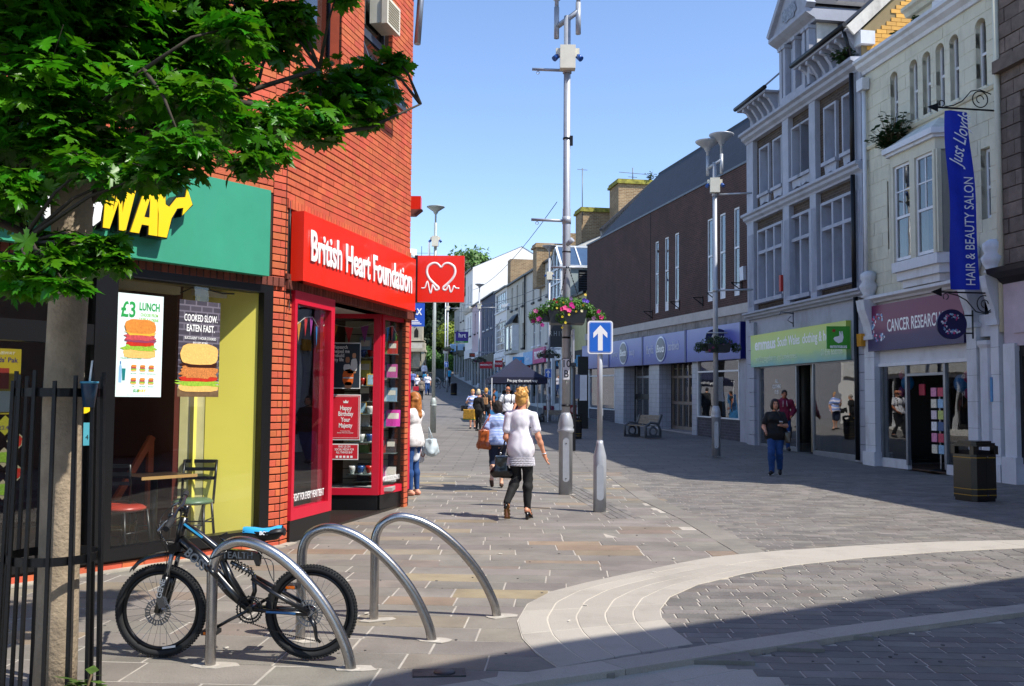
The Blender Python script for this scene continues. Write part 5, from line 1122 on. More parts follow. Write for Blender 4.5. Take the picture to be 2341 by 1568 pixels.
def sash(par, a, c_, p, q, y=-.12, grid=(2, 2), fm=FRW, M4=None, depth=.1, split=.45):
    fl_ = B(); z_ = p+(q-p)*split
    for (x0, x1, z0, z1) in ((a,a+.06,p,q),(c_-.06,c_,p,q),(a+.06,c_-.06,p,p+.07),(a+.06,c_-.06,q-.06,q),(a+.06,c_-.06,z_-.03,z_+.03)): fl_.box(x0, x1, y-.05, y, z0, z1)
    for i in range(1, grid[0]): u = a+(c_-a)*i/grid[0]; fl_.box(u-.015, u+.015, y-.04, y-.01, z_+.03, q-.06)
    for i in range(1, grid[1]): z = z_+(q-z_)*i/grid[1]; fl_.box(a+.06, c_-.06, y-.041, y-.012, z-.015, z+.015)
    w_ = obj('window', B().box(a, c_, y-.3, y-.28, p, q), M('room black', '#14171a'), par); f = obj('frame', fl_, fm, w_); gl = obj('pane', B().box(a+.05, c_-.05, y-.03, y-.025, p+.05, q-.05), PANE, w_)
    if M4 is not None: w_.matrix_local = M4
    return w_
sash(c, -2.2, -1.72, 5.36, 7.02); sash(c, -5.58, -5.32, 5.42, 6.88)
# oriel bay: polygon plan
bayp = [(-4.62,0),(-4.35,.42),(-3.66,.42),(-3.62,.42),(-2.72,.42),(-2.35,0)]
plan = [(-4.65,-.1),(-4.4,.45),(-2.6,.45),(-2.3,-.1)]
bay = bp('oriel_bay', B().prism(plan, 4.62, 4.85, 'xy'), WP, c)
obj('bay_wall', B().prism(plan, 7.12, 7.45, 'xy'), CRM, bay)
for (a, c_) in ((-4.42,-4.28),(-3.6,-3.4),(-2.72,-2.58)): obj('bay_pier', B().box(a, c_, .1, .45, 4.85, 7.12), CRM, bay)
for k_, (a, c_) in enumerate(((-4.28,-3.6),(-3.4,-2.72))): sash(c, a, c_, 4.88, 7.12, .4, (2, 2))
for (p0, p1) in (((-4.42,.42),(-4.65,-.08)),((-2.58,.42),(-2.3,-.08))):
    obj('bay_side', B().add([(p0[0],p0[1],4.85),(p1[0],p1[1],4.85),(p1[0],p1[1],7.12),(p0[0],p0[1],7.12)], [(0,1,2,3)]), PANE, bay); obj('bay_post', B().bar((p0[0],p0[1]-.02,4.85),(p0[0],p0[1]-.02,7.12),.1,.1).bar((p1[0],p1[1]+.1,4.85),(p1[0],p1[1]+.1,7.12),.12,.12), CRM, bay)
obj('bay_corbel', B().prism([(x*.93-.24, y*.8) for x, y in plan], 4.42, 4.62, 'xy').prism([(x*.8-.68, y*.6) for x, y in plan], 4.25, 4.42, 'xy'), WP, bay)
obj('bay_cornice', B().prism([(-4.78,-.1),(-4.5,.6),(-2.5,.6),(-2.15,-.1)], 7.45, 7.58, 'xy').prism([(-4.72,-.1),(-4.45,.53),(-2.55,.53),(-2.2,-.1)], 7.38, 7.45, 'xy'), WP, bay)
obj('bay_roof', B().add([(-4.75,0,7.58),(-4.48,.57,7.58),(-2.52,.57,7.58),(-2.18,0,7.58),(-3.9,-.0,8.0),(-3.0,-.0,8.0)], [(0,1,4),(1,2,5,4),(2,3,5)]), M('mossy white lead', '#c4c6bf', .8, var=.2, stain=.6, stcol=(.1, .12, .06)), bay)
weed('wall_shrub', 'bushy wild shrub rooted on the oriel bay roof of the cream building', (-2.45, .3, 7.55), 46, .55, 1.25, frame=R1, col='#2b4524')
weed('moss_tuft', 'small green tuft on the parapet of the cream building', (-3.4, .2, 10.4), 8, .14, .16, frame=R1, col='#3d5a24')
weed('moss_tuft', 'second green tuft lower on the cream parapet nearer the gable', (-2.6, .2, 10.38), 8, .12, .14, frame=R1, col='#3d5a24')
bp('rain_pipe', B().cyl((-.85,.1,4.3),(-.85,.1,9.6),.05).box(-1.0,-.7,.02,.22,9.6,9.9), WP, c); bp('rain_pipe', B().cyl((-5.98,.08,3.0),(-5.98,.08,11.2),.06), CRM, c)
bp('orange_board', B().box(-2.5, -2.3, .1, .16, 4.95, 5.9), M('orange board', '#a8501e', .6), c)
# shop front
bp('fascia_backing', B().box(-5.0, -.95, -.2, .0, 2.5, 4.15), WP, c); bp('stall_riser', B().box(-4.85, -3.9, -.1, .0, 0, .22).box(-2.4, -1.25, -.1, .0, 0, .22), WP, c)
cornice('shop_cornice', -5.0, -.95, 4.06, [(-.1,0),(.1,0),(.14,.05),(.24,.1),(.24,.17),(-.1,.22)], WP, c)
bp('fascia_rail', B().box(-4.95, -1.2, -.02, .04, 2.46, 2.54), FRW, c)
sf = B()
for (a, c_, p, q) in ((-4.86,-4.8,.2,2.48),(-3.92,-3.84,.1,2.48),(-2.42,-2.34,.1,2.48),(-1.3,-1.24,.2,2.48),(-3.84,-2.42,2.2,2.26)): sf.box(a, c_, -.08, .0, p, q)
bp('shop_frame', sf, M('silver shop frame', '#8a8f98'), c)
bp('display_glass', B().box(-4.8, -3.92, -.05, -.044, .22, 2.46), GLASSD, c); bp('display_glass', B().box(-2.34, -1.3, -.05, -.044, .22, 2.46), GLASSD, c); bp('fanlight', B().box(-3.84, -2.42, -.05, -.044, 2.26, 2.46), GLASSD, c)
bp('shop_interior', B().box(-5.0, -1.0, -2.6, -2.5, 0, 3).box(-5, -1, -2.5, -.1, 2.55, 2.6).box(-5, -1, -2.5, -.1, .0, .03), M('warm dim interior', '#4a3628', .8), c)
# piers with bulbous capitals
for (a, c_, nm) in ((-1.22,-.76,'a'),(-5.22,-4.9,'b'),(-5.92,-5.68,'c')):
    pr_ = bp('shop_pier', B().box(a, c_, -.2, .14, .0, 3.15), WP, c); m_ = (a+c_)/2; hw = (c_-a)/2
    obj('pier_base', B().box(a-.05, c_+.05, -.2, .2, 0, .35), WP, pr_); obj('pier_capital', B().box(a-.05, c_+.05, -.2, .2, 3.15, 3.25), WP, pr_)
    obj('console', B().prism([(-.1,3.25),(.16,3.25),(.2,3.5),(.34,3.9),(.38,4.15),(-.1,4.15)], m_-hw*.8, m_+hw*.8, 'yz'), WP, pr_)
    obj('urn', B().lathe([(.1,0),(.2,.04),(.14,.1),(.2,.2),(.24,.32),(.16,.42),(.2,.5),(.2,.62),(.08,.7)], 14, (m_, .12, 4.2)), WP, pr_)
    for r in range(5): obj('pier_joint', B().box(a-.002, c_+.002, .1, .142, .5+r*.55, .506+r*.55), M('joint shadow', '#6d717b', .9), pr_)
bp('porch_column', B().lathe([(.2,0),(.2,.3),(.17,.34),(.17,2.7),(.22,2.78),(.22,2.86)], 8, (-5.42, .0, 0), False), WP, c)
bp('side_door', B().box(-5.68, -5.22, -.6, -.55, 0, 2.6), M('black door', '#0c0c0f', .4), c); bp('door_surround', B().box(-5.68,-5.2,-.55,.05,2.95,3.4), WP, c)
bl = thing('blue_notice', 'small pale blue notice beside the dark side door of the cream building', 'sign', mat=R1); obj('plate', B().box(-5.72, -5.66, .14, .16, 1.6, 2.1), M('notice blue', '#3f7fb0', .5), bl)
crs = thing('purple_fascia_sign', 'purple and navy fascia sign with white capitals of a cancer charity on the cream building', 'sign', mat=R1)
obj('board', B().box(-4.85, -.98, .02, .16, 2.85, 3.98), gradient_mat('purple navy print', [(0,'#100e5a'),(.3,'#2a1258'),(.5,'#70124e'),(1,'#6a1048')], 'Z', 2.85, 3.98), crs)
text('CANCER RESEARCH UK', .42, WHITE, crs, (-1.88, .163, 3.42), BK, .003, .004, .62, 'LEFT', fit=2.55)
def dots_c(par, cx_, cz, r, y, sg, n_=60, seed=2):
    rr = random.Random(seed); bs = {k: B() for k in range(4)}
    for i in range(n_):
        a = rr.uniform(.75, 2*PI-.75); q = r*rr.uniform(.62, 1.08); d = r*rr.uniform(.05, .13); x = cx_+sg*q*math.cos(a); z = cz+q*math.sin(a)*1.0
        bs[i % 4].prism([(x+d*math.cos(t), z+d*math.sin(t)) for t in np.linspace(0, 2*PI, 9)[:-1]], min(y, y+.002*sg*-1), max(y, y+.002*sg*-1)+i*.00002, 'xz')
    for k, (nm, col) in enumerate((('pale', '#9fc4dc'), ('white', '#e6e8ee'), ('pink', '#d0417a'), ('blue', '#5a86b8'))): obj('dot_print', bs[k], M('dot '+nm, col, .5), par, kind='stuff')
dots_c(crs, -1.5, 3.42, .33, .163, -1)
dr = thing('round_projecting_sign', 'round navy hanging sign with a letter C made of coloured dots', 'sign', (9.1, 19.6, 3.2), .02); dr.scale = (.74,)*3
obj('disc', B().prism([(.42*math.cos(2*PI*i/40), .42*math.sin(2*PI*i/40)) for i in range(40)], -.04, .04, 'xz'), M('navy disc', '#121048', .4), dr); dots_c(dr, 0, 0, .27, -.045, 1, 70, 5)
obj('arm', B().bar((.38,0,.25),(.62,0,.25),.04,.04).bar((.38,0,-.25),(.62,0,-.25),.04,.04).bar((.6,0,-.4),(.6,0,.4),.05,.03), IRON, dr)
al = thing('alarm_box', 'small yellow alarm box on the pier between the green and purple signs', 'alarm', mat=R1); obj('case', B().prism([(-.82,3.0),(-.62,3.0),(-.6,3.32),(-.84,3.32)], .14, .26, 'xz'), M('alarm yellow', '#c98a1a', .5), al)
# banner with its two brackets
bn = thing('salon_banner', 'long bright blue vertical banner with thin white lettering on iron brackets', 'banner', (9.08, 19.07, 0), .155)
bz0, bz1 = 3.86, 7.52; Bv = B(); nz, nx = 26, 6
for i in range(nz+1):
    for j in range(nx+1):
        f_ = i/nz; z = bz0+(bz1-bz0)*f_; wv = .26+.05*(1-f_)
        x = -wv+2*wv*j/nx+.10*(1-f_)**1.5*0+(.03*math.sin(f_*5)); Bv.v.append((x-.0+.06*(1-f_), .035*math.sin(f_*9+j*.9)+.02*math.sin(j*1.7+f_*3), z))
for i in range(nz):
    for j in range(nx): a = i*(nx+1)+j; Bv.f.append((a, a+1, a+nx+2, a+nx+1)); Bv.sm.append(True)
obj('cloth', Bv, M('banner blue', '#1c33b0', .7, var=.1, vs=5, trans=.25), bn)
text('HAIR & BEAUTY SALON', .3, WHITE, bn, (.17, -.06, 5.05), (PI/2, -PI/2, 0), .002, .0, fit=2.2)
text('Just Lloyds', .42, WHITE, bn, (.0, -.06, 6.92), (PI/2, -PI/2+.22, 0), .002, .0, shear=.4, fit=1.15)
def scroll_bracket(label, z, flip=1):
    t = thing('scroll_bracket', label, 'bracket', (9.08, 19.07, z), .155, 'iron banner brackets');
    obj('arm', B().bar((-.5,0,0),(.82,0,0),.03,.03), IRON, t); obj('arrow_head', B().prism([(-.68,0),(-.45,.09),(-.45,-.09)], -.01, .01, 'xz'), IRON, t)
    rg = [(.5+.17*math.cos(a), 0, flip*.22+.17*math.sin(a)) for a in np.linspace(0, 2*PI, 21)[:-1]]; obj('ring', B().tube(rg, .012, 6, closed=True).tube([(.5+.08*math.cos(a), 0, flip*.22+.08*math.sin(a)) for a in np.linspace(0, 4.5, 10)], .01, 6), IRON, t)
    obj('scroll', B().tube([(-.3,0,flip*.02),(-.1,0,flip*.06),(.1,0,flip*.16),(.3,0,flip*.38),(.5,0,flip*.42),(.75,0,flip*.34)], .012, 6).tube([(-.36+.06*math.cos(a), 0, flip*.09+.06*math.sin(a)) for a in np.linspace(-1.5, 4, 10)], .01, 6), IRON, t)
    obj('wall_plate', B().box(.82, .88, -.04, .04, -.12+(.25*flip if flip > 0 else -.25), .12+(.25*flip)), IRON, t)
scroll_bracket('upper wrought iron scroll bracket holding the top of the blue banner', 7.58, 1); scroll_bracket('lower wrought iron scroll bracket under the blue banner', 3.80, -1)
# balloons and card rack in the charity window
for k, (u, z, col, nm, rr_) in enumerate(((-4.15,2.0,'#2a86c4','large blue',.17),(-4.4,2.15,'#b0246a','dark pink',.12),(-4.52,2.3,'#c43a86','bright pink',.09),(-4.38,1.78,'#b0246a','lower pink',.1),(-2.05,2.05,'#2a86c4','left blue',.15),(-1.85,2.25,'#b0246a','left window pink',.1),(-1.85,1.85,'#7a2a6a','plum',.11))):
    t = thing('balloon', f'{nm} balloon hanging inside the glass of the purple signed shop', 'balloon', mat=R1@Matrix.Translation((u, -.25, z)), group='balloons in the charity window'); obj('skin_ball', B().ball((0,0,0), rr_, 12, (1,1,1.25)), M('balloon '+col, col, .3), t); obj('string', B().cyl((0,0,-rr_*1.25),(0,0,-rr_*1.25-.3),.004,n=5), WHITE, t)
    if k in (1, 3): text('£2' if k == 1 else '£1', .12, WHITE, t, (0, rr_+.02, 0), BK, .002, .002)
rk = thing('card_rack', 'tall wire rack of greeting cards standing in the open shop doorway', 'rack', mat=R1@Matrix.Translation((-3.25, -.3, 0)))
obj('pole', B().cyl((0,0,.03),(0,0,1.9),.02), FRW, rk); obj('foot', B().lathe([(.28,.03),(.25,.05),(.03,.07)], 12), IRON, rk)
cc = ['#8fb8d8','#d8c8d0','#c43a5a','#e0d9c4','#3a5a8a','#d88ab0','#b8c46a','#e8e8ea']
for r in range(6):
    for s_ in range(2): obj('greeting_card', B().box(-.24+s_*.26, -.04+s_*.26, .06, .08, .42+r*.26, .62+r*.26), M('card '+str((r*2+s_) % 8), cc[(r*2+s_*3) % 8], .5, var=.3, vs=25), rk)
bg_ = thing('red_shop_bag', 'small dark red bag pinned at the top of the open doorway', 'bag', mat=R1@Matrix.Translation((-2.75, -.2, 1.75))); obj('bag_body', B().box(-.11,.11,0,.03,0,.26), M('bag crimson','#a3143a',.5), bg_); obj('handle', B().tube([(-.05,0,.26),(0,0,.34),(.05,0,.26)], .006, 5), IRON, bg_)

# ---- dark stone building at the right edge
RS = M('rough brown stone', '#6f6158', .9, var=.3, vs=5, bump=.8, bs=18, piece=.2, stain=.4, stcol=(.1, .09, .08))
s = thing('stone_building', 'dark rough brown stone building cut by the right edge with a pale shop front', 'building', mat=R1)
bricks(s, 'stone', -8.8, -6.03, 4.35, 10.8, [(-7.6,-6.6,5.4,7.6)], RS, bw=.42, bh=.29, gv=.015, gh=.018, depth=.12, yf=.05, face=1, n_obj=120, jit=.012, prefer=lambda r: -r[0])
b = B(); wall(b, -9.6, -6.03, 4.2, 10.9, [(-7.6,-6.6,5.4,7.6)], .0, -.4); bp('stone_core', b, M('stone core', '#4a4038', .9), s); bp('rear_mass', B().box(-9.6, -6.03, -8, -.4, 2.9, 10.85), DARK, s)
bp('window', B().box(-7.6, -6.6, -.3, -.25, 5.4, 7.6), PANE, s); bp('stone_band', B().box(-9.6, -6.0, .05, .2, 8.25, 8.5), RS, s)
cornice('shop_cornice', -9.6, -6.0, 3.95, [(-.1,0),(.1,0),(.2,.12),(.42,.2),(.45,.3),(-.1,.4)], M('dark timber', '#1c1719', .5), s)
bp('pink_fascia', B().box(-9.6, -6.05, -.1, .1, 2.7, 3.95), M('pale pink paint', '#b9aab4', .6), s); bp('pink_panel', B().box(-9.3, -6.35, .1, .13, 2.95, 3.75), M('pale pink paint', '#b9aab4'), s)
bp('white_pilaster', B().box(-6.42, -6.08, -.1, .16, .5, 2.75), WP, s); bp('pilaster_foot', B().box(-6.46, -6.04, -.1, .22, 0, .52), WP, s); bp('shop_glass', B().box(-9.5, -6.5, -.06, -.05, .5, 2.5), GLASSD, s); bp('glass_frame', B().box(-6.5, -6.42, -.1, .06, .4, 2.6).box(-9.6, -6.42, -.1, .05, 2.5, 2.7).box(-9.6, -6.42, -.1, .05, .4, .5), M('black timber', '#121215', .5), s)
lw = B()
for i in range(18): lw.box(-9.5, -6.5, -.3, -.29, .55+i*.11, .55+i*.11+.09)
bp('roller_slats', lw, M('pale slats', '#aaa49a', .6), s, kind='stuff'); bp('stall_riser', B().box(-9.6, -6.42, -.1, .02, 0, .4), WP, s)
# lower range further right, outside the picture, whose shade falls on the street
low = thing('low_shop_range', 'lower plain shop range continuing the street beyond the dark stone building', 'building', mat=R1); bp('walls', B().box(-16, -9.65, -8, 0, 0, 7.4), M('render tan', '#a89a86', .8), low); bp('roof', B().box(-16.1, -9.6, -8.1, .15, 7.4, 7.6), SLATE, low)
# building behind the viewer whose shadow crosses the foreground
cb_ = thing('corner_block', 'large plain block on the near right corner shading the foreground paving', 'building'); hb = 9.0; k_ = hb/math.tan(SUN_EL); ox, oy = SX*k_, SY*k_
e = [(4.7+ox, 8.71+oy), (1.08+ox, 6.64+oy), (.31+ox, 6.2+oy), (-.54+ox, 5.6+oy), (-1.0+ox, 5.2+oy)]
bp('walls', B().prism([(11.9+ox, 12.8+oy-1.2), e[0], e[1], e[2], e[3], e[4], (7, -14), (26, -6)], 0, hb, 'xy'), M('render tan', '#a89a86'), cb_)

# ---- long brown brick store (tilted with the street)
aR2 = math.atan2(1, -.205); R2 = Matrix.Translation((8.05, 32.3, 0))@Matrix.Rotation(aR2, 4, 'Z')@Matrix.Rotation(-.0127, 4, 'Y')
t = thing('brown_brick_store', 'long plain dark brown brick store with slit windows, slate mansard and blue shop signs', 'building', mat=R2)
BB = brick_mat('brown store brick', '#4a2c28', '#3a211e', '#5a443c', .225, .078, .012, .85, .7, .35)
wins = [(.72,1.17),(1.88,2.37),(3.02,3.5),(6.4,6.83),(7.55,7.99),(8.75,9.16)]
b = B(); wall(b, -.25, 19.85, 4.95, 9.8, [(a, c_, 5.28, 8.4) for a, c_ in wins], 0, -.35); bp('brick_wall', b, BB, t)
bp('expansion_joint', B().box(9.73, 9.77, .0, .012, 4.95, 9.8), DARK, t); bp('parapet_coping', B().box(-.25, 19.9, -.35, .04, 9.8, 9.88), M('lead coping', '#59606a', .5), t)
bp('end_wall', B().box(19.8, 19.85, -12, -.35, 0, 9.8), BB, t); bp('rear_mass', B().box(-.2, 19.8, -12, -2.8, 0, 9.8), DARK, t)
bp('mansard_slope', B().add([(-.2,-.3,9.88),(19.6,-.3,9.88),(15.8,-2.6,13.0),(-.2,-2.6,13.0),(19.6,-12,9.88)], [(0,1,2,3),(1,4,2)]), SLATE, t); bp('mansard_cap', B().box(-.2, 15.8, -12, -2.6, 12.95, 13.08), SLATE, t)
bp('concrete_band', B().box(-.25, 19.9, -.05, .1, 4.62, 4.95), M('band concrete', '#b4b0aa', .8, var=.1, stain=.2), t);
bp('stained_band', B().box(-.25, 19.9, -.3, .02, 4.3, 4.62), M('stained concrete', '#8a8680', .85, var=.3, vs=5, stain=.95), t)
for (a, c_) in wins:
    w_ = bp('window', B().box(a, c_, -.3, -.28, 5.28, 8.4), M('room black', '#14171a'), t); f = B()
    for (x0, x1, z0, z1) in ((a,a+.05,5.28,8.4),(c_-.05,c_,5.28,8.4),(a+.05,c_-.05,5.28,5.34),(a+.05,c_-.05,6.95,7.02),(a+.05,c_-.05,8.34,8.4),(a+.05,c_-.05,5.62,5.67)): f.box(x0, x1, -.1, -.02, z0, z1)
    obj('frame', f, FRW, w_); obj('pane', B().box(a+.05, c_-.05, -.06, -.055, 5.34, 8.34), glass_mat('upper window glass'), w_); obj('lower_panel', B().box(a+.05, c_-.05, -.05, -.04, 5.34, 5.62), FRW, w_)
for (u, z) in ((.5,5.5),(2.6,5.35),(3.9,5.3),(6.3,5.35),(9.5,5.2)):
    k = thing('flag_bracket', f"small dark iron flag bracket on the brown brick wall, {['beside the alarm box','left of the first window','left of the window trio','near the middle windows','furthest up the street'][(.5,2.6,3.9,6.3,9.5).index(u)]}", 'bracket', mat=R2@Matrix.Translation((u,0,z)), group='brackets on the brown store'); obj('strut', B().bar((0,0,.18),(0,.42,.18),.03,.03).bar((0,0,-.1),(0,.4,.17),.03,.03).bar((0,.01,-.15),(0,.01,.25),.05,.02), IRON, k)
ab = thing('alarm_box', 'white burglar alarm box high on the brown brick store', 'alarm', mat=R2@Matrix.Translation((.3,0,5.75))); obj('case', B().prism([(-.14,0),(.14,0),(.16,.45),(-.12,.48)], 0, .12, 'xz'), M('white plastic', '#c9ccd4', .4), ab)
# ground floor
SHB = gradient_mat('blue lilac fascia', [(0,'#18248a'),(.35,'#3442a4'),(1,'#767eb8')], 'Z', 3.04, 4.3)
TILE = brick_mat('white square tile', '#a9adb9', '#9ea3b0', '#80858f', .2, .2, .008, .3, .3, .1, off=0)
segs = [(0.03,4.84),(5.04,9.85),(10.0,14.8),(14.95,19.7)]
fs_ = thing('blue_fascia_sign', 'long blue and lilac chemist fascia of four panels on the brown store', 'sign', mat=R2)
for (a, c_) in segs: obj('panel', B().box(a, c_, .02, .3, 3.04, 4.28), SHB, fs_)
for a in (4.84, 9.85, 14.8): obj('divider', B().box(a, a+.16, .02, .32, 3.03, 4.3), M('deep blue strip', '#101a66', .4), fs_)
obj('end_strip', B().box(-.04, .03, .02, .32, 3.03, 4.3), M('deep blue strip', '#101a66'), fs_)
LW = M('lilac white letters', '#c3c6da', .5)
text('harddwch', .5, LW, fs_, (6.2, .305, 3.72), BK, .004, .008, .62); text('fferyllfa', .5, LW, fs_, (8.95, .305, 3.66), BK, .004, .006, .6)
text('beauty', .45, LW, fs_, (11.35, .305, 3.66), BK, .004, .004, .6); text('pharmacy', .45, LW, fs_, (13.9, .305, 3.66), BK, .004, .004, .6)
def oval(u, par, sc=1.):
    o = obj('oval_badge', B().prism([(u+.58*sc*math.cos(2*PI*i/32), 3.66+.53*sc*math.sin(2*PI*i/32)) for i in range(32)], .3, .33, 'xz'), M('badge rim', '#b9bdd0', .3, .5), par)
    obj('oval_face', B().prism([(u+.5*sc*math.cos(2*PI*i/32), 3.66+.46*sc*math.sin(2*PI*i/32)) for i in range(32)], .33, .345, 'xz'), M('badge navy', '#1a2250', .3), o)
    x = text('Boots', .44*sc, WHITE, o, (u, .35, 3.66), BK, .003, .01, .85, shear=.35);
oval(7.6, fs_); oval(12.55, fs_)
dv = thing('oval_projecting_sign', 'navy oval hanging sign with pale lettering beside the post flower basket', 'sign', (7.25, 33.5, 3.85), .1); obj('disc', B().prism([(.42*math.cos(2*PI*i/32), .3*math.sin(2*PI*i/32)) for i in range(32)], -.04, .04, 'xz'), M('badge navy', '#1a2250'), dv); obj('arm', B().bar((.4,0,0),(.95,0,0),.04,.04), IRON, dv); text('Boots', .2, WHITE, dv, (0,-.045,0), FR, .002, .003, shear=.3)
bp('pier', B().box(-.2,.55,-.05,.06,0,3.04), GP, t)
for (a, c_) in ((-.05,.56),(4.4,4.86),(8.5,9.75),(13.3,14.65),(19.2,20.1)): bp('tiled_pier', B().box(a, c_, -.5, .05, .0, 3.06), TILE, t)
for (a, c_, nm) in ((.62,4.35,0),(14.66,19.15,1)):
    bp('tiled_stall_riser', B().box(a, c_, -.2, .02, 0, .93), brick_mat('grey riser brick', '#4c4a55', '#403e48', '#5f5d66', .3, .1, .01), t)
    f = B()
    for (x0, x1, z0, z1) in ((a,a+.07,.97,3.04),(c_-.07,c_,.97,3.04),(a,c_,.93,.98),(a,c_,2.62,2.68)): f.box(x0, x1, -.06, .06, z0, z1)
    bp('shop_frame', f, FRW, t); bp('display_glass', B().box(a+.07, c_-.07, -.02, -.012, .98, 3.04), GLASSR, t)
f = B()
for i in range(7): u = 4.86+i*(8.5-4.86)/6; f.box(u-.05, u+.05, -.62, -.54, .3, 3.04)
f.box(4.86, 8.5, -.62, -.54, 2.45, 2.55); f.box(4.86, 8.5, -.62, -.54, 1.35, 1.48); f.box(4.86, 8.5, -.62, -.54, .25, .45)
bp('door_frames', f, M('bronze door frame', '#8b8078', .4, .5), t); bp('door_glass', B().box(4.86, 8.5, -.59, -.585, .3, 3.04), GLASSD, t)
f = B()
for u in (9.8, 11.4, 12.3, 13.25): f.box(u-.04, u+.04, -.62, -.54, .3, 3.04)
f.box(9.8, 13.25, -.62, -.54, 2.5, 2.6); bp('entrance_frame', f, M('silver shop frame', '#8a8f98'), t); bp('entrance_glass', B().box(9.8, 13.25, -.59, -.585, .3, 3.04), GLASSD, t); bp('dark_rail', B().box(9.8, 13.25, -.56, -.5, 1.5, 1.75), IRON, t)
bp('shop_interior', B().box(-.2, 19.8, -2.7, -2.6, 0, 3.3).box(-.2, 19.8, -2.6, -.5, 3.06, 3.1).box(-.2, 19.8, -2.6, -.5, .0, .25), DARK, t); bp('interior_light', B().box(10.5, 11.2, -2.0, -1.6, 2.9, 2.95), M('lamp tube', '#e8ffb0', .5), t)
bp('doorstep', B().box(4.86, 13.25, -.6, .06, 0, .3), M('pale tile step', '#8d8a8c', .6), t)
for k, (u, col, z, w_, lab) in enumerate(((3.0,'#2b6ca0',1.5,.5,'blue framed'),(3.8,'#d8dce2',1.4,.35,'white'),(15.5,'#a33a3a',1.7,.4,'red'),(16.3,'#c9ccd2',1.6,.5,'pale'),(17.8,'#c9a4a8',1.6,.5,'pink'))):
    x = thing('display_card', f'{lab} advertising card standing in the {"near" if u < 10 else "far"} window of the blue signed store', 'display card', mat=R2@Matrix.Translation((u, -.5, 1.0))); obj('print', B().box(-w_/2, w_/2, 0, .02, 0, z-.6), M('ad '+col, col, .5, var=.3, vs=6), x); obj('strut', B().bar((0,-.01,.3),(0,-.2,0),.03,.02), IRON, x)
# ------------------------------------------------------------------ the row beyond, climbing the hill
R3 = Matrix.Translation((4.07, 51.7, 0))@Matrix.Rotation(math.atan2(1, -.19), 4, 'Z')
WR = M('white render', '#cfccc2', .85, var=.08, vs=1.5, bump=.2, bs=12, stain=.25, stcol=(.3, .29, .25)); WR2 = M('bright white render', '#f2f0ea', .85, var=.04, stain=.15, stcol=(.45, .44, .4))
def zg(u): return gz(51.7+u*.982)
def row_house(name, label, u0, u1, ze, mat, wins, extra=None, shop=True, depth=9, ridge=2.2, shopmat=None, roofm=SLATE, signz=None):
    t = thing(name, label, 'building', mat=R3); g0 = zg(u0)-.4; sz = signz or (zg((u0+u1)/2)+2.9)
    b = B(); wall(b, u0, u1, sz if shop else g0, ze, [w_[:4] for w_ in wins], 0, -.3); bp('wall', b, mat, t)
    bp('near_gable', B().prism([(-.3,g0),(-depth,g0),(-depth,ze),(-depth*.55,ze+ridge),(-.0,ze),(-.3,ze)], u0, u0+.05, 'yz'), mat, t)
    bp('rear_mass', B().box(u0+.06, u1, -depth, -1.6, g0, ze), DARK, t)
    bp('roof', B().add([(u0-.05,.2,ze-.05),(u1,.2,ze-.05),(u1,-depth*.55,ze+ridge),(u0-.05,-depth*.55,ze+ridge),(u0-.05,-depth,ze),(u1,-depth,ze)], [(0,1,2,3),(3,2,5,4)]), roofm, t)
    bp('gutter', B().box(u0, u1, .02, .2, ze-.12, ze), IRON, t)
    for w_ in wins:
        a, c_, p, q = w_[:4]; kind = w_[4] if len(w_) > 4 else 'blind'
        o = bp('window', B().box(a, c_, -.28, -.26, p, q), M('blocked grey opening', '#8d8f8a', .8) if kind == 'blind' else M('room black', '#14171a'), t)
        obj('sill', B().box(a-.08, c_+.08, -.1, .12, p-.12, p), M('dark sill', '#3a3c40', .7) if kind == 'blind' else FRW, o)
        if kind != 'blind':
            f = B(); nx_, nz_ = kind
            for i in range(nx_+1): u = a+(c_-a)*i/nx_; f.box(u-.04, u+.04, -.12, -.06, p, q)
            for i in range(nz_+1): z = p+(q-p)*i/nz_; f.box(a, c_, -.119, -.061, z-.04, z+.04)
            obj('frame', f, FRW, o); obj('pane', B().box(a, c_, -.1, -.095, p, q), GLASSD, o)
    if shop:
        bp('fascia', B().box(u0+.1, u1-.1, -.1, .12, sz-.1, sz+.75), shopmat or FRW, t)
        f = B(); n_ = max(2, int((u1-u0)/1.6))
        for i in range(n_+1): u = u0+.1+(u1-u0-.2)*i/n_; f.box(u-.07, u+.07, -.12, .04, g0, sz-.1)
        f.box(u0, u1, -.1, .03, g0, zg(u0)+.5); bp('shop_frame', f, M('pale shop frame', '#a9adb0', .5), t); bp('display_glass', B().box(u0, u1, -.06, -.05, zg(u0)+.4, sz-.1), GLASSD, t)
    return t
def sign_board(label, u0, u1, z0, z1, mat, txt, ts, tm=None, y=.12, frame=None, xs=.8):
    t = thing('shop_sign', label, 'sign', mat=frame or R3); obj('board', B().box(u0, u1, y, y+.12, z0, z1), mat, t)
    if txt: text(txt, ts, tm or WHITE, t, ((u0+u1)/2, y+.125, (z0+z1)/2), BK, .01, .01, xs)
    return t
row_house('end_shop', 'low pale yellow shuttered shop in the passage beside the brown store', .1, 3.2, 7.6, M('yellow cream boards', '#bdb888', .7), [], shopmat=M('dark passage', '#1b1d22', .7))
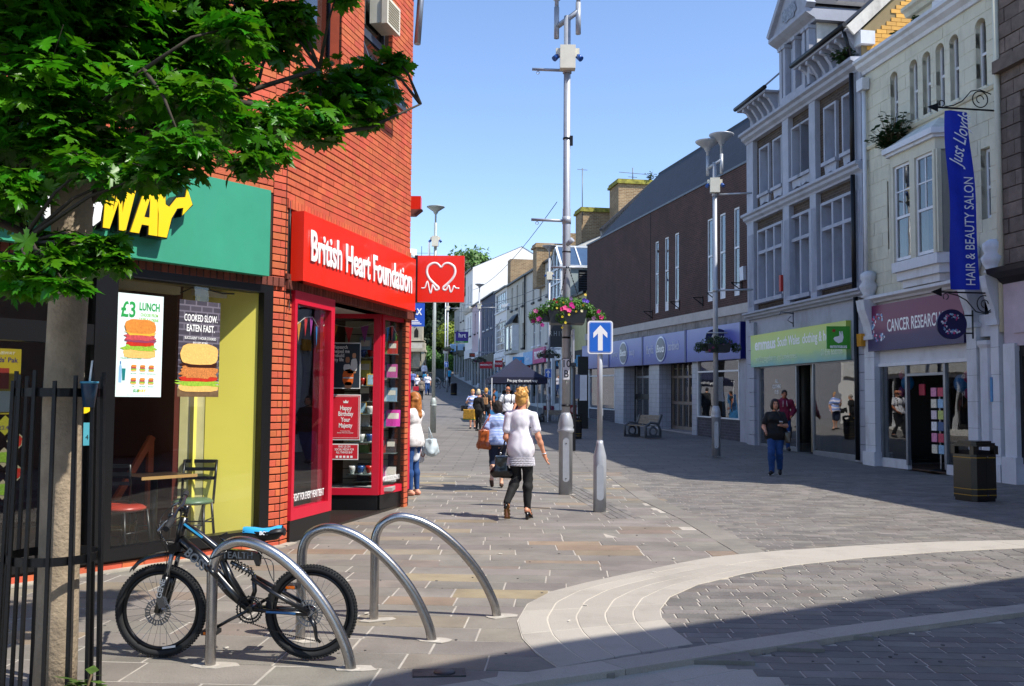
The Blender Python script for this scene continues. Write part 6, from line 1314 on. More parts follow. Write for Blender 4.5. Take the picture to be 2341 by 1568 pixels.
# arcade porch
ar = thing('arcade_porch', 'white framed glass roofed arcade porch projecting beyond the brown brick store', 'porch', mat=R3); AF = M('white steel frame', '#d5dbe0', .45); AG = glass_mat('arcade glass', refl=1.6, dark=.35)
gw = M('grey green cladding', '#8f9b9a', .7)
obj('side_wall', B().box(3.3, 3.4, -3, .55, 6.0, 9.4), gw, ar); lv = B()
for i in range(14): lv.obox((3.27, -.9, 7.2+i*.14), (.03, 0, .03), (0, .45, 0), (.004, 0, .02))
obj('louvre', lv, M('dark louvre', '#23282c', .5), ar, kind='stuff'); obj('louvre_back', B().box(3.28, 3.3, -1.4, -.4, 7.1, 9.2), DARK, ar)
obj('glass_roof_slope', B().add([(3.2,.7,9.45),(3.2,-4,9.45),(4.6,-4,10.75),(4.6,.7,10.75)], [(0,1,2,3)]), M('tinted roof glass', '#3f5570', .15, spec=.8), ar); obj('far_roof_slope', B().add([(6.0,.7,9.45),(6.0,-4,9.45),(4.6,-4,10.75),(4.6,.7,10.75)], [(0,1,2,3)]), M('tinted roof glass', '#3f5570'), ar)
for y in (.7,-.5,-1.7,-2.9,-4): obj('rafter', B().bar((3.18,y,9.47),(4.6,y,10.8),.07,.07), AF, ar)
obj('eaves_beam', B().box(3.15,3.3,-4,.75,9.32,9.46), AF, ar); obj('ridge_beam', B().box(4.53,4.67,-4,.75,10.72,10.82), AF, ar)
f = B()
for u in (3.3,4.15,5.05,5.9): f.box(u-.05,u+.05,.58,.68,5.9,9.5 if u in (3.3,5.9) else 10.3)
for z in (5.95,6.8,7.65,8.5,9.35): f.box(3.3,5.9,.57,.67,z-.05,z+.05)
f.bar((3.25,.65,9.45),(4.6,.65,10.75),.12,.1).bar((5.95,.65,9.45),(4.6,.65,10.75),.12,.1)
obj('gable_frame', f, AF, ar); obj('gable_glass', B().prism([(3.3,5.95),(5.9,5.95),(5.9,9.4),(4.6,10.7),(3.3,9.4)], .6, .61, 'xz'), AG, ar)
obj('porch_post', B().box(3.3,3.5,.4,.6,.4,6), AF, ar); obj('far_post', B().box(5.75,5.95,.4,.6,.4,6), AF, ar); obj('white_panel', B().box(3.2,3.3,-2,.5,3.6,4.9).box(3.3,6.4,.3,.4,4.0,5.0), FRW, ar); obj('soffit', B().box(3.3,5.9,-4,.6,5.85,5.95), gw, ar)
asn = thing('arcade_sign', 'dark grey arcade board with spaced pale capitals half hidden by the lamp post', 'sign', (2.6, 54.3, 5.3), 0); obj('board', B().box(-.42, .75, 0, .15, -.66, .6), M('charcoal board', '#2a2c30', .5), asn); text('RHIW', .42, M('dull letters', '#9a9da0', .5), asn, (.02, -.02, .1), FR, .01, .0, .7, spacing=1.5)
cx_ = thing('chemist_cross', 'pale blue cross sign hanging at the corner of the brown store', 'sign', (3.42, 48.9, 3.62)); obj('cross', B().prism([(-.3,-.9),(.3,-.9),(.3,-.3),(.85,-.3),(.85,.3),(.3,.3),(.3,.9),(-.3,.9),(-.3,.3),(-.85,.3),(-.85,-.3),(-.3,-.3)], -.06, .06, 'xz'), M('cross blue', '#5fa8cc', .4), cx_); obj('arm', B().bar((.8,0,0),(1.4,0,0),.05,.05), IRON, cx_)
cx_.scale = (0.33,)*3
# white row with blocked sashes
wa = [(u, u+.62, 8.35, 10.15, 'blind') for u in (6.9, 9.1, 11.4, 13.65)]+[(u, u+.62, 5.3, 7.2, (1, 2) if u > 11 else 'blind') for u in (6.9, 9.1, 11.5, 13.4)]
row_house('white_terrace', 'long white rendered terrace with blocked upper windows next to the arcade porch', 6.0, 16.35, 10.65, WR, wa, signz=4.15)
wc = [(17.4,17.9,8.5,10.25,'blind'),(19.6,20.1,8.5,10.25,'blind'),(21.65,22.15,8.5,10.25,'blind'),(17.3,17.8,5.4,7.2,'blind')]
t = row_house('white_terrace', 'older stained white house with an oriel window and a security camera', 16.4, 24.0, 10.68, M('aged white render', '#c6c2b4', .9, var=.1, vs=1.5, stain=.45, stcol=(.25, .23, .18)), wc, signz=4.3)
bo = bp('oriel', B().box(19.1, 22.3, 0, .55, 5.1, 5.3).box(19.1, 22.3, 0, .5, 7.2, 7.32), WR, t); obj('oriel_frame', B().box(19.1,19.25,0,.5,5.3,7.2).box(22.15,22.3,0,.5,5.3,7.2).box(20.6,20.75,.4,.5,5.3,7.2), FRW, bo); obj('oriel_pane', B().box(19.25,22.15,.43,.44,5.3,7.2), GLASSD, bo); obj('oriel_side_pane', B().box(19.15,19.16,.05,.45,5.3,7.2), GLASSD, bo); obj('oriel_roof', B().add([(19,.6,7.3),(22.4,.6,7.3),(21.8,0,8.1),(19.5,0,8.1)], [(0,1,2,3),(0,3,1)]), M('slate grey lead', '#4c535a', .6), bo)
bp('drain_pipe', B().cyl((16.4,.12,5.2),(16.4,.12,10.6),.06).bar((16.0,.12,6.3),(17.0,.12,6.3),.03,.05), IRON, t)
row_house('glazed_workshop', 'narrow white building covered by large small paned windows', 24.1, 29.6, 10.75, WR2, [(24.5,29.2,8.9,10.4,(5,2)),(24.5,29.2,5.1,8.0,(7,5))], signz=4.75)
dkw = [(u, u+.6, 7.9, 9.9, (1, 2)) for u in (30.8, 32.9, 35.2)]+[(u, u+.6, 5.6, 7.2, (1, 2)) for u in (30.8, 32.9, 35.2)]
row_house('slate_blue_house', 'dark slate blue painted house between the small paned building and the pink one', 29.7, 37.1, 10.9, M('slate blue paint', '#4a5266', .8, var=.08), dkw, signz=4.9, shopmat=M('dark shop fascia', '#1f2a24', .6))
row_house('pink_house', 'pale pink house below the tall white gable', 37.2, 42.9, 10.9, M('pale pink render', '#cdb8bd', .85, stain=.2, stcol=(.3,.25,.22)), [(38.5,39.0,8,10,'blind'),(40.8,41.3,8,10,'blind'),(38.5,39.0,5.9,7.2,'blind')], signz=5.4)
tw = [(43.8,44.4,11.5,13.2,(1,2)),(45.6,46.2,11.5,13.2,(1,2)),(43.8,44.4,8,10,'blind'),(45.6,46.2,8,10,'blind')]
t = row_house('tall_white_house', 'tall white house whose broad bright gable rises over the row', 43, 48, 14.8, WR2, tw, depth=9.0, ridge=2.3, signz=5.9)
cornice('ornate_band', 43, 48, 10.4, [(0,0),(.15,.05),(.3,.3),(.35,.5),(0,.55)], WR, t)
row_house('far_cream_house', 'cream house with a dark pipe beyond the tall white gable', 48.1, 52.5, 12.6, WR, [(49,49.5,10,11.6,'blind'),(51,51.5,10,11.6,'blind'),(49,49.5,7.8,9.2,'blind')], signz=6.4, shopmat=M('dark shop fascia', '#1f2a24'))
row_house('far_grey_house', 'last pale grey house of the row where the street bends away', 52.6, 57, 11.8, M('grey render', '#a9a9a4', .85), [(53.5,54,9.2,10.8,'blind'),(55.5,56,9.2,10.8,'blind')], signz=6.8, shopmat=M('black shop fascia', '#16181b', .6))
sign_board('pink shop sign on the white terrace, the nearest of the row', 9.4, 13.0, 4.05, 5.05, M('hot pink sign', '#c2367a', .5), 'PROFADS', .75)
sign_board('pale blue sign with a pale smile on the terrace', 13.1, 16.3, 4.05, 4.95, M('pale blue sign', '#86b4dc', .5), 'Llandudno', .4, M('sign pale letters', '#cfdff0', .5))
tb_ = thing('smile_sign', 'bright blue hanging sign with a red smile above the black tent', 'sign', (.45, 64.6, 4.14)); obj('panel', B().box(-.95,.95,-.08,.08,-.95,.95), M('sky blue sign', '#3fa2dc', .5), tb_); obj('smile_print', B().tube([(-.4,-.09,.35),(-.3,-.09,-.05),(0,-.09,-.25),(.3,-.09,-.05),(.45,-.09,.4)], .07, 6), REDS, tb_); obj('lower_strip', B().box(-.95,.95,-.09,-.08,-.95,-.5), M('navy strip', '#14204e', .5), tb_); text('Thomson', .3, WHITE, tb_, (0,-.1,-.72), FR, .01)
tb_.scale = (0.42,)*3
pa = thing('red_hanging_sign', 'dark red hanging sign with white capitals over the tent on the left', 'sign', (-2.07, 76.3, 4.4)); obj('panel', B().box(-1.75,1.75,-.08,.08,-.95,.95), M('building society red', '#b3122a', .5), pa); text('PRINCIPALITY', .62, WHITE, pa, (0,-.1,0), FR, .01, .012, .82)
pa.scale = (0.29,)*3
ra = thing('red_wall_sign', 'red sign with white capitals on the small paned building, right of the dark red sign', 'sign', (-1.0, 72.4, 4.36)); obj('panel', B().box(-.98,.98,-.05,.05,-.85,.85), M('building society red', '#b3122a'), ra); text('PRINCIPALITY', .75, WHITE, ra, (0,-.07,0), FR, .01, .012, .36); obj('yellow_tag', B().box(.75,1.15,-.07,.0,.85,1.3), M('tag yellow', '#d8961e', .5), ra)
ra.scale = (0.31,)*3
hr = thing('letting_board', 'purple and green estate agent board reading hrt fixed on the cream house', 'sign', (-4.95, 93.5, 7.8)); obj('panel', B().box(-1.12,1.15,-.05,.05,-.75,.95), M('agent purple', '#3a1f86', .5), hr); obj('green_strip', B().box(-1.12,1.15,-.06,.05,-1.05,-.75), M('agent green', '#3f9a2f', .5), hr); text('hrt', 1.1, WHITE, hr, (.05,-.07,.25), FR, .01, .02, 1.0); text('To Rent', .32, WHITE, hr, (-.2,-.08,-.9), FR, .01)
hr.scale = (0.55,)*3
ic = thing('ink_refill_sign', 'small pale blue hanging sign with a dark blue base below the purple board', 'sign', (-6.1, 98, 6.95)); obj('panel', B().box(-.55,.55,-.05,.05,-.5,.75), M('icy blue sign', '#9fc4e0', .5), ic); obj('base_strip', B().box(-.55,.55,-.06,.05,-.68,-.5), M('strip blue', '#2a6fb0', .5), ic); text('Instant\nRefill\nCentre', .27, M('sign blue letters', '#2a4f86', .5), ic, (0,-.06,.15), FR, .01)
ic.scale = (0.56,)*3
ic2 = thing('shop_sign', 'pale blue and white shopfront sign high beside the letting board', 'sign', (-5.35, 99.5, 7.1)); obj('panel', B().box(-.35,.35,-.05,.05,-.3,.35), M('icy blue sign', '#9fc4e0'), ic2)
tkw = thing('takeaway_sign', 'dull orange takeaway lettering board on the pink house', 'sign', (-3.6, 91.2, 5.9)); obj('panel', B().box(-.9,.9,-.05,.05,-.35,.35), M('board brown', '#3a2018', .6), tkw); text('KEBABS', .5, M('orange letters', '#c2401e', .5), tkw, (0,-.06,0), FR, .01, .01, .8)
tkw.scale = (0.55,)*3
# chimneys
CB = brick_mat('buff chimney brick', '#a58863', '#86694b', '#b3a283', .3, .1, .015, .9, .5, .3); LICH = M('lichen capping', '#8f8a3a', .9, var=.6, vs=4)
def chimney(label, x0, x1, y, z0, z1, d=1.6, n_=0, cap=True, rot=.18):
    t = thing('chimney', label, 'chimney', ((x0+x1)/2, y, 0), rot, 'brick chimney stacks'); w_ = (x1-x0)/2
    obj('stack', B().box(-w_, w_, -d/2, d/2, z0, z1), CB, t)
    if cap: obj('capping', B().box(-w_-.12, w_+.12, -d/2-.12, d/2+.12, z1-.3, z1-.15).box(-w_-.06, w_+.06, -d/2-.06, d/2+.06, z1-.15, z1), LICH if z1 > 13 else CB, t)
    for i in range(n_): obj('pot', B().lathe([(.14,0),(.12,.35),(.15,.42)], 10, (-w_+.4+i*.5, 0, z1)), M('terracotta pot', '#8a4a30', .8), t)
    return t
chimney('tall lichen capped buff brick chimney nearest the brown store, with an aerial', 6.4, 9.2, 60, 9, 15.5, 2, cap=True)
chimney('lower lichen capped brick chimney left of the tallest one', 4.3, 6.6, 62, 9, 14.15, 1.6)
chimney('wide yellow brick chimney over the white terrace behind the arcade glass', 1.45, 3.3, 62.5, 9, 11.9, 1.2)
chimney('dark red brick chimney in front of the white gable', -.3, 1.9, 77, 9.5, 13.0, 1.3, cap=False)
chimney('small brick stack behind the arcade glass roof', 3.6, 5.2, 66, 9, 13.2, 1.2, cap=False)
pw = thing('pebbledash_gable', 'grey pebble dashed gable slope rising to the tall chimney', 'wall', mat=R3@Matrix.Translation((1.2,0,0))); obj('gable_face', B().prism([(-1.2,8),(-7,8),(-7,14.2),(-4.2,14.0),(-1.2,11.2)], 0, .3, 'yz'), M('pebbledash', '#938e86', .95, var=.2, vs=30, bump=.6), pw); obj('verge_slates', B().bar((-.1,-1.1,11.2),(-.1,-4.2,14.1),.5,.12), SLATE, pw)
def aerial(label, loc, h, arms):
    t = thing('aerial', label, 'aerial', loc, .3, 'roof aerials'); obj('mast', B().cyl((0,0,0),(0,0,h),.03), M('aerial grey', '#6d7176', .5, .5), t); b = B()
    for z, w_ in arms: b.bar((-w_,0,z),(w_,0,z),.03,.03)
    obj('crossbar', b, M('aerial grey', '#6d7176'), t)
aerial('tall thin mast aerial on the lower lichen capped chimney', (4.5, 61, 13.0), 3.7, [(3.6,.35)]); aerial('small television aerial on the tallest chimney', (7.6, 59.6, 15.5), .9, [(.55,.95),(.3,.3)])
weed('chimney_shrub', 'small leggy shrub growing out of the tallest chimney', (8.7, 59.3, 15.5), 9, .5, 1.1, col='#4a5a3a')
for k, (x, z0, h) in enumerate(((-10.8,21.5,3.6),(-9.8,21.5,3.8),(3.2,17.5,4.5),(4.0,17.5,4.2),(7.5,17,3.6),(-.7,19,2.8))):
    t = thing('phone_mast', f"thin grey rooftop antenna on the skyline, {['leftmost of all','beside the leftmost','left of the far tree top pair','tallest white panel one','furthest right','single short one'][k]}", 'antenna', (x-1.5, 140, z0), 0, 'antennas on the skyline'); obj('mast', B().cyl((0,0,0),(0,0,h),.07), M('mast grey','#8f979e',.5), t)
    if k < 4: obj('panel_antenna', B().box(-.28,-.08,-.1,.1,h-2.2,h-.1), M('mast white','#d5dade',.5), t)
# wires strung over the street
for k, (p, q, sag) in enumerate((((-4.0, 71, 8.2), (3.0, 60, 8.7), .5), ((-2.45, 71.5, 8.7), (-.9, 78, 8.3), 1.2), ((-7.5, 93, 8.5), (-3.9, 90, 8.4), .2), ((-3.2, 60, 7.6), (2.2, 58, 8.8), .4), ((2.2, 47, 11.5), (-3.9, 93, 12.4), .8))):
    p, q = Vector(p), Vector(q); pts = [p.lerp(q, i/10)-Vector((0, 0, sag*4*(i/10)*(1-i/10))) for i in range(11)]
    tag(obj('overhead_wire', B().tube(pts, .018, 4), M('wire grey', '#5a5f66', .6)), f"thin grey wire hung over the street, {['from the third lamp post towards the terrace','looping beside the slate blue house','short length by the far lamp post','low one across the far shops','long one up to the tall white gable'][k]}", 'wire', 'overhead wires')
# ---- end of the street
mo = thing('stone_fountain', 'carved grey stone fountain canopy with dark niche at the top of the street', 'monument', (-10.75, 107, gz(107))); mo.scale = (.6, .6, .8); MS = M('weathered limestone', '#b0a894', .9, var=.25, vs=2, bump=.5, bs=8, stain=.4)
obj('steps', B().box(-2.6,2.6,-2.6,2.6,0,.3).box(-2.2,2.2,-2.2,2.2,.3,.6), MS, mo); obj('basin', B().lathe([(.8,.6),(1.5,.9),(1.6,1.2),(1.2,1.25),(.4,1.3)], 12), M('dark stone', '#55524a', .9), mo)
for sx_ in (-1, 1):
    for sy_ in (-1, 1): obj('column', B().box(sx_*1.35-.3, sx_*1.35+.3, sy_*1.35-.3, sy_*1.35+.3, .6, 3.4), MS, mo)
obj('core', B().box(-.7,.7,-.7,.7,.6,3.4), MS, mo); obj('canopy', B().box(-1.8,1.8,-1.8,1.8,3.4,3.7).box(-1.6,1.6,-1.6,1.6,3.7,4.7).box(-1.5,1.5,-1.5,1.5,4.9,5.0), MS, mo); obj('upper_stage', B().box(-1.15,1.15,-1.15,1.15,5.0,7.2).lathe([(1.4,7.2),(1.0,7.6),(.5,8.6),(.1,9.4)], 8), MS, mo); obj('niche', B().prism([(-.4,5.4),(.4,5.4),(.4,6.3),(0,6.8),(-.4,6.3)], -1.17, -1.1, 'xz'), M('niche dark', '#1c1a17', .9), mo); obj('panel', B().box(-1.2,1.2,-1.62,-1.6,3.85,4.55), M('pale panel', '#c9c3b4', .9), mo)
ra_ = thing('iron_railing', 'low black railing around the stone fountain', 'railing', (-10.7, 104, gz(104))); bb = B()
for i in range(24): bb.cyl((-3+i*.26,0,0),(-3+i*.26,0,1.1),.02,n=5)
obj('baluster', bb, IRON, ra_, kind='stuff'); obj('rail', B().bar((-3.1,0,1.0),(3.1,0,1.0),.05,.05), IRON, ra_)
ch = thing('stone_chapel', 'grey stone chapel end with an orange brick edged gable behind the fountain', 'building', (-12.0, 126, 4)); CS = brick_mat('rough grey stone', '#8b877c', '#716d63', '#9f9a8d', .7, .3, .03, .9, .6, .25)
obj('wall', B().prism([(-6,0),(3.3,0),(3.3,9.5),(-1.2,14.2),(-6,9.5)], 0, 8, 'xz'), CS, ch); obj('verge', B().bar((3.6,-.1,9.4),(-1.2,-.1,14.5),.4,.5).bar((-6.3,-.1,9.4),(-1.2,-.1,14.5),.4,.5), M('orange brick edge', '#a35a38', .8), ch); obj('roof', B().add([(3.7,-.3,9.4),(-1.2,-.3,14.6),(-1.2,8,14.6),(3.7,8,9.4)], [(0,1,2,3)]), SLATE, ch); obj('window', B().box(.6,1.8,-.05,.0,6.4,8.2), M('brown window', '#5a3020', .6), ch); obj('band', B().box(-6,3.3,-.04,0,8.6,9.0), M('orange brick edge', '#a35a38'), ch)
fb = thing('far_white_building', 'far white flat roofed building seen above the red signs', 'building', (-17.5, 150, 10)); obj('wall', B().box(-4,5.5,0,6,0,14.0), WR2, fb); obj('drum', B().cyl((1.2,1,14),(1.2,1,15.6),.9), WR2, fb); obj('parapet', B().box(-4.1,5.6,-.1,6.1,14.0,14.2), M('grey parapet', '#8b9298', .7), fb); obj('roof_rail', B().bar((-4,0,14.9),(5.5,0,14.9),.06,.06).bar((3,0,14.2),(3,0,16),.1,.1), M('rail blue', '#5a7690', .5), fb)
# far trees
def leafy(name, label, centre, blobs, col, n_, leaf=.35, trunk=None, cat='tree', group=None, seed=1, parts=True):
    rr = np.random.default_rng(seed); t = thing(name, label, cat, centre, 0, group); mat = M('leaves '+col, col, .6, var=.35, vs=1.2, trans=.25, piece=.3)
    tot = sum(b_[3]**2 for b_ in blobs); v = []; f = []
    for (bx, by, bz, r, sq) in blobs:
        m = int(n_*r*r/tot); d = rr.normal(size=(m, 3)); d /= np.linalg.norm(d, axis=1)[:, None]; rad = r*(rr.uniform(.55, 1.05, m))[:, None]
        # lumpy clumps
        lump = 1+.18*np.sin(d[:, :1]*5+bx)*np.cos(d[:, 1:2]*6+by)+.12*np.sin(d[:, 2:]*9)
        p = np.array([bx, by, bz])+d*rad*lump*np.array([1, 1, sq]); a = rr.normal(size=(m, 3)); a = a-d*(a*d).sum(1)[:, None]*.6; a /= np.linalg.norm(a, axis=1)[:, None]; c_ = np.cross(a, d+rr.normal(size=(m, 3))*.4); c_ /= np.linalg.norm(c_, axis=1)[:, None]+1e-9
        s_ = leaf*rr.uniform(.6, 1.3, m)[:, None]; k = len(v)
        q = np.stack([p-a*s_, p-c_*s_*.5, p+a*s_, p+c_*s_*.5], 1).reshape(-1, 3); v.extend(q.tolist()); f.extend([(k+4*i, k+4*i+1, k+4*i+2, k+4*i+3) for i in range(m)])
    b = B(); b.v = v; b.f = f; b.sm = [False]*len(f)
    obj('crown', b, mat, t, kind='stuff') if cat == 'tree' else obj('foliage', b, mat, t, kind='stuff')
    if trunk: obj('trunk', B().tube([(0,0,0),(trunk[1],0,trunk[0]*.5),(0,0,trunk[0])], [trunk[2], trunk[2]*.8, trunk[2]*.5], 8), M('bark brown', '#4a3c2e', .9), t)
    return t
leafy('broad_tree', 'big round pale flowering tree rising over the roofs at the end of the street', (-6, 131, 8), [(0,0,11,4.2,.8),(-2.8,1,9.6,3,.8),(2.8,0,10.4,3,.8),(.5,-1,12.6,2.2,.8),(-1,0,7,3.4,1)], '#5a7d38', 9000, .3, (8, .3, .5), seed=3)
leafy('dark_tree', 'tall dark evergreen behind the lamp posts at the top of the street', (-10.2, 118, 5.2), [(0,0,8.5,3.0,1.1),(1.2,0,5,3,1),(2.4,0,10,2.6,1),(-1.5,0,3.5,2.4,1)], '#22381c', 8000, .3, (6, .2, .35), seed=4)
leafy('dark_tree', 'brown green conifer filling the gap left of the row of houses', (-6.8, 119, 5.4), [(0,0,9.5,3.2,1.2),(1.5,0,5,3.2,1),(-.8,0,5,2.4,1)], '#35401f', 8000, .3, (6, -.2, .35), seed=5)
leafy('golden_shrub', 'yellow green shrub lit by the sun halfway up the dark trees', (-7.6, 114, 7.2), [(0,0,2.0,1.7,.9),(1.2,0,2.2,1.4,.8)], '#8b9a35', 2500, .22, (2, .1, .1), seed=6)
leafy('green_shrub', 'bright green shrub beside the railing at the fountain', (-9.3, 111, 4.8), [(0,0,1.2,1.5,.8),(1.6,0,1,1.3,.8),(-1,0,2,1.4,.8)], '#47702a', 2500, .2, (1, .1, .1), seed=8)
leafy('hedge', 'long dark hedge closing the street top behind the green cabinet', (-5.5, 116, 5.2), [(-2,0,1.5,2,.9),(1,0,1.5,2.2,.9),(3.5,0,2,2.4,1)], '#1e3018', 5000, .25, None, cat='hedge', seed=9)
hb2 = thing('stone_bank_wall', 'rough stone retaining wall under the golden shrub', 'wall', (-6.5, 121, 4.5)); obj('face', B().box(-5, 6, 0, 1, 0, 6.5), CS, hb2)
# ---- left side of the street: white shops seen only as reflections, and what shows past the brick corner
LB = Matrix.Translation((-2.9, 17.5, 0))@Matrix.Rotation(math.atan2(28, -2.9)-PI, 4, 'Z')   # local +y faces the street
LB = Matrix.Translation((-2.9, 17.5, 0))@Matrix.Rotation(math.atan2(28, -2.9), 4, 'Z')      # x up the street, -y faces the street
t = thing('white_shop_range', 'white rendered shop range beyond the red brick corner, mirrored in the shop windows opposite', 'building', mat=LB)
WB = M('brilliant white render', '#e4e2dd', .7, var=.04, stain=.1, stcol=(.5,.5,.48))
sh_ = [(1+i*4.2, 3.9+i*4.2, .5, 2.7) for i in range(6)]+[(1.3+i*4.2, 2.2+i*4.2, 4.4, 6.2) for i in range(6)]+[(3.0+i*4.2, 3.9+i*4.2, 4.4, 6.2) for i in range(6)]
b = B(); wall(b, 0, 28, 0, 7.6, sh_, 0, .4); bp('wall', b, WB, t); bp('roof', B().box(-.1, 28, -.15, 8, 7.6, 7.8), SLATE, t); bp('rear_mass', B().box(0, 28, 1.5, 8, 0, 7.6), DARK, t)
for i, (a, c_, p, q) in enumerate(sh_): w_ = bp('window', B().box(a, c_, .2, .21, p, q), GLASSD, t); obj('frame', B().box(a,a+.08,.1,.2,p,q).box(c_-.08,c_,.1,.2,p,q).box((a+c_)/2-.04,(a+c_)/2+.04,.1,.2,p,q), FRW, w_)
bp('shop_fascia', B().box(.5, 27.5, -.12, 0, 2.9, 3.7), M('pale fascia', '#d4d4d0', .5), t)
aw = thing('red_eaves_box', 'small bright red box with a dark underside poking past the brick corner', 'sign', (-2.03, 17.7, 5.25)); obj('box_body', B().box(-.1, .30, -.1, .1, -.13, .12), REDS, aw); obj('dark_underside', B().prism([(-.1,-.13),(.33,-.13),(.2,-.24),(-.1,-.24)], -.1, .1, 'xz'), BRKD, aw)
ax = thing('blue_hanging_sign', 'blue hanging sign with white letters AX and a striped triangle past the brick corner', 'sign', (-2.5, 23.2, 3.62)); obj('panel', B().box(-.62,.35,-.04,.04,-.27,.3), M('sign royal blue', '#1e4fb8', .4), ax); text('AX', .22, WHITE, ax, (.17,-.045,.08), FR, .003, .006, fit=.24)
for i in range(5): obj('stripe_print', B().box(.04, .12+i*.04, -.044, -.041, -.06-i*.04, -.04-i*.04), WHITE, ax)
obj('bracket', B().bar((-.7,0,.33),(.3,0,.42),.03,.03), IRON, ax)
# ------------------------------------------------------------------ street furniture
GM = M('silver grey paint', '#a9adb3', .4, .25, var=.08, vs=8, stain=.12); GALV = M('galvanised steel', '#aab3b0', .5, .25, var=.15, vs=10, stain=.2); CREAMP = M('cream plastic', '#d9d3bf', .45)
def bowl(x, y, z, r=.34):
    return B().lathe([(.035,-.75),(.035,-.12),(.06,-.1),(.11,.0),(.14,.02),(.30,.13),(r,.17),(r,.19),(.0,.23)], 24, (x, y, z))
def lamp_post(label, loc, top=8.3, heads=1, box=7.38, arms=(), base_h=1.2, base_r=.115, r=.068, mat=GM, hatch=True, tapered=True, turn=0., armdir=-1, armlen=.6):
    t = thing('lamp_post', label, 'lamp post', loc, turn, 'street lamp posts')
    obj('base', B().lathe([(base_r,0),(base_r,base_h-.18),(base_r*1.2,base_h-.16),(base_r*1.2,base_h-.12),(base_r*1.05,base_h-.1),(base_r*1.12,base_h-.06),(base_r*.98,base_h+.04),(r*1.3,base_h+.12),(r,base_h+.16)], 24), mat, t)
    obj('shaft', B().lathe([(r,base_h+.1),(r,4.8),(r*.9,4.82),(r*.85,top)], 20), mat, t)
    if hatch:
        hp = [(.055*math.cos(a), (.0 if math.sin(a) > 0 else 0)+.055*math.sin(a)+(.33 if math.sin(a) > 0 else -.28)) for a in np.linspace(0, 2*PI, 21)[:-1]]
        o = obj('hatch_door', B().prism([(x, .55+z) for x, z in hp], -base_r-.008, -base_r+.03, 'xz'), mat, t); obj('hatch_screw', B().cyl((0,-base_r-.014,.85),(0,-base_r-.005,.85),.01,n=8).cyl((0,-base_r-.014,.27),(0,-base_r-.005,.27),.01,n=8), IRON, o)
    if box:
        obj('junction_box', B().box(-.13,.13,-.2,-.02,box-.2,box+.2), CREAMP, t)
        for s_ in (-1, 1): o = obj('flood_lamp', B().box(s_*.13,s_*.2,-.14,-.06,box+.02,box+.16), CREAMP, t); obj('lamp_glass', B().cyl((s_*.17,-.1,box+.04),(s_*.23,-.14,box-.03),.045,.05,n=10), M('lamp blue', '#1e4f9a', .3), o)
    for z in arms:
        d = armdir; o = obj('banner_arm', B().cyl((0,0,z),(d*armlen,-.0,z+.02),.025), mat, t); obj('eye_ring', B().tube([(d*(armlen-.1)+.025*math.cos(a),0,z-.04+.025*math.sin(a)) for a in np.linspace(0,2*PI,9)[:-1]], .006, 5, closed=True), mat, o); obj('arm_clamp', B().cyl((0,0,z-.05),(0,0,z+.07),r*1.12), mat, o)
    if heads == 2:
        for s_ in (-1, 1):
            h = obj('lamp_head', bowl(s_*.18, s_*-.1, top+.55-(0.12 if s_ < 0 else 0)), mat, t); obj('lamp_stem', B().cyl((s_*.18,s_*-.1,top-.35),(s_*.18,s_*-.1,top+.2),.045), mat, h)
        obj('cross_bar', B().cyl((-.18,.1,top-.15),(.18,-.1,top+.05),.045), mat, t)
    elif heads == 1: obj('lamp_head', bowl(0, 0, top+.45, .36), mat, t)
    return t
lpm = lamp_post('tall silver lamp post in the middle of the paving carrying the big flower basket', (.91, 15.94, 0), top=8.15, heads=2, arms=(4.6, 7.2), turn=0)
obj('cable_clip', B().cyl((0,0,6.0),(0,0,6.03),.07).box(.05,.1,-.04,.03,5.9,6.06), IRON, lpm);
for i, (s_, z) in enumerate((('10',2.17),('B',2.0))): obj('number_plate', B().box(-.06,.055,-.085,-.07,z-.1,z+.1).v and B().box(-.058,.055,-.078,-.06,z-.09,z+.085), M('white plate', '#d9dbde', .5), lpm); text(s_, .17, M('black letters', '#15161a', .5), lpm, (0,-.08,z), FR, .001, .002, .9)
obj('edge_on_panel', B().box(.10,.13,-.2,.2,2.2,2.75).bar((.05,0,2.3),(.1,0,2.3),.03,.03).bar((.05,0,2.65),(.1,0,2.65),.03,.03), GM, lpm); obj('steel_strap', B().cyl((0,0,1.46),(0,0,1.49),.074).cyl((0,0,2.24),(0,0,2.26),.074).cyl((0,0,2.6),(0,0,2.63),.072), IRON, lpm)
lamp_post('silver twin headed lamp post with a dark flower basket before the blue signed store', (5.54, 25.78, gz(25.8)), top=8.05, heads=2, arms=(7.15, 4.5), box=7.38, turn=-.15, armdir=1, mat=M('silver grey paint','#8f949b'), armlen=1.0)
lamp_post('galvanised lamp post standing alone on the left beyond the hanging heart sign', (-3.05, 37.1, gz(37.1)), top=8.25, heads=1, box=7.5, mat=GALV, hatch=False)
lamp_post('silver lamp post in the distance beside the black tent with a small arrow sign', (1.86, 47.7, gz(47.7)), top=8.2, heads=1, box=7.3, arms=(7.1, 3.6), armdir=1)
lamp_post('distant silver lamp post in front of the pink and slate blue houses', (-2.5, 71.7, gz(71.7)), top=8.25, heads=1, box=7.2, arms=(7.1, 3.7), armdir=1, armlen=1.3, hatch=False)
lamp_post('furthest lamp post near the top of the street with a cream box', (-5.85, 86, gz(86)), top=8.25, heads=1, box=7.6, arms=(7.6,), armdir=1, armlen=1.2, hatch=False)
fp = thing('flag_pole', 'thin white pole at the top of the street beside the furthest lamp post', 'pole', (-6.7, 95, gz(95))); obj('pole', B().cyl((0,0,0),(0,0,9),.06,.05), FRW, fp); obj('pole_box', B().box(-.2,.2,-.1,.1,3.1,3.5), CREAMP, fp)
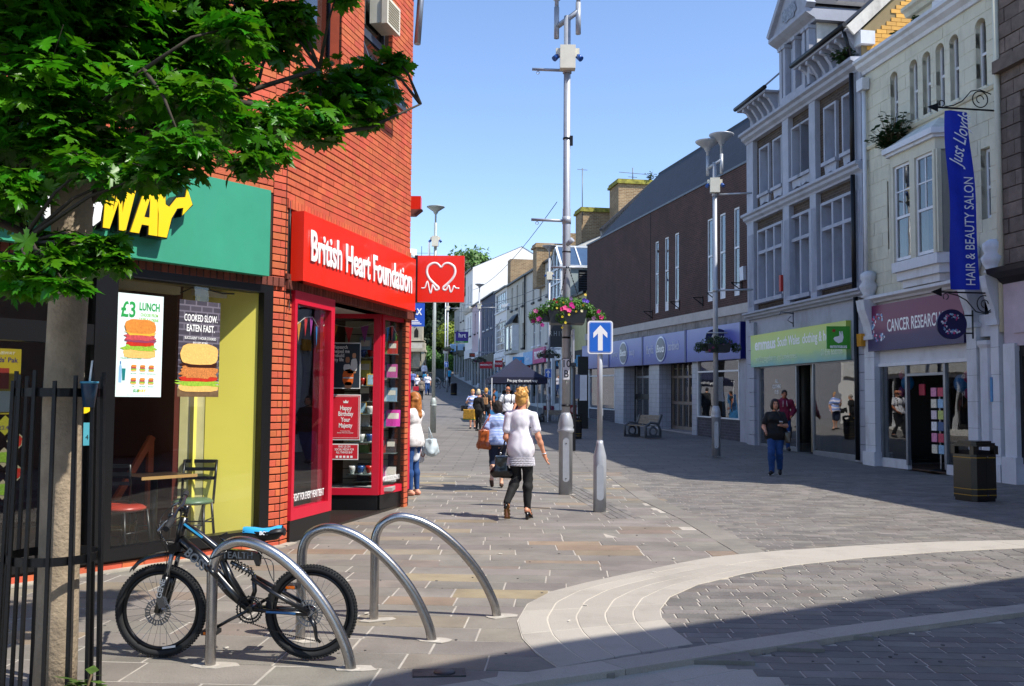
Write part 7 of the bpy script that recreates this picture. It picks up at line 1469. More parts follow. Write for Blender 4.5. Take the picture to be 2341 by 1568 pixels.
def arrow_plate(parent, z, w_, h, y=-.06):
    def rr_(w_, h, r):
        p = []
        for cx_, cz, a0 in ((w_-r,h-r,0),(-w_+r,h-r,PI/2),(-w_+r,-h+r,PI),(w_-r,-h+r,1.5*PI)): p += [(cx_+r*math.cos(a0+a), z+cz+r*math.sin(a0+a)) for a in np.linspace(0, PI/2, 6)]
        return p
    o = obj('sign_plate', B().prism(rr_(w_, h, .04), y, y+.03, 'xz'), WHITE, parent); obj('plate_back', B().box(-w_+.03,w_-.03,y+.03,y+.06,z-h+.05,z+h-.05), GM, o)
    BL_ = M('arrow sign blue', '#1463c8', .35, var=.05); obj('blue_line', B().prism(rr_(w_-.018, h-.018, .032), y-.002, y-.0005, 'xz'), BL_, o); obj('white_line', B().prism(rr_(w_-.024, h-.024, .028), y-.003, y-.0022, 'xz'), WHITE, o); obj('blue_face', B().prism(rr_(w_-.028, h-.028, .024), y-.004, y-.0032, 'xz'), BL_, o)
    a = w_/.18; obj('arrow', B().prism([(x*a, z+q*a) for x, q in ((-.034,-.19),(.034,-.19),(.034,.055),(.1,-.01),(.1,.065),(0,.175),(-.1,.065),(-.1,-.01),(-.034,.055))], y-.006, y-.0042, 'xz'), WHITE, o)
asg = thing('arrow_sign', 'blue one way arrow sign on a stepped silver post in the middle of the paving', 'sign', (1.25, 13.46, 0), -.02, 'one way arrow signs')
obj('post_base', B().lathe([(.092,0),(.092,.78),(.05,.95),(.045,1.0)], 24), GM, asg); obj('post_shaft', B().cyl((0,0,.98),(0,0,2.65),.038,n=20), GM, asg); arrow_plate(asg, 2.455, .178, .235)
hp = [(.05*math.cos(a), .05*math.sin(a)+(.20 if math.sin(a) > 0 else -.2)) for a in np.linspace(0, 2*PI, 21)[:-1]]; obj('hatch_door', B().prism([(x, .42+z) for x, z in hp], -.099, -.07, 'xz'), GM, asg); obj('side_tag', B().bar((.035,0,2.05),(.11,0,2.05),.008,.008).box(.035,.045,-.01,.01,1.35,1.45), GM, asg)
as2 = thing('arrow_sign', 'small blue one way arrow sign clamped to the distant lamp post by the tent', 'sign', (1.82, 47.5, gz(47.5)), 0, 'one way arrow signs'); arrow_plate(as2, 2.38, .17, .235); obj('clamp', B().box(-.05,.05,-.04,.1,2.5,2.56), GM, as2); obj('tag_plate', B().box(-.1,.1,-.12,-.1,1.7,2.1), WHITE, as2); text('7\nB', .2, M('black letters','#15161a'), as2, (0,-.125,1.95), FR, .002)
as3 = thing('arrow_sign', 'tiny blue one way arrow sign at the furthest lamp post', 'sign', (-5.9, 85.5, gz(85.5)), 0, 'one way arrow signs'); arrow_plate(as3, 2.5, .18, .25); obj('clamp', B().box(-.05,.05,-.04,.1,2.5,2.56), GM, as3)
# flower baskets
def leaf_cloud(parent, n_, box, size, mat, seed, name='foliage', shell=.55, droop=.0):
    rr = np.random.default_rng(seed); b = B()
    for i in range(n_):
        d = rr.normal(size=3); d /= np.linalg.norm(d); q = rr.uniform(shell, 1.0); p = Vector((box[0]+d[0]*box[3]*q, box[1]+d[1]*box[4]*q, box[2]+d[2]*box[5]*q-(droop*(abs(d[0])**3)))); n = Vector(d)+Vector(rr.normal(size=3)*.6); n.normalize(); a = n.orthogonal().normalized(); a.rotate(Matrix.Rotation(rr.uniform(0, 6.3), 3, n)); c_ = n.cross(a); s_ = size*rr.uniform(.6, 1.3)
        b.add([p-a*s_*.5, p+c_*s_*.33+n*s_*.08, p+a*s_*.6-n*s_*.1, p-c_*s_*.33+n*s_*.08], [(0,1,2,3)])
    return obj(name, b, mat, parent, kind='stuff')
FL = M('petunia leaf', '#4c7a2a', .5, var=.5, vs=25, trans=.3, piece=.3); FLD = M('dark basket leaf', '#27421c', .5, var=.5, vs=25, trans=.3, piece=.3)
def flower(parent, p, col, r, seed, nm='flower'):
    rr = random.Random(seed); b = B(); n = Vector((rr.uniform(-.5, .5), -1, rr.uniform(-.2, .6))).normalized(); a = n.orthogonal().normalized(); c_ = n.cross(a)
    for k in range(5):
        t0 = 2*PI*k/5; d = a*math.cos(t0)+c_*math.sin(t0); e = a*math.cos(t0+.6)+c_*math.sin(t0+.6); f_ = a*math.cos(t0-.6)+c_*math.sin(t0-.6); P_ = Vector(p); b.add([P_, P_+f_*r*.75+n*r*.15, P_+d*r+n*r*.1, P_+e*r*.75+n*r*.15], [(0,1,2,3)])
    return obj(nm, b, M('petal '+col, col, .5, var=.1, trans=.3), parent)
def basket(label, loc, w_, bright=True, seed=1, scale=1.):
    t = thing('flower_basket', label, 'flower basket', loc, 0, 'hanging flower baskets on lamp posts'); TR = M('black trough', '#17181b', .4)
    for s_ in (-1, 1):
        for yy in ((-.14,) if s_ < 0 else (.14,)):
            obj('trough', B().prism([(-.36,-.0),(-.31,-.24),(.31,-.24),(.36,0)], yy-.13, yy+.13, 'xz'), TR, t)
    obj('trough', B().prism([(-.5,.02),(-.44,-.2),(-.3,-.2),(-.3,.02)], -.1, .1, 'xz'), TR, t)
    leaf_cloud(t, 2200 if bright else 1100, (0, 0, .06, .62, .34, .2), .055, FL if bright else FLD, seed, droop=.12)
    for s_ in (-1, 1): leaf_cloud(t, 300, (s_*.56, 0, -.1, .16, .2, .17), .05, FL if bright else FLD, seed+2*s_+5)
    leaf_cloud(t, 110, (-.12, -.28, -.14, .1, .06, .14), .04, FL if bright else FLD, seed+31)
    if bright:
        F = [((-.05,-.36,.02),'#d8147a',.06),((.02,-.36,-.02),'#d8147a',.055),((-.11,-.37,.0),'#c8146a',.05),((.06,-.35,.09),'#e0309a',.055),((.1,-.35,.04),'#e0309a',.04),((.3,-.3,.17),'#4a2aa8',.05),((.36,-.28,.15),'#5a34b4',.04),((.06,-.3,.2),'#8a6aa0',.04),
             ((-.58,-.14,-.02),'#8a1460',.055),((-.52,-.2,-.17),'#a0187a',.06),((-.62,-.12,-.2),'#8a1460',.05),((-.46,-.2,-.28),'#a0187a',.045),((.58,-.16,-.02),'#c8147a',.05),((.63,-.12,-.12),'#d8147a',.05),((.48,-.24,-.15),'#b88ab0',.045),((-.25,-.34,.18),'#8a2a18',.035),((-.2,-.35,.13),'#a0381a',.03),
             ((.28,-.33,.08),'#d8b41e',.028),((.02,-.38,-.1),'#d8c41e',.028),((-.1,-.38,-.14),'#d8c41e',.028),((.32,-.32,.27),'#d8b41e',.03),((-.2,-.36,.02),'#d8c41e',.022),((-.08,-.37,.12),'#d8c41e',.022),((.15,-.36,-.04),'#c9a81e',.025),((-.04,-.3,-.24),'#d8c41e',.028),((-.1,-.3,-.33),'#d8c41e',.025),((-.35,-.3,.06),'#d8dcd0',.02),((.25,-.35,-.03),'#d8d0a0',.03)]
    else: F = [((-.2,-.3,-.12),'#6a1440',.045),((-.3,-.28,-.2),'#7a1450',.045),((.1,-.34,-.02),'#4a2440',.04),((.3,-.3,.05),'#5a2040',.04)]
    for i, (p, c_, r) in enumerate(F): flower(t, (p[0], p[1]-.03, p[2]), c_, r, seed*50+i)
    if bright:
        for q, e in (((-.14,-.2,.2),(0,-.02,.85)), ((.22,-.2,.2),(.02,-.02,.85))):
            P_, Q_ = Vector(q), Vector(e); b = B()
            for k in range(12): a_ = P_.lerp(Q_, k/12); c_ = P_.lerp(Q_, (k+.8)/12); b.bar(a_, c_, .018 if k % 2 else .006, .006 if k % 2 else .018)
            obj('chain', b, IRON, t)
    obj('support_bar', B().cyl((-.3,0,.82 if bright else .35),(.3,0,.82 if bright else .35),.02), GM, t)
    if scale != 1: t.scale = (scale,)*3
    return t
basket('large bright flower basket of pink purple and yellow blooms round the main lamp post', (.91, 15.8, 3.05), .6, True, 3, .9)
basket('dark leafy flower basket on the lamp post before the blue signed store', (5.55, 25.6, gz(25.6)+3.02), .6, False, 9, .9)
basket('distant leafy basket on the lamp post behind the tent', (1.84, 47.5, gz(47.5)+3.35), .6, False, 14, .85)
basket('dark basket on the far lamp post in front of the slate blue house', (-2.5, 71.4, gz(71.4)+3.15), .6, False, 19, .85)
basket('tiny dark basket on the furthest lamp post', (-5.8, 85.6, gz(85.6)+3.9), .6, False, 24, .85)
# CCTV
cv = thing('security_camera', 'white boxed security camera on a wall bracket by the oriel window', 'camera', (-.3, 66.8, 8.1), -.2); cv.scale = (.5,)*3; obj('housing', B().obox((-.3,0,.35),(.62,0,.12),(0,.2,0),(-.04,0,.2)), M('camera white','#d5d8da',.4), cv); obj('mount', B().lathe([(.15,-.3),(.2,0),(.1,.2)], 10).bar((0,0,-.25),(1.6,0,-.5),.08,.08).bar((1.6,0,-1.1),(1.6,0,.1),.1,.1), M('camera grey','#7f868c',.5), cv)
cv2 = thing('security_camera', 'small round security camera on the side of the main lamp post above the flowers', 'camera', (.91, 15.85, 4.22)); obj('housing', B().cyl((0,-.05,-.05),(.09,-.12,.03),.035,.045,n=12), GM, cv2); obj('clamp_band', B().cyl((0,.09,-.16),(0,.09,-.14),.075), IRON, cv2)
# bicycle hoops
HM = M('brushed stainless steel', '#a9a6a4', .27, 1.0, var=.12, vs=25, bump=.08, bs=200)
def hoop(label, p0, p1):
    d = Vector((p1[0]-p0[0], p1[1]-p0[1])); L_ = d.length; t = thing('cycle_hoop', label, 'cycle rack', (p0[0], p0[1], 0), math.atan2(d.y, d.x), 'steel cycle hoops')
    K = [(0,-.02),(0,.2),(0,.42),(0,.55),(.015,.62),(.05,.675),(.12,.712),(.2,.715),(.31,.68),(.42,.615),(.53,.52),(.62,.42),(.7,.31),(.765,.19),(.81,.08),(.83,-.02)]
    Q = []
    for i in range(len(K)-1):
        a = [Vector((*K[max(0, min(len(K)-1, j))], 0)) for j in (i-1, i, i+1, i+2)]
        for u in np.linspace(0, 1, 5)[:-1]: Q.append(.5*((2*a[1])+(-a[0]+a[2])*u+(2*a[0]-5*a[1]+4*a[2]-a[3])*u*u+(-a[0]+3*a[1]-3*a[2]+a[3])*u**3))
    Q.append(Vector((*K[-1], 0))); obj('hoop_tube', B().tube([(q.x*L_/.83, 0, q.y) for q in Q], .0315, 20), HM, t)
    for x in (0, L_): obj('ground_collar', B().lathe([(.05,0),(.048,.006),(.033,.008)], 20, (x, 0, 0)), MORT, t)
    return t
hoop('front steel cycle hoop that the black bicycle leans on', (-1.74, 5.62), (-.91, 5.57)); hoop('middle steel cycle hoop behind the bicycle rear wheel', (-1.35, 6.22), (-.5, 6.24)); hoop('rearmost steel cycle hoop, furthest right of the three', (-.96, 6.8), (-.09, 6.94))
# litter bins
def bin_(label, loc, rot, w_=.3, h=.96, group='black litter bins'):
    t = thing('litter_bin', label, 'bin', loc, rot, group); BK_ = M('black gloss bin', '#09090a', .3, var=.2, coat=.2); c = .06
    pl_ = [(-w_+c,-w_),(w_-c,-w_),(w_,-w_+c),(w_,w_-c),(w_-c,w_),(-w_+c,w_),(-w_,w_-c),(-w_,-w_+c)]
    obj('base', B().prism([(x*.94, y*.94) for x, y in pl_], 0, .05, 'xy'), BK_, t); obj('body', B().prism(pl_, .05, h*.78, 'xy'), BK_, t); obj('hood', B().prism([(x*.97, y*.97) for x, y in pl_], h*.93, h*.97, 'xy').prism([(x*.8, y*.8) for x, y in pl_], h*.97, h, 'xy').prism([(x*1.03, y*1.03) for x, y in pl_], h*.91, h*.93, 'xy'), BK_, t)
    for sx_ in (-1, 1):
        for sy_ in (-1, 1): obj('hood_post', B().box(sx_*(w_-.09), sx_*(w_-.005), sy_*(w_-.09), sy_*(w_-.005), h*.78, h*.92), BK_, t)
    obj('liner', B().box(-w_+.08,w_-.08,-w_+.08,w_-.08,h*.6,h*.84), DARK, t)
    for z in (h*.1, h*.2, h*.72):
        b = B(); b.prism([(x*1.008, y*1.008) for x, y in pl_], z, z+.014, 'xy'); obj('gold_band', b, M('gold line', '#9a7a1e', .4), t)
    obj('door_gap', B().box(-.004,.004,-w_-.002,-w_+.01,.06,h*.75), DARK, t); obj('latch', B().box(.0,.03,-w_-.012,-w_,h*.73,h*.75).box(.0,.03,-w_-.012,-w_,h*.1,h*.12), HM, t)
    return t
bin_('black litter bin with gold bands in front of the purple signed shop', (7.5, 15.45, 0), .3, .25)
bin_('black litter bin with gold bands behind the main lamp post', (2.27, 34.0, gz(34)), .1, .22, .86)
rb_ = thing('litter_bin', 'round black litter bin far up the street near the furthest lamp posts', 'bin', (-4.9, 80.5, gz(80.5)), 0, 'black litter bins'); obj('body', B().lathe([(.85,0),(.88,.1),(.88,1.9),(.92,1.92),(.92,2.05),(.6,2.2),(0,2.25)], 16), M('black gloss bin', '#111214'), rb_); obj('gold_band', B().lathe([(.89,.3),(.89,.34)], 16), M('gold line', '#9a7a1e'), rb_); rb_.scale = (.31,.31,.48)
cbn = thing('green_cabinet', 'big dark green utility cabinet at the top of the street', 'cabinet', (-7.5, 99, gz(99))); cbn.scale = (.3, .5, .42); obj('case', B().box(-1.6,2.0,-.6,.6,0,2.9), M('cabinet green', '#1e3238', .5), cbn); obj('lid', B().box(-1.65,2.05,-.65,.65,2.9,3.0), M('cabinet green', '#1e3238'), cbn)
ip = thing('info_column', 'tall slim black information column beside the main lamp post bin', 'sign', (1.85, 27.5, gz(27.5))); obj('column', B().box(-.07,.0,-.06,.06,0,2.4), IRON, ip)
obj('blue_plate', B().box(-.02,.12,-.07,-.06,1.5,2.2), M('plate navy', '#22304e', .5), ip)
pb = thing('notice_column', 'dark column with white stickers between the bin and the yellow passage wall', 'sign', (3.1, 41, gz(41))); obj('case', B().box(-.25,.2,-.1,.1,0,3.1), IRON, pb); obj('sticker', B().box(-.18,.14,-.12,-.1,1.2,2.3), FRW, pb)
# benches
def bench(label, loc, rot, scale=1., group='wooden street benches'):
    t = thing('bench', label, 'bench', loc, rot, group); CI = M('cast bench end', '#4f5358', .6, var=.2); WD = M('grey weathered wood', '#7d7465', .8, var=.3, vs=15)
    for x in (-.72, .72):
        e = B(); hole = [(.14*math.cos(a), .24+.13*math.sin(a)) for a in np.linspace(0, 2*PI, 17)[:-1]]
        # ring shaped end casting
        o_ = [(-.3,0),(.3,0),(.3,.45),(.34,.8),(.28,.82),(.2,.52),(-.28,.52),(-.34,.44)]
        e.tube([(x, -.3, 0.02), (x, -.32, .42), (x, -.1, .55), (x, .2, .52), (x, .3, .3), (x, .3, .02)], .05, 6); e.tube([(x, .15*math.cos(a), .24+.15*math.sin(a)) for a in np.linspace(0, 2*PI, 15)[:-1]], .04, 6, closed=True); e.bar((x,-.3,.06),(x,.3,.06),.09,.1); e.bar((x,.2,.45),(x,.36,.85),.07,.08); obj('bench_end', e, CI, t)
    for i in range(4): obj('seat_slat', B().box(-.72,.72,-.24+i*.12,-.14+i*.12,.42,.455), WD, t)
    for i in range(3): z = .55+i*.11; obj('back_slat', B().obox((0,.26+i*.04,z),(.72,0,0),(0,.012,.004),(0,.02,.048)), WD, t)
    t.scale = (scale,)*3; return t
bench('weathered slatted bench with round cast ends before the blue signed store', (4.8, 34.9, gz(34.9)), -1.15, 1.0)
bench('dark slatted bench beside the cafe board and the small arrow sign', (1.95, 46.4, gz(46.4)), -.5, .72)
cb2 = thing('cafe_board', 'plum pavement board with a round white frame advertising a cafe', 'sign', (1.9, 48.6, gz(48.6)+.02)); obj('panel', B().box(-.65,.65,-.03,.03,.9,1.65), M('plum board','#6a1840',.5), cb2); obj('frame', B().tube([(-.75,0,0),(-.75,0,1.5),(-.6,0,1.75),(.6,0,1.75),(.75,0,1.5),(.75,0,0)], .045, 6), FRW, cb2); text("Coffi\nCafe", .38, M('pink letters','#d88ab0',.5), cb2, (0,-.04,1.28), FR, .005); cb2.scale = (.42,)*3
cb3 = thing('red_board', 'dark red shop board with a round badge right of the cafe board', 'sign', (3.0, 46.5, gz(46.5))); obj('panel', B().box(-.4,.4,-.03,.03,.2,1.9), M('crimson board','#7a1424',.5), cb3); obj('badge', B().prism([(.28*math.cos(2*PI*i/20),1.35+.28*math.sin(2*PI*i/20)) for i in range(20)], -.05, -.031, 'xz'), M('badge pale','#c9a8a0',.5), cb3); text('FRAMES', .2, WHITE, cb3, (0,-.04,.7), FR, .005); cb3.scale = (.45,)*3
ba = thing('blue_board', 'pale blue folding pavement board behind the waiting women', 'sign', (-.95, 45.5, gz(45.5))); obj('panel', B().obox((0,0,.75),(.28,0,0),(0,.02,.01),(0,.12,.74)), M('board blue','#2a6a9c',.5,var=.3,vs=6), ba); obj('leg', B().bar((-.25,.4,0),(-.25,.12,1.4),.03,.03).bar((.25,.4,0),(.25,.12,1.4),.03,.03), FRW, ba)
# tent
te = thing('gazebo_tent', 'navy black pop up gazebo with white words along its valance', 'tent', (.2, 47.3, gz(47)), .12); NB = M('navy tent cloth', '#0d1330', .75, var=.15, vs=2)
w_, zt, za = 1.28, 2.15, 3.15
Bt = B(); n_ = 10
for (ax_, ay_, bx_, by_) in ((-w_,-w_,w_,-w_),(w_,-w_,w_,w_),(w_,w_,-w_,w_),(-w_,w_,-w_,-w_)):
    k0 = len(Bt.v)
    for i in range(n_+1):
        f_ = i/n_
        for j in range(n_+1):
            g_ = j/n_; x = (ax_+(bx_-ax_)*g_)*(1-f_); y = (ay_+(by_-ay_)*g_)*(1-f_); Bt.v.append((x, y, zt+(za-zt)*(f_**1.25)-.05*math.sin(PI*g_)*(1-f_)))
    for i in range(n_):
        for j in range(n_): a = k0+i*(n_+1)+j; Bt.f.append((a, a+1, a+n_+2, a+n_+1)); Bt.sm.append(True)
obj('roof_cloth', Bt, NB, te)
for (x0, x1, y0, y1) in ((-w_,w_,-w_-.01,-w_),(-w_,w_,w_,w_+.01),(-w_-.01,-w_,-w_,w_),(w_,w_+.01,-w_,w_)): obj('valance', B().box(x0, x1, y0, y1, zt-.3, zt), NB, te)
for sx_ in (-1, 1):
    for sy_ in (-1, 1): obj('leg', B().box(sx_*w_-.02, sx_*w_+.02, sy_*w_-.02, sy_*w_+.02, 0, zt-.05), FRW, te)
text('Pre-pay the smart way', .2, WHITE, te, (.1, -w_-.02, zt-.17), FR, .003, .002, .72, spacing=1.05); text('Talktalk', .16, M('faint letters','#6a7088',.6), te, (-w_-.02, 0, zt-.15), (PI/2,0,-PI/2), .003)
te.scale = (1.06, 1.3, 1.0)
sk = thing('black_sack', 'black rubbish sack on the ground under the right side of the tent', 'sack', (1.05, 45.2, gz(45.2))); obj('sack_body', B().ball((0,0,.2),.3,10,(1.2,1,.8)), M('black plastic','#0c0c0e',.35), sk); obj('tied_neck', B().lathe([(.05,.4),(.03,.48),(.08,.55)], 8), M('black plastic','#0c0c0e'), sk)
# parked bicycles far away
fb_ = thing('bicycle', 'distant dark bicycle leaning at a hoop near the green cabinet', 'bicycle', (-6.8, 90.5, gz(90.5)), .2)
for x, nm in ((-.55,'wheel'),(.55,'wheel')): obj(nm, B().tube([(x+.34*math.cos(a),0,.34+.34*math.sin(a)) for a in np.linspace(0,2*PI,19)[:-1]], .03, 5, closed=True), IRON, fb_)
obj('frame', B().bar((-.55,0,.34),(-.15,0,.85),.04,.04).bar((-.15,0,.85),(.4,0,.9),.04,.04).bar((.4,0,.9),(.55,0,.34),.04,.04).bar((-.1,0,.3),(.4,0,.85),.04,.04).bar((-.55,0,.34),(-.1,0,.3),.04,.04), IRON, fb_); obj('saddle', B().box(-.3,-.05,-.06,.06,.95,1.0), IRON, fb_); obj('handlebar', B().cyl((.4,-.3,1.0),(.4,.3,1.0),.02), IRON, fb_)
fh = thing('cycle_hoop', 'far away steel cycle hoop beside the distant bicycle', 'cycle rack', (-7.1, 89.5, gz(89.5)), 0, 'steel cycle hoops'); obj('hoop_tube', B().tube([(-.35,0,0),(-.35,0,.8),(-.2,0,1.0),(.2,0,1.0),(.35,0,.8),(.35,0,0)], .04, 8), HM, fh); obj('ground_collar', B().lathe([(.06,0),(.05,.02)], 8, (-.35,0,0)), HM, fh)
CLUMPS = [(-2.42, 4.6, 3.38, 0.32), (-2.21, 4.9, 3.51, 0.34), (-1.95, 5.2, 3.63, 0.34), (-1.7, 5.5, 3.78, 0.3), (-1.47, 5.6, 3.85, 0.18), (-2.27, 4.5, 3.04, 0.31), (-2.13, 4.9, 3.18, 0.29), (-1.92, 5.2, 3.3, 0.26), (-1.68, 5.3, 3.44, 0.17), (-2.22, 4.5, 2.79, 0.23), (-2.16, 4.9, 2.87, 0.16), (-1.78, 4.5, 3.05, 0.17), (-1.49, 4.5, 2.98, 0.17), (-1.52, 4.3, 2.71, 0.16), (-1.63, 4.3, 2.59, 0.12), (-1.47, 4.8, 2.97, 0.15), (-1.38, 4.6, 3.39, 0.15), (-1.4, 5.2, 2.96, 0.16), (-1.35, 5.4, 3.15, 0.17), (-1.46, 5.1, 2.84, 0.11), (-1.24, 5.6, 3.26, 0.18), (-1.21, 5.8, 3.51, 0.15), (-1.05, 5.8, 3.4, 0.17), (-1.06, 6.0, 3.64, 0.17), (-0.91, 6.0, 3.5, 0.17), (-0.87, 6.1, 3.71, 0.13), (-1.14, 5.6, 3.15, 0.1), (-0.78, 6.1, 3.79, 0.06), (-0.95, 5.9, 3.32, 0.11), (-1.95, 4.3, 2.62, 0.1), (-1.83, 4.4, 2.59, 0.11), (-1.81, 4.6, 2.75, 0.13), (-2.47, 4.8, 2.71, 0.15), (-2.58, 4.8, 2.53, 0.13), (-2.71, 5.2, 3.03, 0.22), (-1.44, 5.5, 3.62, 0.14), (-1.34, 5.5, 3.83, 0.15), (-1.28, 5.5, 3.73, 0.06), (-1.02, 5.3, 3.86, 0.06), (-2.09, 4.2, 2.15, 0.14), (-1.94, 4.3, 2.23, 0.11), (-2.16, 4.2, 2.05, 0.09), (-1.94, 4.1, 2.04, 0.07), (-1.86, 4.3, 2.25, 0.08), (-1.83, 4.3, 2.17, 0.05), (-2.28, 4.3, 2.16, 0.1), (-2.13, 4.4, 2.3, 0.08), (-2.68, 4.8, 3.88, 0.44), (-2.2, 5.0, 4.06, 0.46), (-1.7, 5.3, 4.13, 0.39), (-2.45, 5.0, 4.54, 0.58), (-1.81, 5.2, 4.59, 0.48), (-3.11, 4.8, 3.37, 0.49), (-3.08, 4.8, 2.68, 0.4), (-3.09, 4.9, 4.12, 0.56), (-1.27, 5.6, 4.28, 0.23)]
# ------------------------------------------------------------------ the maple tree in its iron guard
tr = thing('maple_tree', 'leafy green maple tree with a smooth grey trunk growing inside the black iron guard', 'tree', (-2.35, 5.0, 0)); T0 = Vector((-2.35, 5.0, 0))
BARK = M('grey bark', '#93836d', .85, var=.28, vs=7, bump=.8, bs=45, stain=.3, stcol=(.06,.055,.05))
obj('trunk', B().tube([(0,0,-.1),(.005,0,.3),(.0,0,.9),(-.01,0,1.5),(0,0,2.0),(.01,.0,2.35),(.0,0,2.6),(.03,0,3.0),(.06,.05,3.6),(.1,.1,4.4),(.12,.1,5.2)], [.108,.102,.098,.096,.096,.098,.105,.07,.055,.045,.02], 20), BARK, tr)
BARK_SHADED = M('shaded twig bark', '#3c342b', .9, var=.3, vs=10)  # darker twig bark, with the crown's shade painted into its colour
branches = [((0,0,2.0),(-.22,-.05,2.35),(-.4,-.1,2.9),.05), ((0,0,2.5),(.3,.1,2.9),(.8,.2,3.3),.028), ((0,0,2.6),(-.3,.1,3.1),(-.8,.1,3.6),.05), ((.02,0,2.8),(.5,.3,3.2),(1.2,.5,3.5),.026), ((.8,.2,3.2),(1.0,.5,3.25),(1.35,.8,3.3),.02), ((0,0,2.9),(.2,-.3,3.0),(.6,-.6,3.1),.02), ((0,0,2.05),(.12,-.35,2.2),(.1,-.7,2.25),.018), ((.05,0,3.2),(.3,.3,3.8),(.5,.5,4.5),.035), ((0,0,2.7),(-.1,-.4,3.2),(-.3,-.8,3.6),.035), ((0,0,2.3),(-.3,-.4,2.5),(-.5,-.8,2.5),.025)]
ends = []
for p, q, e, r in branches:
    p, q, e = Vector(p), Vector(q), Vector(e); pts = [p.lerp(q, t/4).lerp(q.lerp(e, t/4), t/4) for t in range(5)]; obj('branch', B().tube(pts, [r, r*.9, r*.75, r*.6, r*.4], 8), BARK_SHADED, tr); ends += pts[1:]
# the long arm reaching right
arm_ = [Vector(p) for p in ((.03,0,2.75),(.5,.3,2.95),(1.0,.6,3.1),(1.45,.85,3.25),(1.75,1.0,3.45))]; obj('branch', B().tube(arm_, [.03,.024,.018,.012,.006], 8), BARK_SHADED, tr); ends += arm_[1:]
tw = B(); rr = random.Random(5)
for (x, y, z, r) in CLUMPS:
    c_ = Vector((x, y, z))-T0; e = min(ends, key=lambda q: (q-c_).length+(0 if q.z < c_.z+.1 else .3)); m_ = e.lerp(c_, .5)+Vector((0, 0, .05)); tw.tube([e, m_, c_], [.012, .008, .004], 5)
    for k in range(5): d = Vector((rr.uniform(-1,1), rr.uniform(-1,1), rr.uniform(-.5,.7)))*r; tw.tube([c_-d*.1, c_+d*.5, c_+d], [.004,.003,.002], 4)
obj('twig', tw, BARK_SHADED, tr, kind='stuff')
# maple leaf outline (unit size, stalk at the origin, tip along +y)
half = [(0,0),(.10,.04),(.22,-.04),(.36,-.02),(.33,.08),(.52,.12),(.45,.2),(.5,.3),(.36,.3),(.34,.38),(.54,.44),(.52,.5),(.62,.6),(.46,.58),(.46,.68),(.34,.58),(.22,.52),(.2,.62),(.28,.74),(.17,.76),(.14,.88),(.07,.9),(0,1.06)]
def leaf_geo(bend, fold, seed):
    q = random.Random(seed); right = half; left = [(-x*q.uniform(.92, 1.06), y) for x, y in reversed(half[1:-1])]; ring = right+left
    pts = [(0, .38)]+ring; vs = []
    for x, y in pts: z = fold*abs(x)*.55-bend*(y-.3)**2*.5-bend*.5*x*x+.02*math.sin(x*9+y*7+seed); vs.append((x, y-.0, z))
    n_ = len(ring); fs = [(0, 1+i, 1+(i+1) % n_) for i in range(n_)]; return vs, fs
LEAFM = M('maple leaf green', '#43800f', .36, var=.3, vs=9, trans=.45, piece=.3, hue=.02, spec=.5)
protos = [leaf_geo(b_, f_, i) for i, (b_, f_) in enumerate(((.5,.25),(.9,.1),(.2,.45),(.7,-.15),(1.1,.35)))]
pm = []
for vs, fs in protos: b = B().add(vs, fs, True); b.tube([(0,.02,0),(.03,-.25,.03),(.02,-.5,.12)], .012, 4); pm.append(b.mesh('leaf')); pm[-1].materials.append(LEAFM)
LV = []
rr = np.random.default_rng(11)
CLUMPS += [(x, y, z, .45) for x in (-3.3, -2.8, -2.2) for y in (4.4, 5.1, 5.8) for z in (3.9, 4.5)]+[(-2.7, 5.6, 3.0, .4), (-3.3, 5.6, 2.9, .45), (-3.4, 6.2, 3.3, .45), (-2.2, 6.0, 3.4, .4), (-1.9, 5.7, 3.3, .3), (-.4, 5.6, 4.5, .35), (-.75, 5.4, 4.5, .38), (-.1, 5.8, 4.9, .3), (-1.9, 4.3, 4.4, .4), (-2.1, 4.9, 4.2, .42), (-1.2, 5.3, 4.7, .35), (-1.75, 4.6, 4.7, .4), (-1.5, 5.2, 4.9, .4), (-2.3, 4.3, 2.5, .14), (-2.55, 4.35, 2.42, .16), (-2.65, 4.4, 2.72, .2), (-2.2, 4.6, 2.75, .13), (-2.2, 4.3, 3.9, .35), (-2.6, 4.3, 3.9, .35), (-1.9, 3.9, 4.3, .35)]  # adds inner foliage, and unseen clumps overhead put in to shade the crown
for ci, (x, y, z, r) in enumerate(CLUMPS):
    m = int((1050 if z < 3.9 else 950)*(r**2)*2.9+14)
    for i in range(m):
        d = rr.normal(size=3); d /= np.linalg.norm(d); q = r*(rr.uniform(.25, 1.08)); p = Vector((x+d[0]*q, y+d[1]*q*.9, z+d[2]*q*.72))-T0
        out = Vector((d[0], d[1], 0)).normalized() if abs(d[0])+abs(d[1]) > .01 else Vector((1, 0, 0))
        nrm = (Vector((0, 0, 1))+Vector(rr.normal(size=3)*.38)+out*.35).normalized(); tip = (out+Vector(rr.normal(size=3)*.5)-Vector((0,0,.55))); tip = (tip-nrm*tip.dot(nrm)).normalized(); sx_ = tip.cross(nrm)
        s_ = .095*rr.uniform(.65, 1.25); R = Matrix((sx_, tip, nrm)).transposed().to_4x4(); LV.append((p, R, s_, (p+T0)))
def big(l): q = l[3]; return -(l[2]/max(1., q.y))*(1 if q.z < 1.55+.45*q.y and q.x > -.58*q.y else .01)
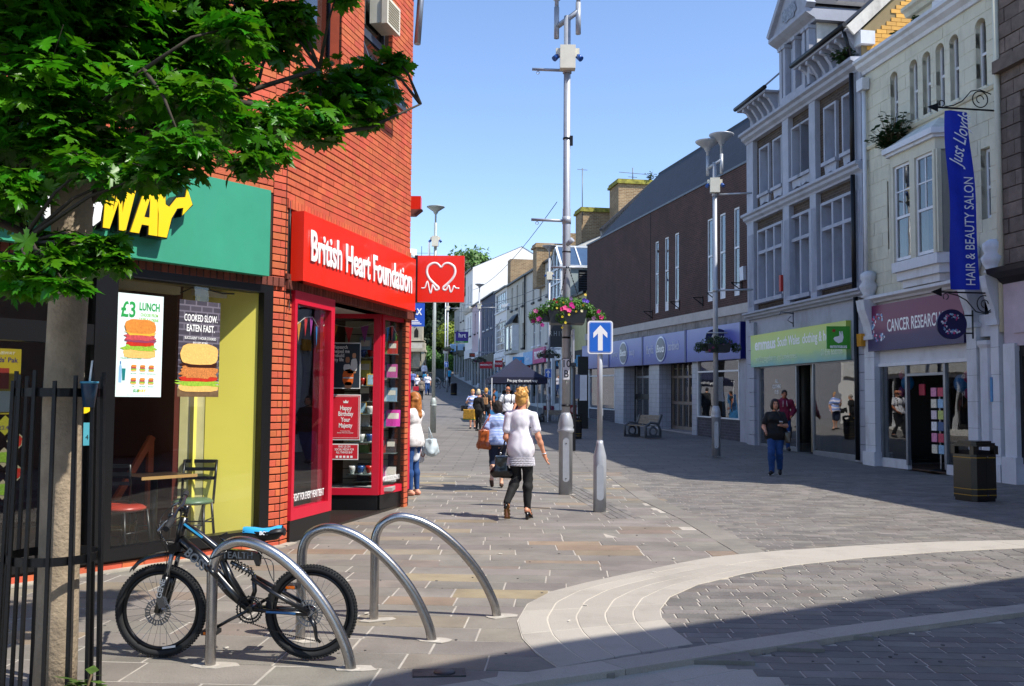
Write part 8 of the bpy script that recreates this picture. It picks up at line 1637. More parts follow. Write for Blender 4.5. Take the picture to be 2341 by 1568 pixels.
# largest and brightest (front) leaves as objects
LV.sort(key=lambda l: big(l)*(1+.5*(l[3].y < 4.7)))
for i, (p, R, s_, _) in enumerate(LV[:300]):
    o = link(bpy.data.objects.new('leaf', pm[i % 5])); o.parent = tr; o.matrix_local = Matrix.Translation(p)@R@Matrix.Scale(s_, 4)
V = []; F = []; k = 0
PR = [(np.array(vs), fs) for vs, fs in protos]
for i, (p, R, s_, _) in enumerate(LV[300:]):
    vs, fs = PR[i % 5]; A = np.array(R.to_3x3())*s_; q = vs@A.T+np.array(p); V.append(q); F += [(a+k, b_+k, c_+k) for a, b_, c_ in fs]; k += len(vs)
me = bpy.data.meshes.new('crown'); me.from_pydata(np.concatenate(V).tolist(), [], F); me.polygons.foreach_set('use_smooth', [True]*len(me.polygons)); me.materials.append(LEAFM); me.update()
o = link(bpy.data.objects.new('crown', me)); o.parent = tr; o['kind'] = 'stuff'
# iron guard
cg = thing('tree_guard', 'black iron tree guard of upright bars round the maple trunk', 'tree guard', (-2.37, 4.98, 0)); GI = M('chipped black iron', '#0b0c0e', .42, .3, var=.4, vs=60, bump=.2)
nb_ = 14
for i in range(nb_):
    a = 2*PI*i/nb_+.12; x, y = math.cos(a), math.sin(a); r1, r2 = .245, .215; obj('bar', B().bar((x*r1, y*r1, -.02), (x*r2, y*r2, 1.66+.03*math.sin(i*2.1)), .0165, .0165), GI, cg)
for z, r in ((.73, .222), (1.575, .205)):
    rg = [(math.cos(a)*r, math.sin(a)*r) for a in np.linspace(0, 2*PI, 29)[:-1]]; b = B(); n_ = len(rg)
    for dz in (-.022, .022):
        for rr_ in (1, .975): b.v += [(x*rr_, y*rr_, z+dz) for x, y in rg]; b.sm += []
    for j in range(n_):
        k = (j+1) % n_; b.f += [(j,k,k+2*n_,j+2*n_),(j+n_,j+3*n_,k+3*n_,k+n_),(j+2*n_,k+2*n_,k+3*n_,j+3*n_),(j,j+n_,k+n_,k)]; b.sm += [False]*4
    obj('hoop_band', b, GI, cg)
cup = thing('paper_cup', 'blue green paper cup with a straw wedged between the guard bars and the trunk', 'cup', (-2.16, 4.86, 1.5), .3); obj('cup_body', B().lathe([(.028,0),(.042,.12),(.044,.125),(.0,.125)], 16), M('cup blue', '#0f3450', .4, var=.3, vs=30), cup); obj('lid', B().lathe([(.045,.122),(.046,.132),(.0,.134)], 16), M('cup lid', '#3a8aa8', .3), cup); obj('straw', B().cyl((0,0,.12),(.01,0,.24),.005,n=8), WHITE, cup)
weed('guard_weed', 'thin grassy weed growing at the foot of the iron guard', (-2.1, 4.75, 0), 7, .06, .28, col='#4f6a2a'); weed('guard_weed', 'second thin weed under the right side of the iron guard', (-2.22, 4.62, 0), 6, .05, .2, col='#4f6a2a')
# ------------------------------------------------------------------ the bicycle
bk = thing('bicycle', 'black mountain bicycle with a blue topped saddle leaning on the front steel hoop', 'bicycle', (-2.10, 5.80, 0), -.05)
RB = M('tyre rubber', '#18191a', .8, var=.3, vs=30); FB = M('black bike frame', '#0c0d10', .28, var=.1, coat=.4); ST = M('bike steel', '#8d9196', .25, .9); ALB = M('bike blue', '#38a6dc', .35)
WR_ = .275
def wheel(cx_, cz, y, nm):
    w_ = obj('wheel', B().cyl((cx_, y-.04, cz), (cx_, y+.04, cz), .022, n=14), ST, bk, label=nm)
    tp = [(cx_+(WR_-.022)*math.cos(a), y, cz+(WR_-.022)*math.sin(a)) for a in np.linspace(0, 2*PI, 57)[:-1]]; obj('tyre', B().tube(tp, .0215, 10, closed=True), RB, w_)
    kn = B()
    for i in range(90):
        a = 2*PI*i/90
        for yy, dr in ((-.016, -.006), (0, .0), (.016, -.006)):
            aa = a+(.035 if yy else 0); c_ = Vector((cx_+(WR_+dr)*math.cos(aa), y+yy, cz+(WR_+dr)*math.sin(aa))); kn.obox(c_, Vector((math.cos(aa), 0, math.sin(aa)))*.0045, (0, .005, 0), Vector((-math.sin(aa), 0, math.cos(aa)))*.0055)
    obj('tread', kn, RB, w_, kind='stuff')
    rm = [(cx_+(WR_-.052)*math.cos(a), y, cz+(WR_-.052)*math.sin(a)) for a in np.linspace(0, 2*PI, 57)[:-1]]; obj('rim', B().tube(rm, .0115, 8, closed=True), M('black rim', '#121316', .35, .4), w_)
    sp_ = B()
    for i in range(32):
        a = 2*PI*i/32; b_ = a+(.6 if i % 2 else -.6); sp_.tube([(cx_+.024*math.cos(b_), y+(.025 if i % 4 < 2 else -.025), cz+.024*math.sin(b_)), (cx_+(WR_-.055)*math.cos(a), y, cz+(WR_-.055)*math.sin(a))], .0012, 4, smooth=False)
    obj('spoke', sp_, ST, w_, kind='stuff')
    dk = B(); nseg = 24
    for i in range(nseg):
        a, c_ = 2*PI*i/nseg, 2*PI*(i+.62)/nseg; r0, r1 = .052, .078+.004*(i % 2); dk.add([(cx_+r0*math.cos(a), y-.045, cz+r0*math.sin(a)), (cx_+r1*math.cos(a), y-.045, cz+r1*math.sin(a)), (cx_+r1*math.cos(c_), y-.045, cz+r1*math.sin(c_)), (cx_+r0*math.cos(c_), y-.045, cz+r0*math.sin(c_))], [(0,1,2,3)])
    dk.tube([(cx_+.075*math.cos(a), y-.045, cz+.075*math.sin(a)) for a in np.linspace(0, 2*PI, 25)[:-1]], .003, 4, closed=True).tube([(cx_+.05*math.cos(a), y-.045, cz+.05*math.sin(a)) for a in np.linspace(0, 2*PI, 25)[:-1]], .003, 4, closed=True)
    for i in range(5): a = 2*PI*i/5; dk.bar((cx_+.02*math.cos(a), y-.045, cz+.02*math.sin(a)), (cx_+.05*math.cos(a+.4), y-.045, cz+.05*math.sin(a+.4)), .006, .003)
    obj('brake_disc', dk, ST, w_); return w_
wf = wheel(0, .275, 0, 'front wheel with the mudguard'); wr_ = wheel(.915, .285, .0, 'rear wheel behind the hoop')
obj('rim_logo', B().add([(.02,-.014,.062),(.10,-.014,.075),(.10,-.014,.062),(.02,-.014,.05)], [(0,3,2,1)]), WHITE, wf)
tb_ = lambda nm, pts, r, mat=FB, n_=12, par=None: obj(nm, B().tube(pts, r, n_), mat, par or bk)
tb_('down_tube', [(.11,0,.70),(.25,0,.58),(.42,0,.40),(.54,0,.30)], [.028,.033,.036,.03]); tb_('top_tube', [(.115,0,.80),(.22,0,.735),(.33,0,.65),(.37,0,.58)], [.02,.02,.022,.024]); tb_('head_tube', [(.092,0,.675),(.128,0,.835)], .024)
tb_('seat_tube', [(.36,0,.60),(.42,0,.47),(.53,0,.31)], [.022,.026,.022]);
obj('frame_beam', B().prism([(.33,.655),(.56,.635),(.60,.62),(.60,.56),(.58,.55),(.565,.585),(.40,.585),(.36,.56)], -.02, .02, 'xz'), FB, bk); text('STEALTH', .055, M('frame lettering','#565e68',.4), bk, (.455,-.022,.612), FR, .0005, .001, .95);
o = text('BOSS', .075, M('frame lettering','#565e68'), bk, (.215,-.034,.585), (PI/2, .72, 0), .0005, .002, .9); o = text('GEOMETRY', .03, M('frame lettering','#565e68'), bk, (.345,-.036,.455), (PI/2, .72, 0), .0005, .0, .9)
obj('blue_flash', B().bar((.135,-.021,.795),(.25,-.021,.715),.012,.002,(0,1,0)), ALB, bk)
tb_('chain_stay', [(.54,-.03,.30),(.72,-.05,.29),(.915,-.065,.285)], .013); tb_('chain_stay', [(.54,.03,.30),(.72,.05,.29),(.915,.065,.285)], .013); tb_('swing_arm', [(.56,-.03,.48),(.70,-.05,.40),(.915,-.065,.29)], .013); tb_('swing_arm', [(.56,.03,.48),(.70,.05,.40),(.915,.065,.29)], .013); tb_('swing_link', [(.56,0,.50),(.57,0,.40),(.54,0,.31)], .014)
obj('stay_logo', B().bar((.66,-.064,.292),(.84,-.075,.288),.002,.012), M('stay blue', '#1d5f96', .4), bk)
sh = [];
for i in range(90): a = i/90*2*PI*6; f_ = i/90; c_ = Vector((.43,0,.565)).lerp(Vector((.55,0,.505)), f_); sh.append(c_+Vector((.45*.026*math.cos(a), .026*math.sin(a), .89*.026*math.cos(a))))
tb_('shock_spring', sh, .0045, FB, 5); tb_('shock_shaft', [(.42,0,.57),(.56,0,.50)], .012, ST)
tb_('seat_post', [(.575,0,.60),(.60,0,.76)], .0145, FB)
st_ = B(); prof = [(-.12,.012,.825),(-.10,.022,.828),(-.05,.03,.826),(.0,.045,.82),(.05,.062,.825),(.09,.068,.832),(.12,.055,.832),(.135,.03,.825)]
k0 = 0
for i, (dx, hw, z) in enumerate(prof):
    for j in range(9): a = PI*j/8; st_.v.append((.60+dx, hw*math.cos(a), z-.03+.03*math.sin(a)))
    for j in range(9): a = PI*j/8; st_.v.append((.60+dx, -hw*.9*math.cos(a), z-.03-(.045 if -.03 < dx < .1 else .015)*math.sin(a)))
for i in range(len(prof)-1):
    for j in range(18): a = i*18+j; c_ = i*18+(j+1) % 18; st_.f.append((a, c_, c_+18, a+18)); st_.sm.append(True)
st_.f.append(tuple(range(17, -1, -1))); st_.f.append(tuple(range((len(prof)-1)*18, len(prof)*18))); st_.sm += [False]*2
sdl = obj('saddle', st_, M('saddle black', '#15161a', .5), bk)
sc_ = B()
for i, (dx, hw, z) in enumerate(prof[:-1]):
    hw2 = hw*(.97 if dx < -.03 else .55 if dx < .1 else .5)
    for j in range(7): t_ = -1+j/3; q_ = PI*(1-(j)/6); w9 = 1.03 if dx < .0 else .97 if dx < .06 else .6; sc_.v.append((.60+dx, hw*w9*math.cos(q_), z-.03+(.034)*math.sin(q_)+(0 if dx < .06 else .006)))
for i in range(len(prof)-2):
    for j in range(6): a = i*7+j; sc_.f.append((a, a+1, a+8, a+7)); sc_.sm.append(True)
obj('blue_cover', sc_, ALB, sdl); text('BOSS', .03, WHITE, sdl, (.63,-.052,.80), (PI/2-.2,0,0), .0005, .001)
obj('saddle_clamp', B().box(.58,.63,-.02,.02,.755,.78), FB, bk)
for s_ in (-.055, .055):
    fk = tb_('fork_leg', [(0,s_,.275),(.035,s_,.42),(.05,s_,.49)], [.02,.024,.023]); tb_('fork_stanchion', [(.05,s_,.48),(.088,s_,.655)], .014, ST, par=fk)
obj('fork_crown', B().obox((.09,0,.655),(.025,0,.008),(0,.075,0),(-.008,0,.025)), FB, bk); o = text('GENE', .045, M('fork lettering','#8f949a',.5), bk, (.03,-.082,.42), (PI/2, -1.36, 0), .0005, .001)
obj('brake_caliper', B().obox((.03,-.06,.34),(.02,0,.01),(0,.02,0),(-.01,0,.03)), ST, bk)
tb_('stem', [(.13,0,.84),(.14,0,.865),(.095,0,.885)], .017); tb_('stem_cap', [(.135,0,.86),(.14,0,.905)], .018)
hb_ = tb_('handlebar', [(.13,-.27,.80),(.115,-.14,.845),(.10,-.05,.88),(.09,.05,.895),(.06,.16,.93),(.02,.29,.95)], .0125)
tb_('grip', [(.13,-.275,.798),(.118,-.16,.838)], .018, M('grip rubber','#1c1d20',.8), par=hb_); tb_('grip', [(.02,.29,.95),(.045,.2,.935)], .018, M('grip rubber','#1c1d20'), par=hb_)
tb_('brake_lever', [(.105,-.12,.85),(.06,-.13,.815),(.05,-.2,.775)], .006, ST, par=hb_); tb_('brake_lever', [(.06,.14,.92),(.0,.13,.885),(-.02,.2,.87)], .006, ST, par=hb_); obj('shifter', B().ball((.095,-.12,.855),.022,8).ball((.06,.13,.915),.022,8), FB, hb_)
for k, pts in enumerate(([(.06,-.12,.83),(.0,-.1,.78),(.02,-.05,.70),(.1,0,.68)],[(.04,.12,.9),(-.03,.06,.84),(-.02,.0,.74),(.06,-.03,.62),(.04,-.06,.4)],[(.1,-.1,.85),(.03,-.12,.74),(.05,-.05,.6),(.0,-.06,.33)],[(.36,0,.6),(.48,-.03,.7),(.62,-.04,.62),(.68,-.05,.5),(.72,-.06,.44)],[(.6,-.02,.6),(.68,-.03,.58),(.7,-.05,.46)])):
    P_ = [Vector(p) for p in pts]; Q = []
    for i in range(len(P_)-1):
        a = [P_[max(0, min(len(P_)-1, j))] for j in (i-1, i, i+1, i+2)]
        for u in np.linspace(0, 1, 6)[:-1]: Q.append(.5*((2*a[1])+(-a[0]+a[2])*u+(2*a[0]-5*a[1]+4*a[2]-a[3])*u*u+(-a[0]+3*a[1]-3*a[2]+a[3])*u**3))
    Q.append(P_[-1]); tb_('cable', Q, .003, FB, 5)
# mudguard
mg = B(); L_ = []
for i, (x, z, hw) in enumerate(((-.19,.52,.026),(-.15,.565,.03),(-.09,.60,.034),(-.02,.618,.036),(.06,.628,.034),(.13,.62,.034),(.20,.60,.03),(.27,.57,.02))):
    for dy, dz in ((-1,-.016),(-.6,.0),(0,.006),(.6,.0),(1,-.016)): mg.v.append((x, dy*hw, z+dz))
    for dy, dz in ((1,-.02),(.6,-.004),(0,.002),(-.6,-.004),(-1,-.02)): mg.v.append((x, dy*hw*.96, z+dz))
for i in range(7):
    for j in range(10): a = i*10+j; c_ = i*10+(j+1) % 10; mg.f.append((a, c_, c_+10, a+10)); mg.sm.append(True)
obj('mudguard', mg, FB, bk)
# drivetrain
cr_ = B();
for r, y in ((.075,-.045),(.058,-.038)):
    cr_.tube([(.555+r*math.cos(a), y, .30+r*math.sin(a)) for a in np.linspace(0, 2*PI, 31)[:-1]], .005, 5, closed=True)
    for i in range(30): a = 2*PI*i/30; cr_.obox((.555+(r+.006)*math.cos(a), y, .30+(r+.006)*math.sin(a)), (.003,0,0), (0,.0015,0), (0,0,.003))
for i in range(5): a = 2*PI*i/5; cr_.bar((.555,-.045,.30),(.555+.07*math.cos(a),-.045,.30+.07*math.sin(a)),.01,.005)
ck_ = obj('chainring', cr_, M('dark steel','#2c2d30',.4,.7), bk); tb_('crank_arm', [(.555,-.06,.30),(.45,-.065,.245),(.37,-.07,.20)], .01, FB); tb_('crank_arm', [(.555,.06,.30),(.66,.065,.36),(.74,.07,.40)], .01, FB)
for (x, z, y) in ((.355,.185,-.12),(.76,.41,.12)):
    p_ = obj('pedal', B().box(x-.045,x+.045,y-.045,y+.045,z-.012,z+.012), M('pedal black','#141518',.6), bk); obj('reflector', B().box(x-.03,x+.03,y-.049,y-.045,z-.008,z+.008), M('reflector orange','#e2701a',.2), p_)
tb_('bottom_bracket', [(.555,-.06,.30),(.555,.06,.30)], .022, FB)
cs = B()
for i in range(6): r = .022+.006*i; cs.tube([(.915+r*math.cos(a), -.03-.003*i, .285+r*math.sin(a)) for a in np.linspace(0, 2*PI, 21)[:-1]], .002, 4, closed=True)
obj('cassette', cs, M('dark steel','#2c2d30'), bk); tb_('derailleur', [(.92,-.06,.27),(.955,-.065,.21),(.965,-.06,.14),(.99,-.06,.12)], [.014,.012,.01,.008], FB)
chn = B()
for (p, q) in (((.56,-.045,.378),(.92,-.04,.33)),((.55,-.045,.225),(.97,-.055,.125))):
    P_, Q_ = Vector(p), Vector(q); n_ = 34
    for i in range(n_): chn.bar(P_.lerp(Q_, i/n_)-Vector((0,0,.01*math.sin(PI*i/n_))), P_.lerp(Q_, (i+.75)/n_)-Vector((0,0,.01*math.sin(PI*i/n_))), .005, .007)
obj('chain', chn, M('dark steel','#2c2d30'), bk, kind='stuff')
lk = thing('cable_lock', 'black cable lock wrapped round the left leg of the front cycle hoop', 'lock', (-1.74, 5.62, .56)); obj('lock_cable', B().tube([(.03*1.4*math.cos(a)+.004*i, .03*1.4*math.sin(a), .01*i-.02) for i, a in enumerate(np.linspace(0, 11, 24))], .006, 6), FB, lk); obj('lock_barrel', B().cyl((-.02,-.05,.02),(.05,-.05,-.05),.014), FB, lk)
for o in bk.children:
    if o.name.startswith(('saddle', 'seat_post')): o.location.z = -.05; o.location.x = .01
# ------------------------------------------------------------------ people
SKP = M('pale skin', '#d8a183', .5, var=.06, vs=20)
def cloth(name, col, r=.85, **k): return M('cloth '+name, col, r, var=k.pop('var', .07), vs=k.pop('vs', 12), bump=.15, bs=160, **k)
def stripes(name, c1, c2, freq, thr=.3):
    if name in MATS: return MATS[name]
    m = bpy.data.materials.new(name); m.use_nodes = True; n = m.node_tree.nodes; L = m.node_tree.links; b = n['Principled BSDF']; b.inputs['Roughness'].default_value = .85
    tc = n.new('ShaderNodeTexCoord'); sp = n.new('ShaderNodeSeparateXYZ'); L.new(tc.outputs['Object'], sp.inputs[0]); no = n.new('ShaderNodeTexNoise'); no.inputs['Scale'].default_value = 4; L.new(tc.outputs['Object'], no.inputs['Vector'])
    a = n.new('ShaderNodeMath'); a.operation = 'MULTIPLY_ADD'; a.inputs[1].default_value = .04; L.new(no.outputs['Fac'], a.inputs[0]); L.new(sp.outputs['Z'], a.inputs[2])
    s_ = n.new('ShaderNodeMath'); s_.operation = 'MULTIPLY'; s_.inputs[1].default_value = freq; L.new(a.outputs[0], s_.inputs[0]); s2 = n.new('ShaderNodeMath'); s2.operation = 'SINE'; L.new(s_.outputs[0], s2.inputs[0]); g_ = n.new('ShaderNodeMath'); g_.operation = 'GREATER_THAN'; g_.inputs[1].default_value = thr; L.new(s2.outputs[0], g_.inputs[0])
    x = n.new('ShaderNodeMix'); x.data_type = 'RGBA'; x.inputs['A'].default_value = (*hx(c1), 1); x.inputs['B'].default_value = (*hx(c2), 1); L.new(g_.outputs[0], x.inputs['Factor']); L.new(x.outputs['Result'], b.inputs['Base Color']); MATS[name] = m; return m
BL = cloth('black', '#101013'); WT = cloth('white', '#dfdce4'); JE = cloth('blue denim', '#20467e', var=.2, vs=18); NV = cloth('navy', '#16233f'); BLH = M('blonde hair', '#c9964e', .5, var=.35, vs=45); BLH2 = M('pale blonde hair', '#cdbb94', .6, var=.25, vs=40); BRH = M('dark brown hair', '#1c0f0b', .7, var=.3, vs=50); GGH = M('ginger hair', '#a8682e', .5, var=.35, vs=50); SHB_ = cloth('black shoe', '#121214', .5)
TANB = M('tan leather', '#a8511a', .4, var=.12, vs=14, coat=.2); BLB = M('black leather', '#0d0d10', .3, coat=.3)
def bag(t, name, pts, mat, h=.012, strap=None, label=None, folds=.004):
    o = sdf_obj(name, pts+([('n', folds, 20.)] if folds else []), h, mat, t)
    if label: o['label'] = label
    if strap: obj('strap', B().tube(strap, .011, 6), mat, o)
def held(name, label, t, cat='bag'):
    return thing(name, label, cat, mat=Matrix.Translation(t.location)@Matrix.Rotation(t.rotation_euler.z, 4, 'Z'))
# woman in the white top, seen from behind
t, J = person('blonde woman in a white lace hemmed top and black trousers walking away', (.12, 12.6, .0), .06, 1.70, True, dict(walk(-1), pel=(.01,0,.955), waist=(.0,0,1.09), chest=(0,.0,1.29), neck=(.015,-.005,1.475), head=(.025,.02,1.605), shL=(-.155,0,1.385), shR=(.168,-.01,1.38), elL=(-.195,-.03,1.09), wrL=(-.15,.19,1.02), elR=(.245,-.05,1.10), wrR=(.325,-.02,.87), hipR=(.09,0,.92), hipL=(-.085,0,.92), knR=(.105,.02,.54), anR=(.10,-.03,.165), toR=(.135,.10,.045), knL=(-.05,.06,.54), anL=(-.165,-.19,.24), toL=(-.16,-.14,.06)), h=.009, skin=SKIN, group=None, facef=False, head_turn=.5)
top(t, J, WT, .009, .014, hem=.83, neck=1.475, folds=.0035, hipx=.012); trousers(t, J, cloth('black crepe', '#0c0c0e', var=.2), .009, .012, folds=.003, wide=.006)
hs_ = J['head']; s_ = J['s']
hair(t, J, BLH, 'short', .008, .003);
pr = [('e', hs_+np.array([-.005,-.075,.075]), (.072,.05,.065), .03), ('e', hs_+np.array([0,-.03,.115]), (.06,.06,.05), .03)]
rr = random.Random(4)
for i in range(26):
    a, e = rr.uniform(-2.6, 2.6)*.5, rr.uniform(-.4, 1.3); c_ = hs_+np.array([math.sin(a)*.07*math.cos(e*.6), -.07-.045*math.cos(a)*math.cos(e), .065+.08*math.sin(e)]); d = np.array([rr.uniform(-1,1), rr.uniform(-.3,.3), rr.uniform(-1,1)])*.028; pr.append(('c', c_-d, c_+d, .016, .012, .006))
sdf_obj('hair_bun', pr, .007, BLH, t)
sdf_obj('side_lock', [('c', hs_+np.array([.065,.0,.03]), hs_+np.array([.078,-.005,-.06]), .02, .016), ('c', hs_+np.array([.078,-.005,-.06]), hs_+np.array([.06,-.02,-.12]), .016, .008)], .007, BLH2, t)
lc = B(); z0 = .82*s_
for row in range(5):
    for i in range(62):
        a = 2*PI*(i+.5*(row % 2))/62; rx, ry = .175+.003*row, .138+.003*row; c_ = Vector((.008+rx*math.cos(a), -.012+ry*math.sin(a), z0+.0-row*.022)); tn = Vector((-rx*math.sin(a), ry*math.cos(a), 0)).normalized(); lc.tube([c_+tn*.0095*math.cos(b_)+Vector((0,0,.0125*math.sin(b_))) for b_ in np.linspace(0, 2*PI, 8)[:-1]], .0032, 4, closed=True)
obj('lace_hem', lc, WT, t, kind='stuff')
HE = M('shoe black', '#0e0e10', .25);
for sd in 'LR':
    A, T_ = Vector(J['an'+sd]), Vector(J['to'+sd]); d = (T_-A); heel = A+Vector((0,-.035,-.055)) if sd == 'R' else A+Vector((0,-.05,-.01)); sh_ = obj('shoe', B().bar(heel+Vector((0,0,-.012)), T_+Vector((0,.03,-.034)) if sd == 'R' else T_+Vector((0,.0,-.04)), .07, .014), M('shoe sole tan','#7a5320',.5) if sd == 'L' else HE, t)
    if sd == 'R': obj('heel', B().tube([heel+Vector((0,-.005,-.01)), (heel.x, heel.y-.01, .0)], [.024,.02], 8), HE, sh_)
    else: obj('heel', B().tube([heel, heel+Vector((-.015,-.06,-.07+.02))], [.024,.021], 8), HE, sh_)
    for k in range(5): c_ = A.lerp(T_, .12+.2*k)+Vector((0,0,.015-.01*k)); obj('shoe_strap', B().tube([c_+Vector((.04*math.cos(a), .012*math.sin(a*2), -.025+.045*math.sin(a))) for a in np.linspace(0, PI, 8)], .0045, 5), HE, sh_)
obj('wrist_band', B().tube([Vector(J['wrR'])+Vector((.03*math.cos(a), .03*math.sin(a), .005*math.cos(a)+.01)) for a in np.linspace(0, 2*PI, 13)[:-1]], .007, 6, closed=True), M('pale watch','#c9cdd2',.3,.5), t)
hb = held('handbag', 'big soft black handbag hanging from the elbow of the woman in white', t)
bag(hb, 'bag_body', [('b', (-.245,.02,.72), (.09,.06,.1), .08), ('c', (-.34,.02,.60), (-.14,.02,.585), .065, .06, .06)], BLB, .012, [(-.20,.03,1.05),(-.22,-.02,.95),(-.27,-.0,.83)]); obj('second_strap', B().tube([(-.19,.05,1.05),(-.17,.08,.95),(-.18,.06,.83)], .011, 6), BLB, hb); obj('buckle', B().ball((-.26,-.03,.85),.018,8,(1,.6,1.3)), ST, hb)
# woman in the striped top
t, J = person('dark haired woman in a blue striped top and cropped jeans walking away', (-.24, 17.0, 0), -.1, 1.55, True, dict(walk(1, .1), knL=(-.09,.03,.5), anL=(-.14,-.28,.2), toL=(-.13,-.26,.08), anR=(.08,.02,.1), toR=(.1,.16,.04), elL=(-.27,-.04,1.12), wrL=(-.33,.02,.9), elR=(.24,.02,1.12), wrR=(.16,.22,1.0)), h=.012, skin=SKP, fat=1.35, facef=False, lean=.1)
top(t, J, stripes('blue white stripes', '#5f84cc', '#d5dcf2', 250), .012, .022, hem=.86, neck=1.5, hipx=.02); trousers(t, J, NV, .012, .014, upto='kn', hemz=.38); hair(t, J, BRH, 'bob', .011); shoes(t, J, M('sandal brown','#4a3226',.6), ex=.002)
hb = held('handbag', 'large tan leather shoulder bag of the woman in blue stripes', t)
bag(hb, 'bag_body', [('c', (-.33,-.1,.76), (-.18,-.1,.74), .055, .055, .05), ('b', (-.26,-.1,.88), (.09,.05,.15), .08, rotz3(.3))], TANB, .012, [(-.2,-.05,1.03),(-.17,-.04,1.2),(-.15,-.0,1.31)]); obj('second_strap', B().tube([(-.3,-.09,1.03),(-.2,-.1,1.2),(-.14,-.06,1.3)], .01, 6), TANB, hb)
# woman in the pale cardigan at the shop corner
t, J = person('long ginger haired woman in a white patterned cardigan standing at the brick corner with bags', (-1.60, 15.6, 0), -1.05, 1.68, True, dict(elR=(.17,.1,1.14), wrR=(.12,.3,1.06), elL=(-.2,.1,1.12), wrL=(-.12,.3,1.05)), h=.012, skin=SKP, head_turn=-.2)
top(t, J, M('speckled cardigan', '#dcd8d6', .9, var=.25, vs=60), .012, .026, 'full', .82, 1.48, hipx=.015); trousers(t, J, JE, .012, .008, folds=.002); hair(t, J, GGH, 'long', .011); shoes(t, J, M('peach sandal','#d8937a',.6), ex=.004)
for k, (lab, c_, r, col) in enumerate((('white carrier bag with a ring of tiny prints held by the ginger haired woman', (.12,.02,.74), (.15,.075,.22), '#dfe3ea'), ('second crumpled white and teal carrier bag hanging behind her hip', (.24,-.19,.80), (.11,.10,.14), '#c4d0d4'))):
    hb = held('carrier_bag', lab, t); bag(hb, 'bag_body', [('b', c_, (r[0]*.8, r[1]*.6, r[2]*.8), .02), ('e', (c_[0],c_[1],c_[2]-.07), (r[0],r[1],r[2]*.7), .1)], M('carrier '+str(k), col, .35, var=.1, vs=14, trans=.2), .012, [(c_[0],c_[1]-.02,c_[2]+r[2]*.9),(c_[0]-.02,c_[1]+.04,1.1),(c_[0],c_[1]+.05,c_[2]+r[2]*.9)], folds=.012)
    if k == 0:
        rg = B()
        for i in range(40): a = 2*PI*i/40; rg.ball((c_[0]+.165, c_[1]+.06*math.cos(a)+.0, c_[2]+.0+.12*math.sin(a)), .009, 6)
        rg2 = B()
        for i in range(40): a = 2*PI*i/40; rg2.ball((c_[0]+.07*math.cos(a)+.06, c_[1]-.088, c_[2]+.12*math.sin(a)), .008, 6)
        obj('print_dots', rg2, M('print rust','#9a4a3a',.6), hb, kind='stuff')
# woman in black polo
t, J = person('woman in a black polo shirt and jeans walking with a phone in her hand', (5.68, 20.5, .01), PI+.35, 1.62, True, dict(walk(1, .1), elR=(.26,.02,1.10), wrR=(.2,.22,1.0), elL=(-.25,.04,1.12), wrL=(-.16,.28,1.14)), h=.012, skin=SKIN, fat=1.3, head_turn=-.3)
top(t, J, BL, .012, .022, hem=.80, neck=1.45, hipx=.03); trousers(t, J, JE, .012, .016, wide=.02); hair(t, J, BRH, 'bob', .01); shoes(t, J, SHB_, sole=WHITE)
hb = held('mobile_phone', 'pale mobile phone held by the woman in the black polo shirt', t, 'phone'); obj('phone_case', B().obox((-.15,.36,1.13),(.035,0,0),(0,.06,.02),(0,-.002,.006)), M('phone silver','#b9bdc2',.3,.3), hb); obj('screen', B().obox((-.15,.358,1.137),(.03,0,0),(0,.055,.018),(0,0,.0008)), BLB, hb)
hb = held('handbag', 'small black shoulder bag at the hip of the woman in black polo', t); bag(hb, 'bag_body', [('b', (-.26,.02,.80), (.06,.1,.12), .02)], BLB, .012, [(-.25,.02,.92),(-.1,.12,1.3),(.05,.06,1.45)])
# smoking man in the doorway
t, J = person('man in a maroon hooded top and jeans smoking in the charity shop doorway', (8.12, 28.3, .14), PI+.15, 1.80, False, dict(elR=(.27,-.02,1.14), wrR=(.2,.16,1.0), elL=(-.27,-.03,1.14), wrL=(-.17,.16,1.0)), h=.014, skin=SKIND)
MR = cloth('maroon', '#7a1838'); top(t, J, MR, .014, .024, 'full', .84, 1.50); trousers(t, J, JE, .014, .016, wide=.01); hair(t, J, BRH, 'crop', .012, .002); shoes(t, J, SHB_)
sdf_obj('hood', [('e', J['neck']+np.array([0,-.06,.0]), (.12,.08,.07), .03)], .014, MR, t); obj('cord', B().tube([J['neck']+np.array([.05,.11,-.04]), J['neck']+np.array([.06,.15,-.22])], .006, 5).tube([J['neck']+np.array([-.05,.11,-.04]), J['neck']+np.array([-.06,.15,-.2])], .006, 5), WHITE, t)
obj('cigarette', B().cyl(J['head']+np.array([.01,.1,-.055]), J['head']+np.array([.04,.17,-.06]), .004, n=6), WHITE, t)
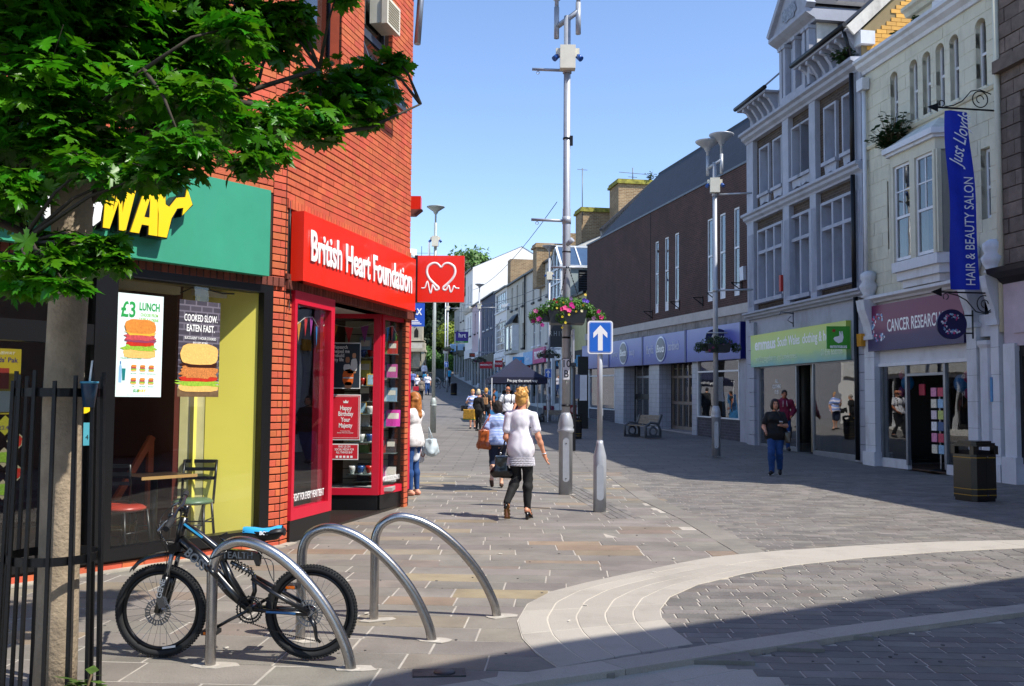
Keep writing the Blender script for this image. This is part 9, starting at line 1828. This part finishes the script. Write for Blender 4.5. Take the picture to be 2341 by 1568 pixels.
# the group in the street and others
def walker(label, x, y, face, H, fem, tc, bc, hc, hk='short', sleeve='sleeve', h=.016, hem=.86, fat=1.1, pose=None, up='an', sk=None, z=None, hz=None, **k):
    t, J = person(label, (x, y, gz(y) if z is None else z), face, H, fem, pose, h=h, skin=sk or SKP, fat=fat, facef=abs(((face-PI+PI) % (2*PI))-PI) < 1.2 and y < 60, **k)
    top(t, J, tc, h, max(.018, h*1.2), sleeve, hem, 1.48, folds=.004 if h < .02 else 0); trousers(t, J, bc, h, max(.014, h*.9), upto=up, hemz=hz, folds=.003 if h < .02 else 0)
    if hc is not None: hair(t, J, hc, hk, max(.012, h*.8), .004 if h < .02 else 0)
    shoes(t, J, SHB_, h=max(.014, h*.8), ex=.008); return t, J
t, J = walker('fair haired woman in a blue and white patterned top facing down the street', -1.64, 40.2, PI-.1, 1.66, True, stripes('blue patterned cotton', '#7f9ad8', '#dcd9ea', 45, .1), NV, BLH, up='kn', hz=.42, fat=1.35, pose=dict(elR=(.27,.05,1.15), wrR=(.2,.16,1.3)))
hb = held('handbag', 'black shoulder bag of the woman in the patterned top', t); bag(hb, 'bag_body', [('b', (.36,.0,.86), (.14,.06,.12), .02)], BLB, .016, [(.33,0,.95),(.25,0,1.2),(.18,0,1.42)])
t, J = walker('grey haired woman in a long black cardigan holding a yellow shopping bag', -1.33, 38.6, .5, 1.62, True, BL, BL, M('grey hair', '#a39a8c', .6, var=.2, vs=30), hk='crop', sleeve='full', hem=.5, fat=1.25, pose=dict(elL=(-.25,.02,1.12), wrL=(-.22,.1,.86)))
hb = held('shopping_bag', 'large yellow printed shopping bag carried by the woman in black', t); bag(hb, 'bag_body', [('b', (-.36,-.12,.66), (.27,.07,.2), .02)], M('yellow bag print', '#d8a43a', .5, var=.35, vs=9), .016, [(-.45,-.12,.84),(-.3,-.02,.98),(-.2,-.12,.84)]); obj('green_edge', B().box(-.64,-.08,-.2,-.04,.44,.47), M('bag green','#4f7a3a',.5), hb)
walker('woman with pale blonde hair and a pink scarf half hidden behind the group', -1.48, 42.6, .2, 1.64, True, cloth('pink', '#c98a90'), WT, BLH2, hk='bob', h=.018)
t, J = walker('woman with short golden hair in dark clothes carrying a beige bag on her shoulder', -1.12, 42.0, .3, 1.70, True, cloth('charcoal', '#23262c'), cloth('charcoal', '#23262c'), BLH, sleeve='sleeve', pose=walk(1, .1))
hb = held('handbag', 'beige shoulder bag of the golden haired woman', t); bag(hb, 'bag_body', [('b', (-.05,-.22,1.12), (.19,.06,.15), .02)], M('beige leather', '#b98a5e', .5), .016, [(-.15,-.2,1.25),(-.1,-.1,1.45),(.05,-.2,1.25)])
t, J = walker('bald bearded man in sunglasses and a white t-shirt walking towards the camera', -.13, 34.2, PI, 1.84, False, M('white cotton', '#e4e3e6', .85, var=.05, bump=.15, bs=100), cloth('dark trousers', '#1a1c24'), None, h=.014, fat=1.25, sk=SKIND, hem=.88, pose=dict(walk(1, .12), elR=(.27,.0,1.15), wrR=(.27,.1,.95), elL=(-.27,.0,1.15), wrL=(-.2,.2,.95)))
obj('sunglasses', B().tube([J['head']+np.array([x, y, .006]) for x, y in ((-.08,0),(-.06,.08),(-.03,.096),(0,.094),(.03,.096),(.06,.08),(.08,0))], .014, 6), BLB, t); sdf_obj('beard', [('e', J['head']+np.array([0,.045,-.075]), (.056,.052,.045), .02)], .012, M('grey beard', '#7f736a', .8, var=.3, vs=60), t)
for s__ in (-1, 1): obj('rucksack_strap', B().tube([J['sh'+('R' if s__ > 0 else 'L')]+np.array([-s__*.06, y, z]) for y, z in ((-.1,.02),(.0,.085),(.1,.03),(.145,-.1),(.13,-.25))], .018, 6), cloth('grey strap', '#4a4c50'), t)
walker('dark haired woman in a black sleeveless top standing under the tent', -.88, 45.6, 1.3, 1.66, True, BL, BL, BRH, hk='short', sleeve=None, h=.018, sk=SKIND)
walker('man with black hair standing at the back of the tent', -.2, 47.6, PI, 1.80, False, cloth('charcoal', '#23262c'), BL, BRH, sleeve='full', hk='crop', h=.018)
walker('man in a dark suit with a white shirt talking under the tent', .22, 45.2, .9, 1.78, False, NV, NV, BRH, sleeve='full', hk='crop', h=.018, hem=.76, pose=dict(head=(.02,.08,1.59)))
walker('man in a black jacket leaning towards the suited man under the tent', .62, 45.6, -1.2, 1.80, False, BL, BL, BRH, sleeve='full', hk='crop', h=.018, hem=.76, lean=.2)
walker('passer-by in a blue shirt and beige trousers at the yellow passage wall', 3.33, 44.8, 1.4, 1.74, False, cloth('bright blue', '#2a6ab0'), cloth('beige', '#a89a80'), BRH, hk='crop', h=.02)
t, J = walker('woman in a taupe coat with a red bag walking up the far street', -6.95, 73.1, -.1, 1.68, True, cloth('taupe', '#7d7266'), BL, M('dark grey hair','#4a4440',.6), sleeve='full', h=.026, hem=.72, pose=walk(1, .2))
hb = held('handbag', 'red handbag of the woman in the taupe coat', t); bag(hb, 'bag_body', [('b', (-.42,.0,.86), (.22,.1,.17), .02)], M('red leather', '#b3182a', .4), .026, [(-.35,0,.98),(-.3,0,1.1)], folds=0)
t, J = walker('man in a white t-shirt and jeans coming down the far street', -7.15, 80.5, PI, 1.82, False, WT, JE, BRH, hk='crop', h=.028, fat=1.2, pose=walk(1, .15), hem=.95)
walker('woman in a white blouse beside the man in the white t-shirt', -8.1, 81.5, PI-.2, 1.66, True, WT, BL, BLH, hk='bob', h=.028)
walker('person in a mauve blue shirt carrying a green bag high on the street', -9.2, 88.5, 0, 1.72, False, cloth('mauve blue', '#6a7ab0'), NV, BRH, h=.03); walker('person in a turquoise shirt behind the couple', -8.0, 88.0, .2, 1.74, True, cloth('turquoise', '#2f8ab0'), JE, BRH, h=.03)
walker('person in a bright turquoise top walking away past the furthest lamp post', -6.2, 93.5, 0, 1.76, True, cloth('bright turquoise', '#2a9ac4'), BL, BRH, hk='crop', h=.03, pose=walk(1, .2)); walker('man in a loose white shirt striding uphill at the very top of the street', -9.3, 101, .2, 1.80, False, WT, JE, BRH, hk='crop', sleeve='full', h=.03, pose=walk(-1, .22))
# people only mirrored in the shop windows would stand on the left; one is enough for the glass
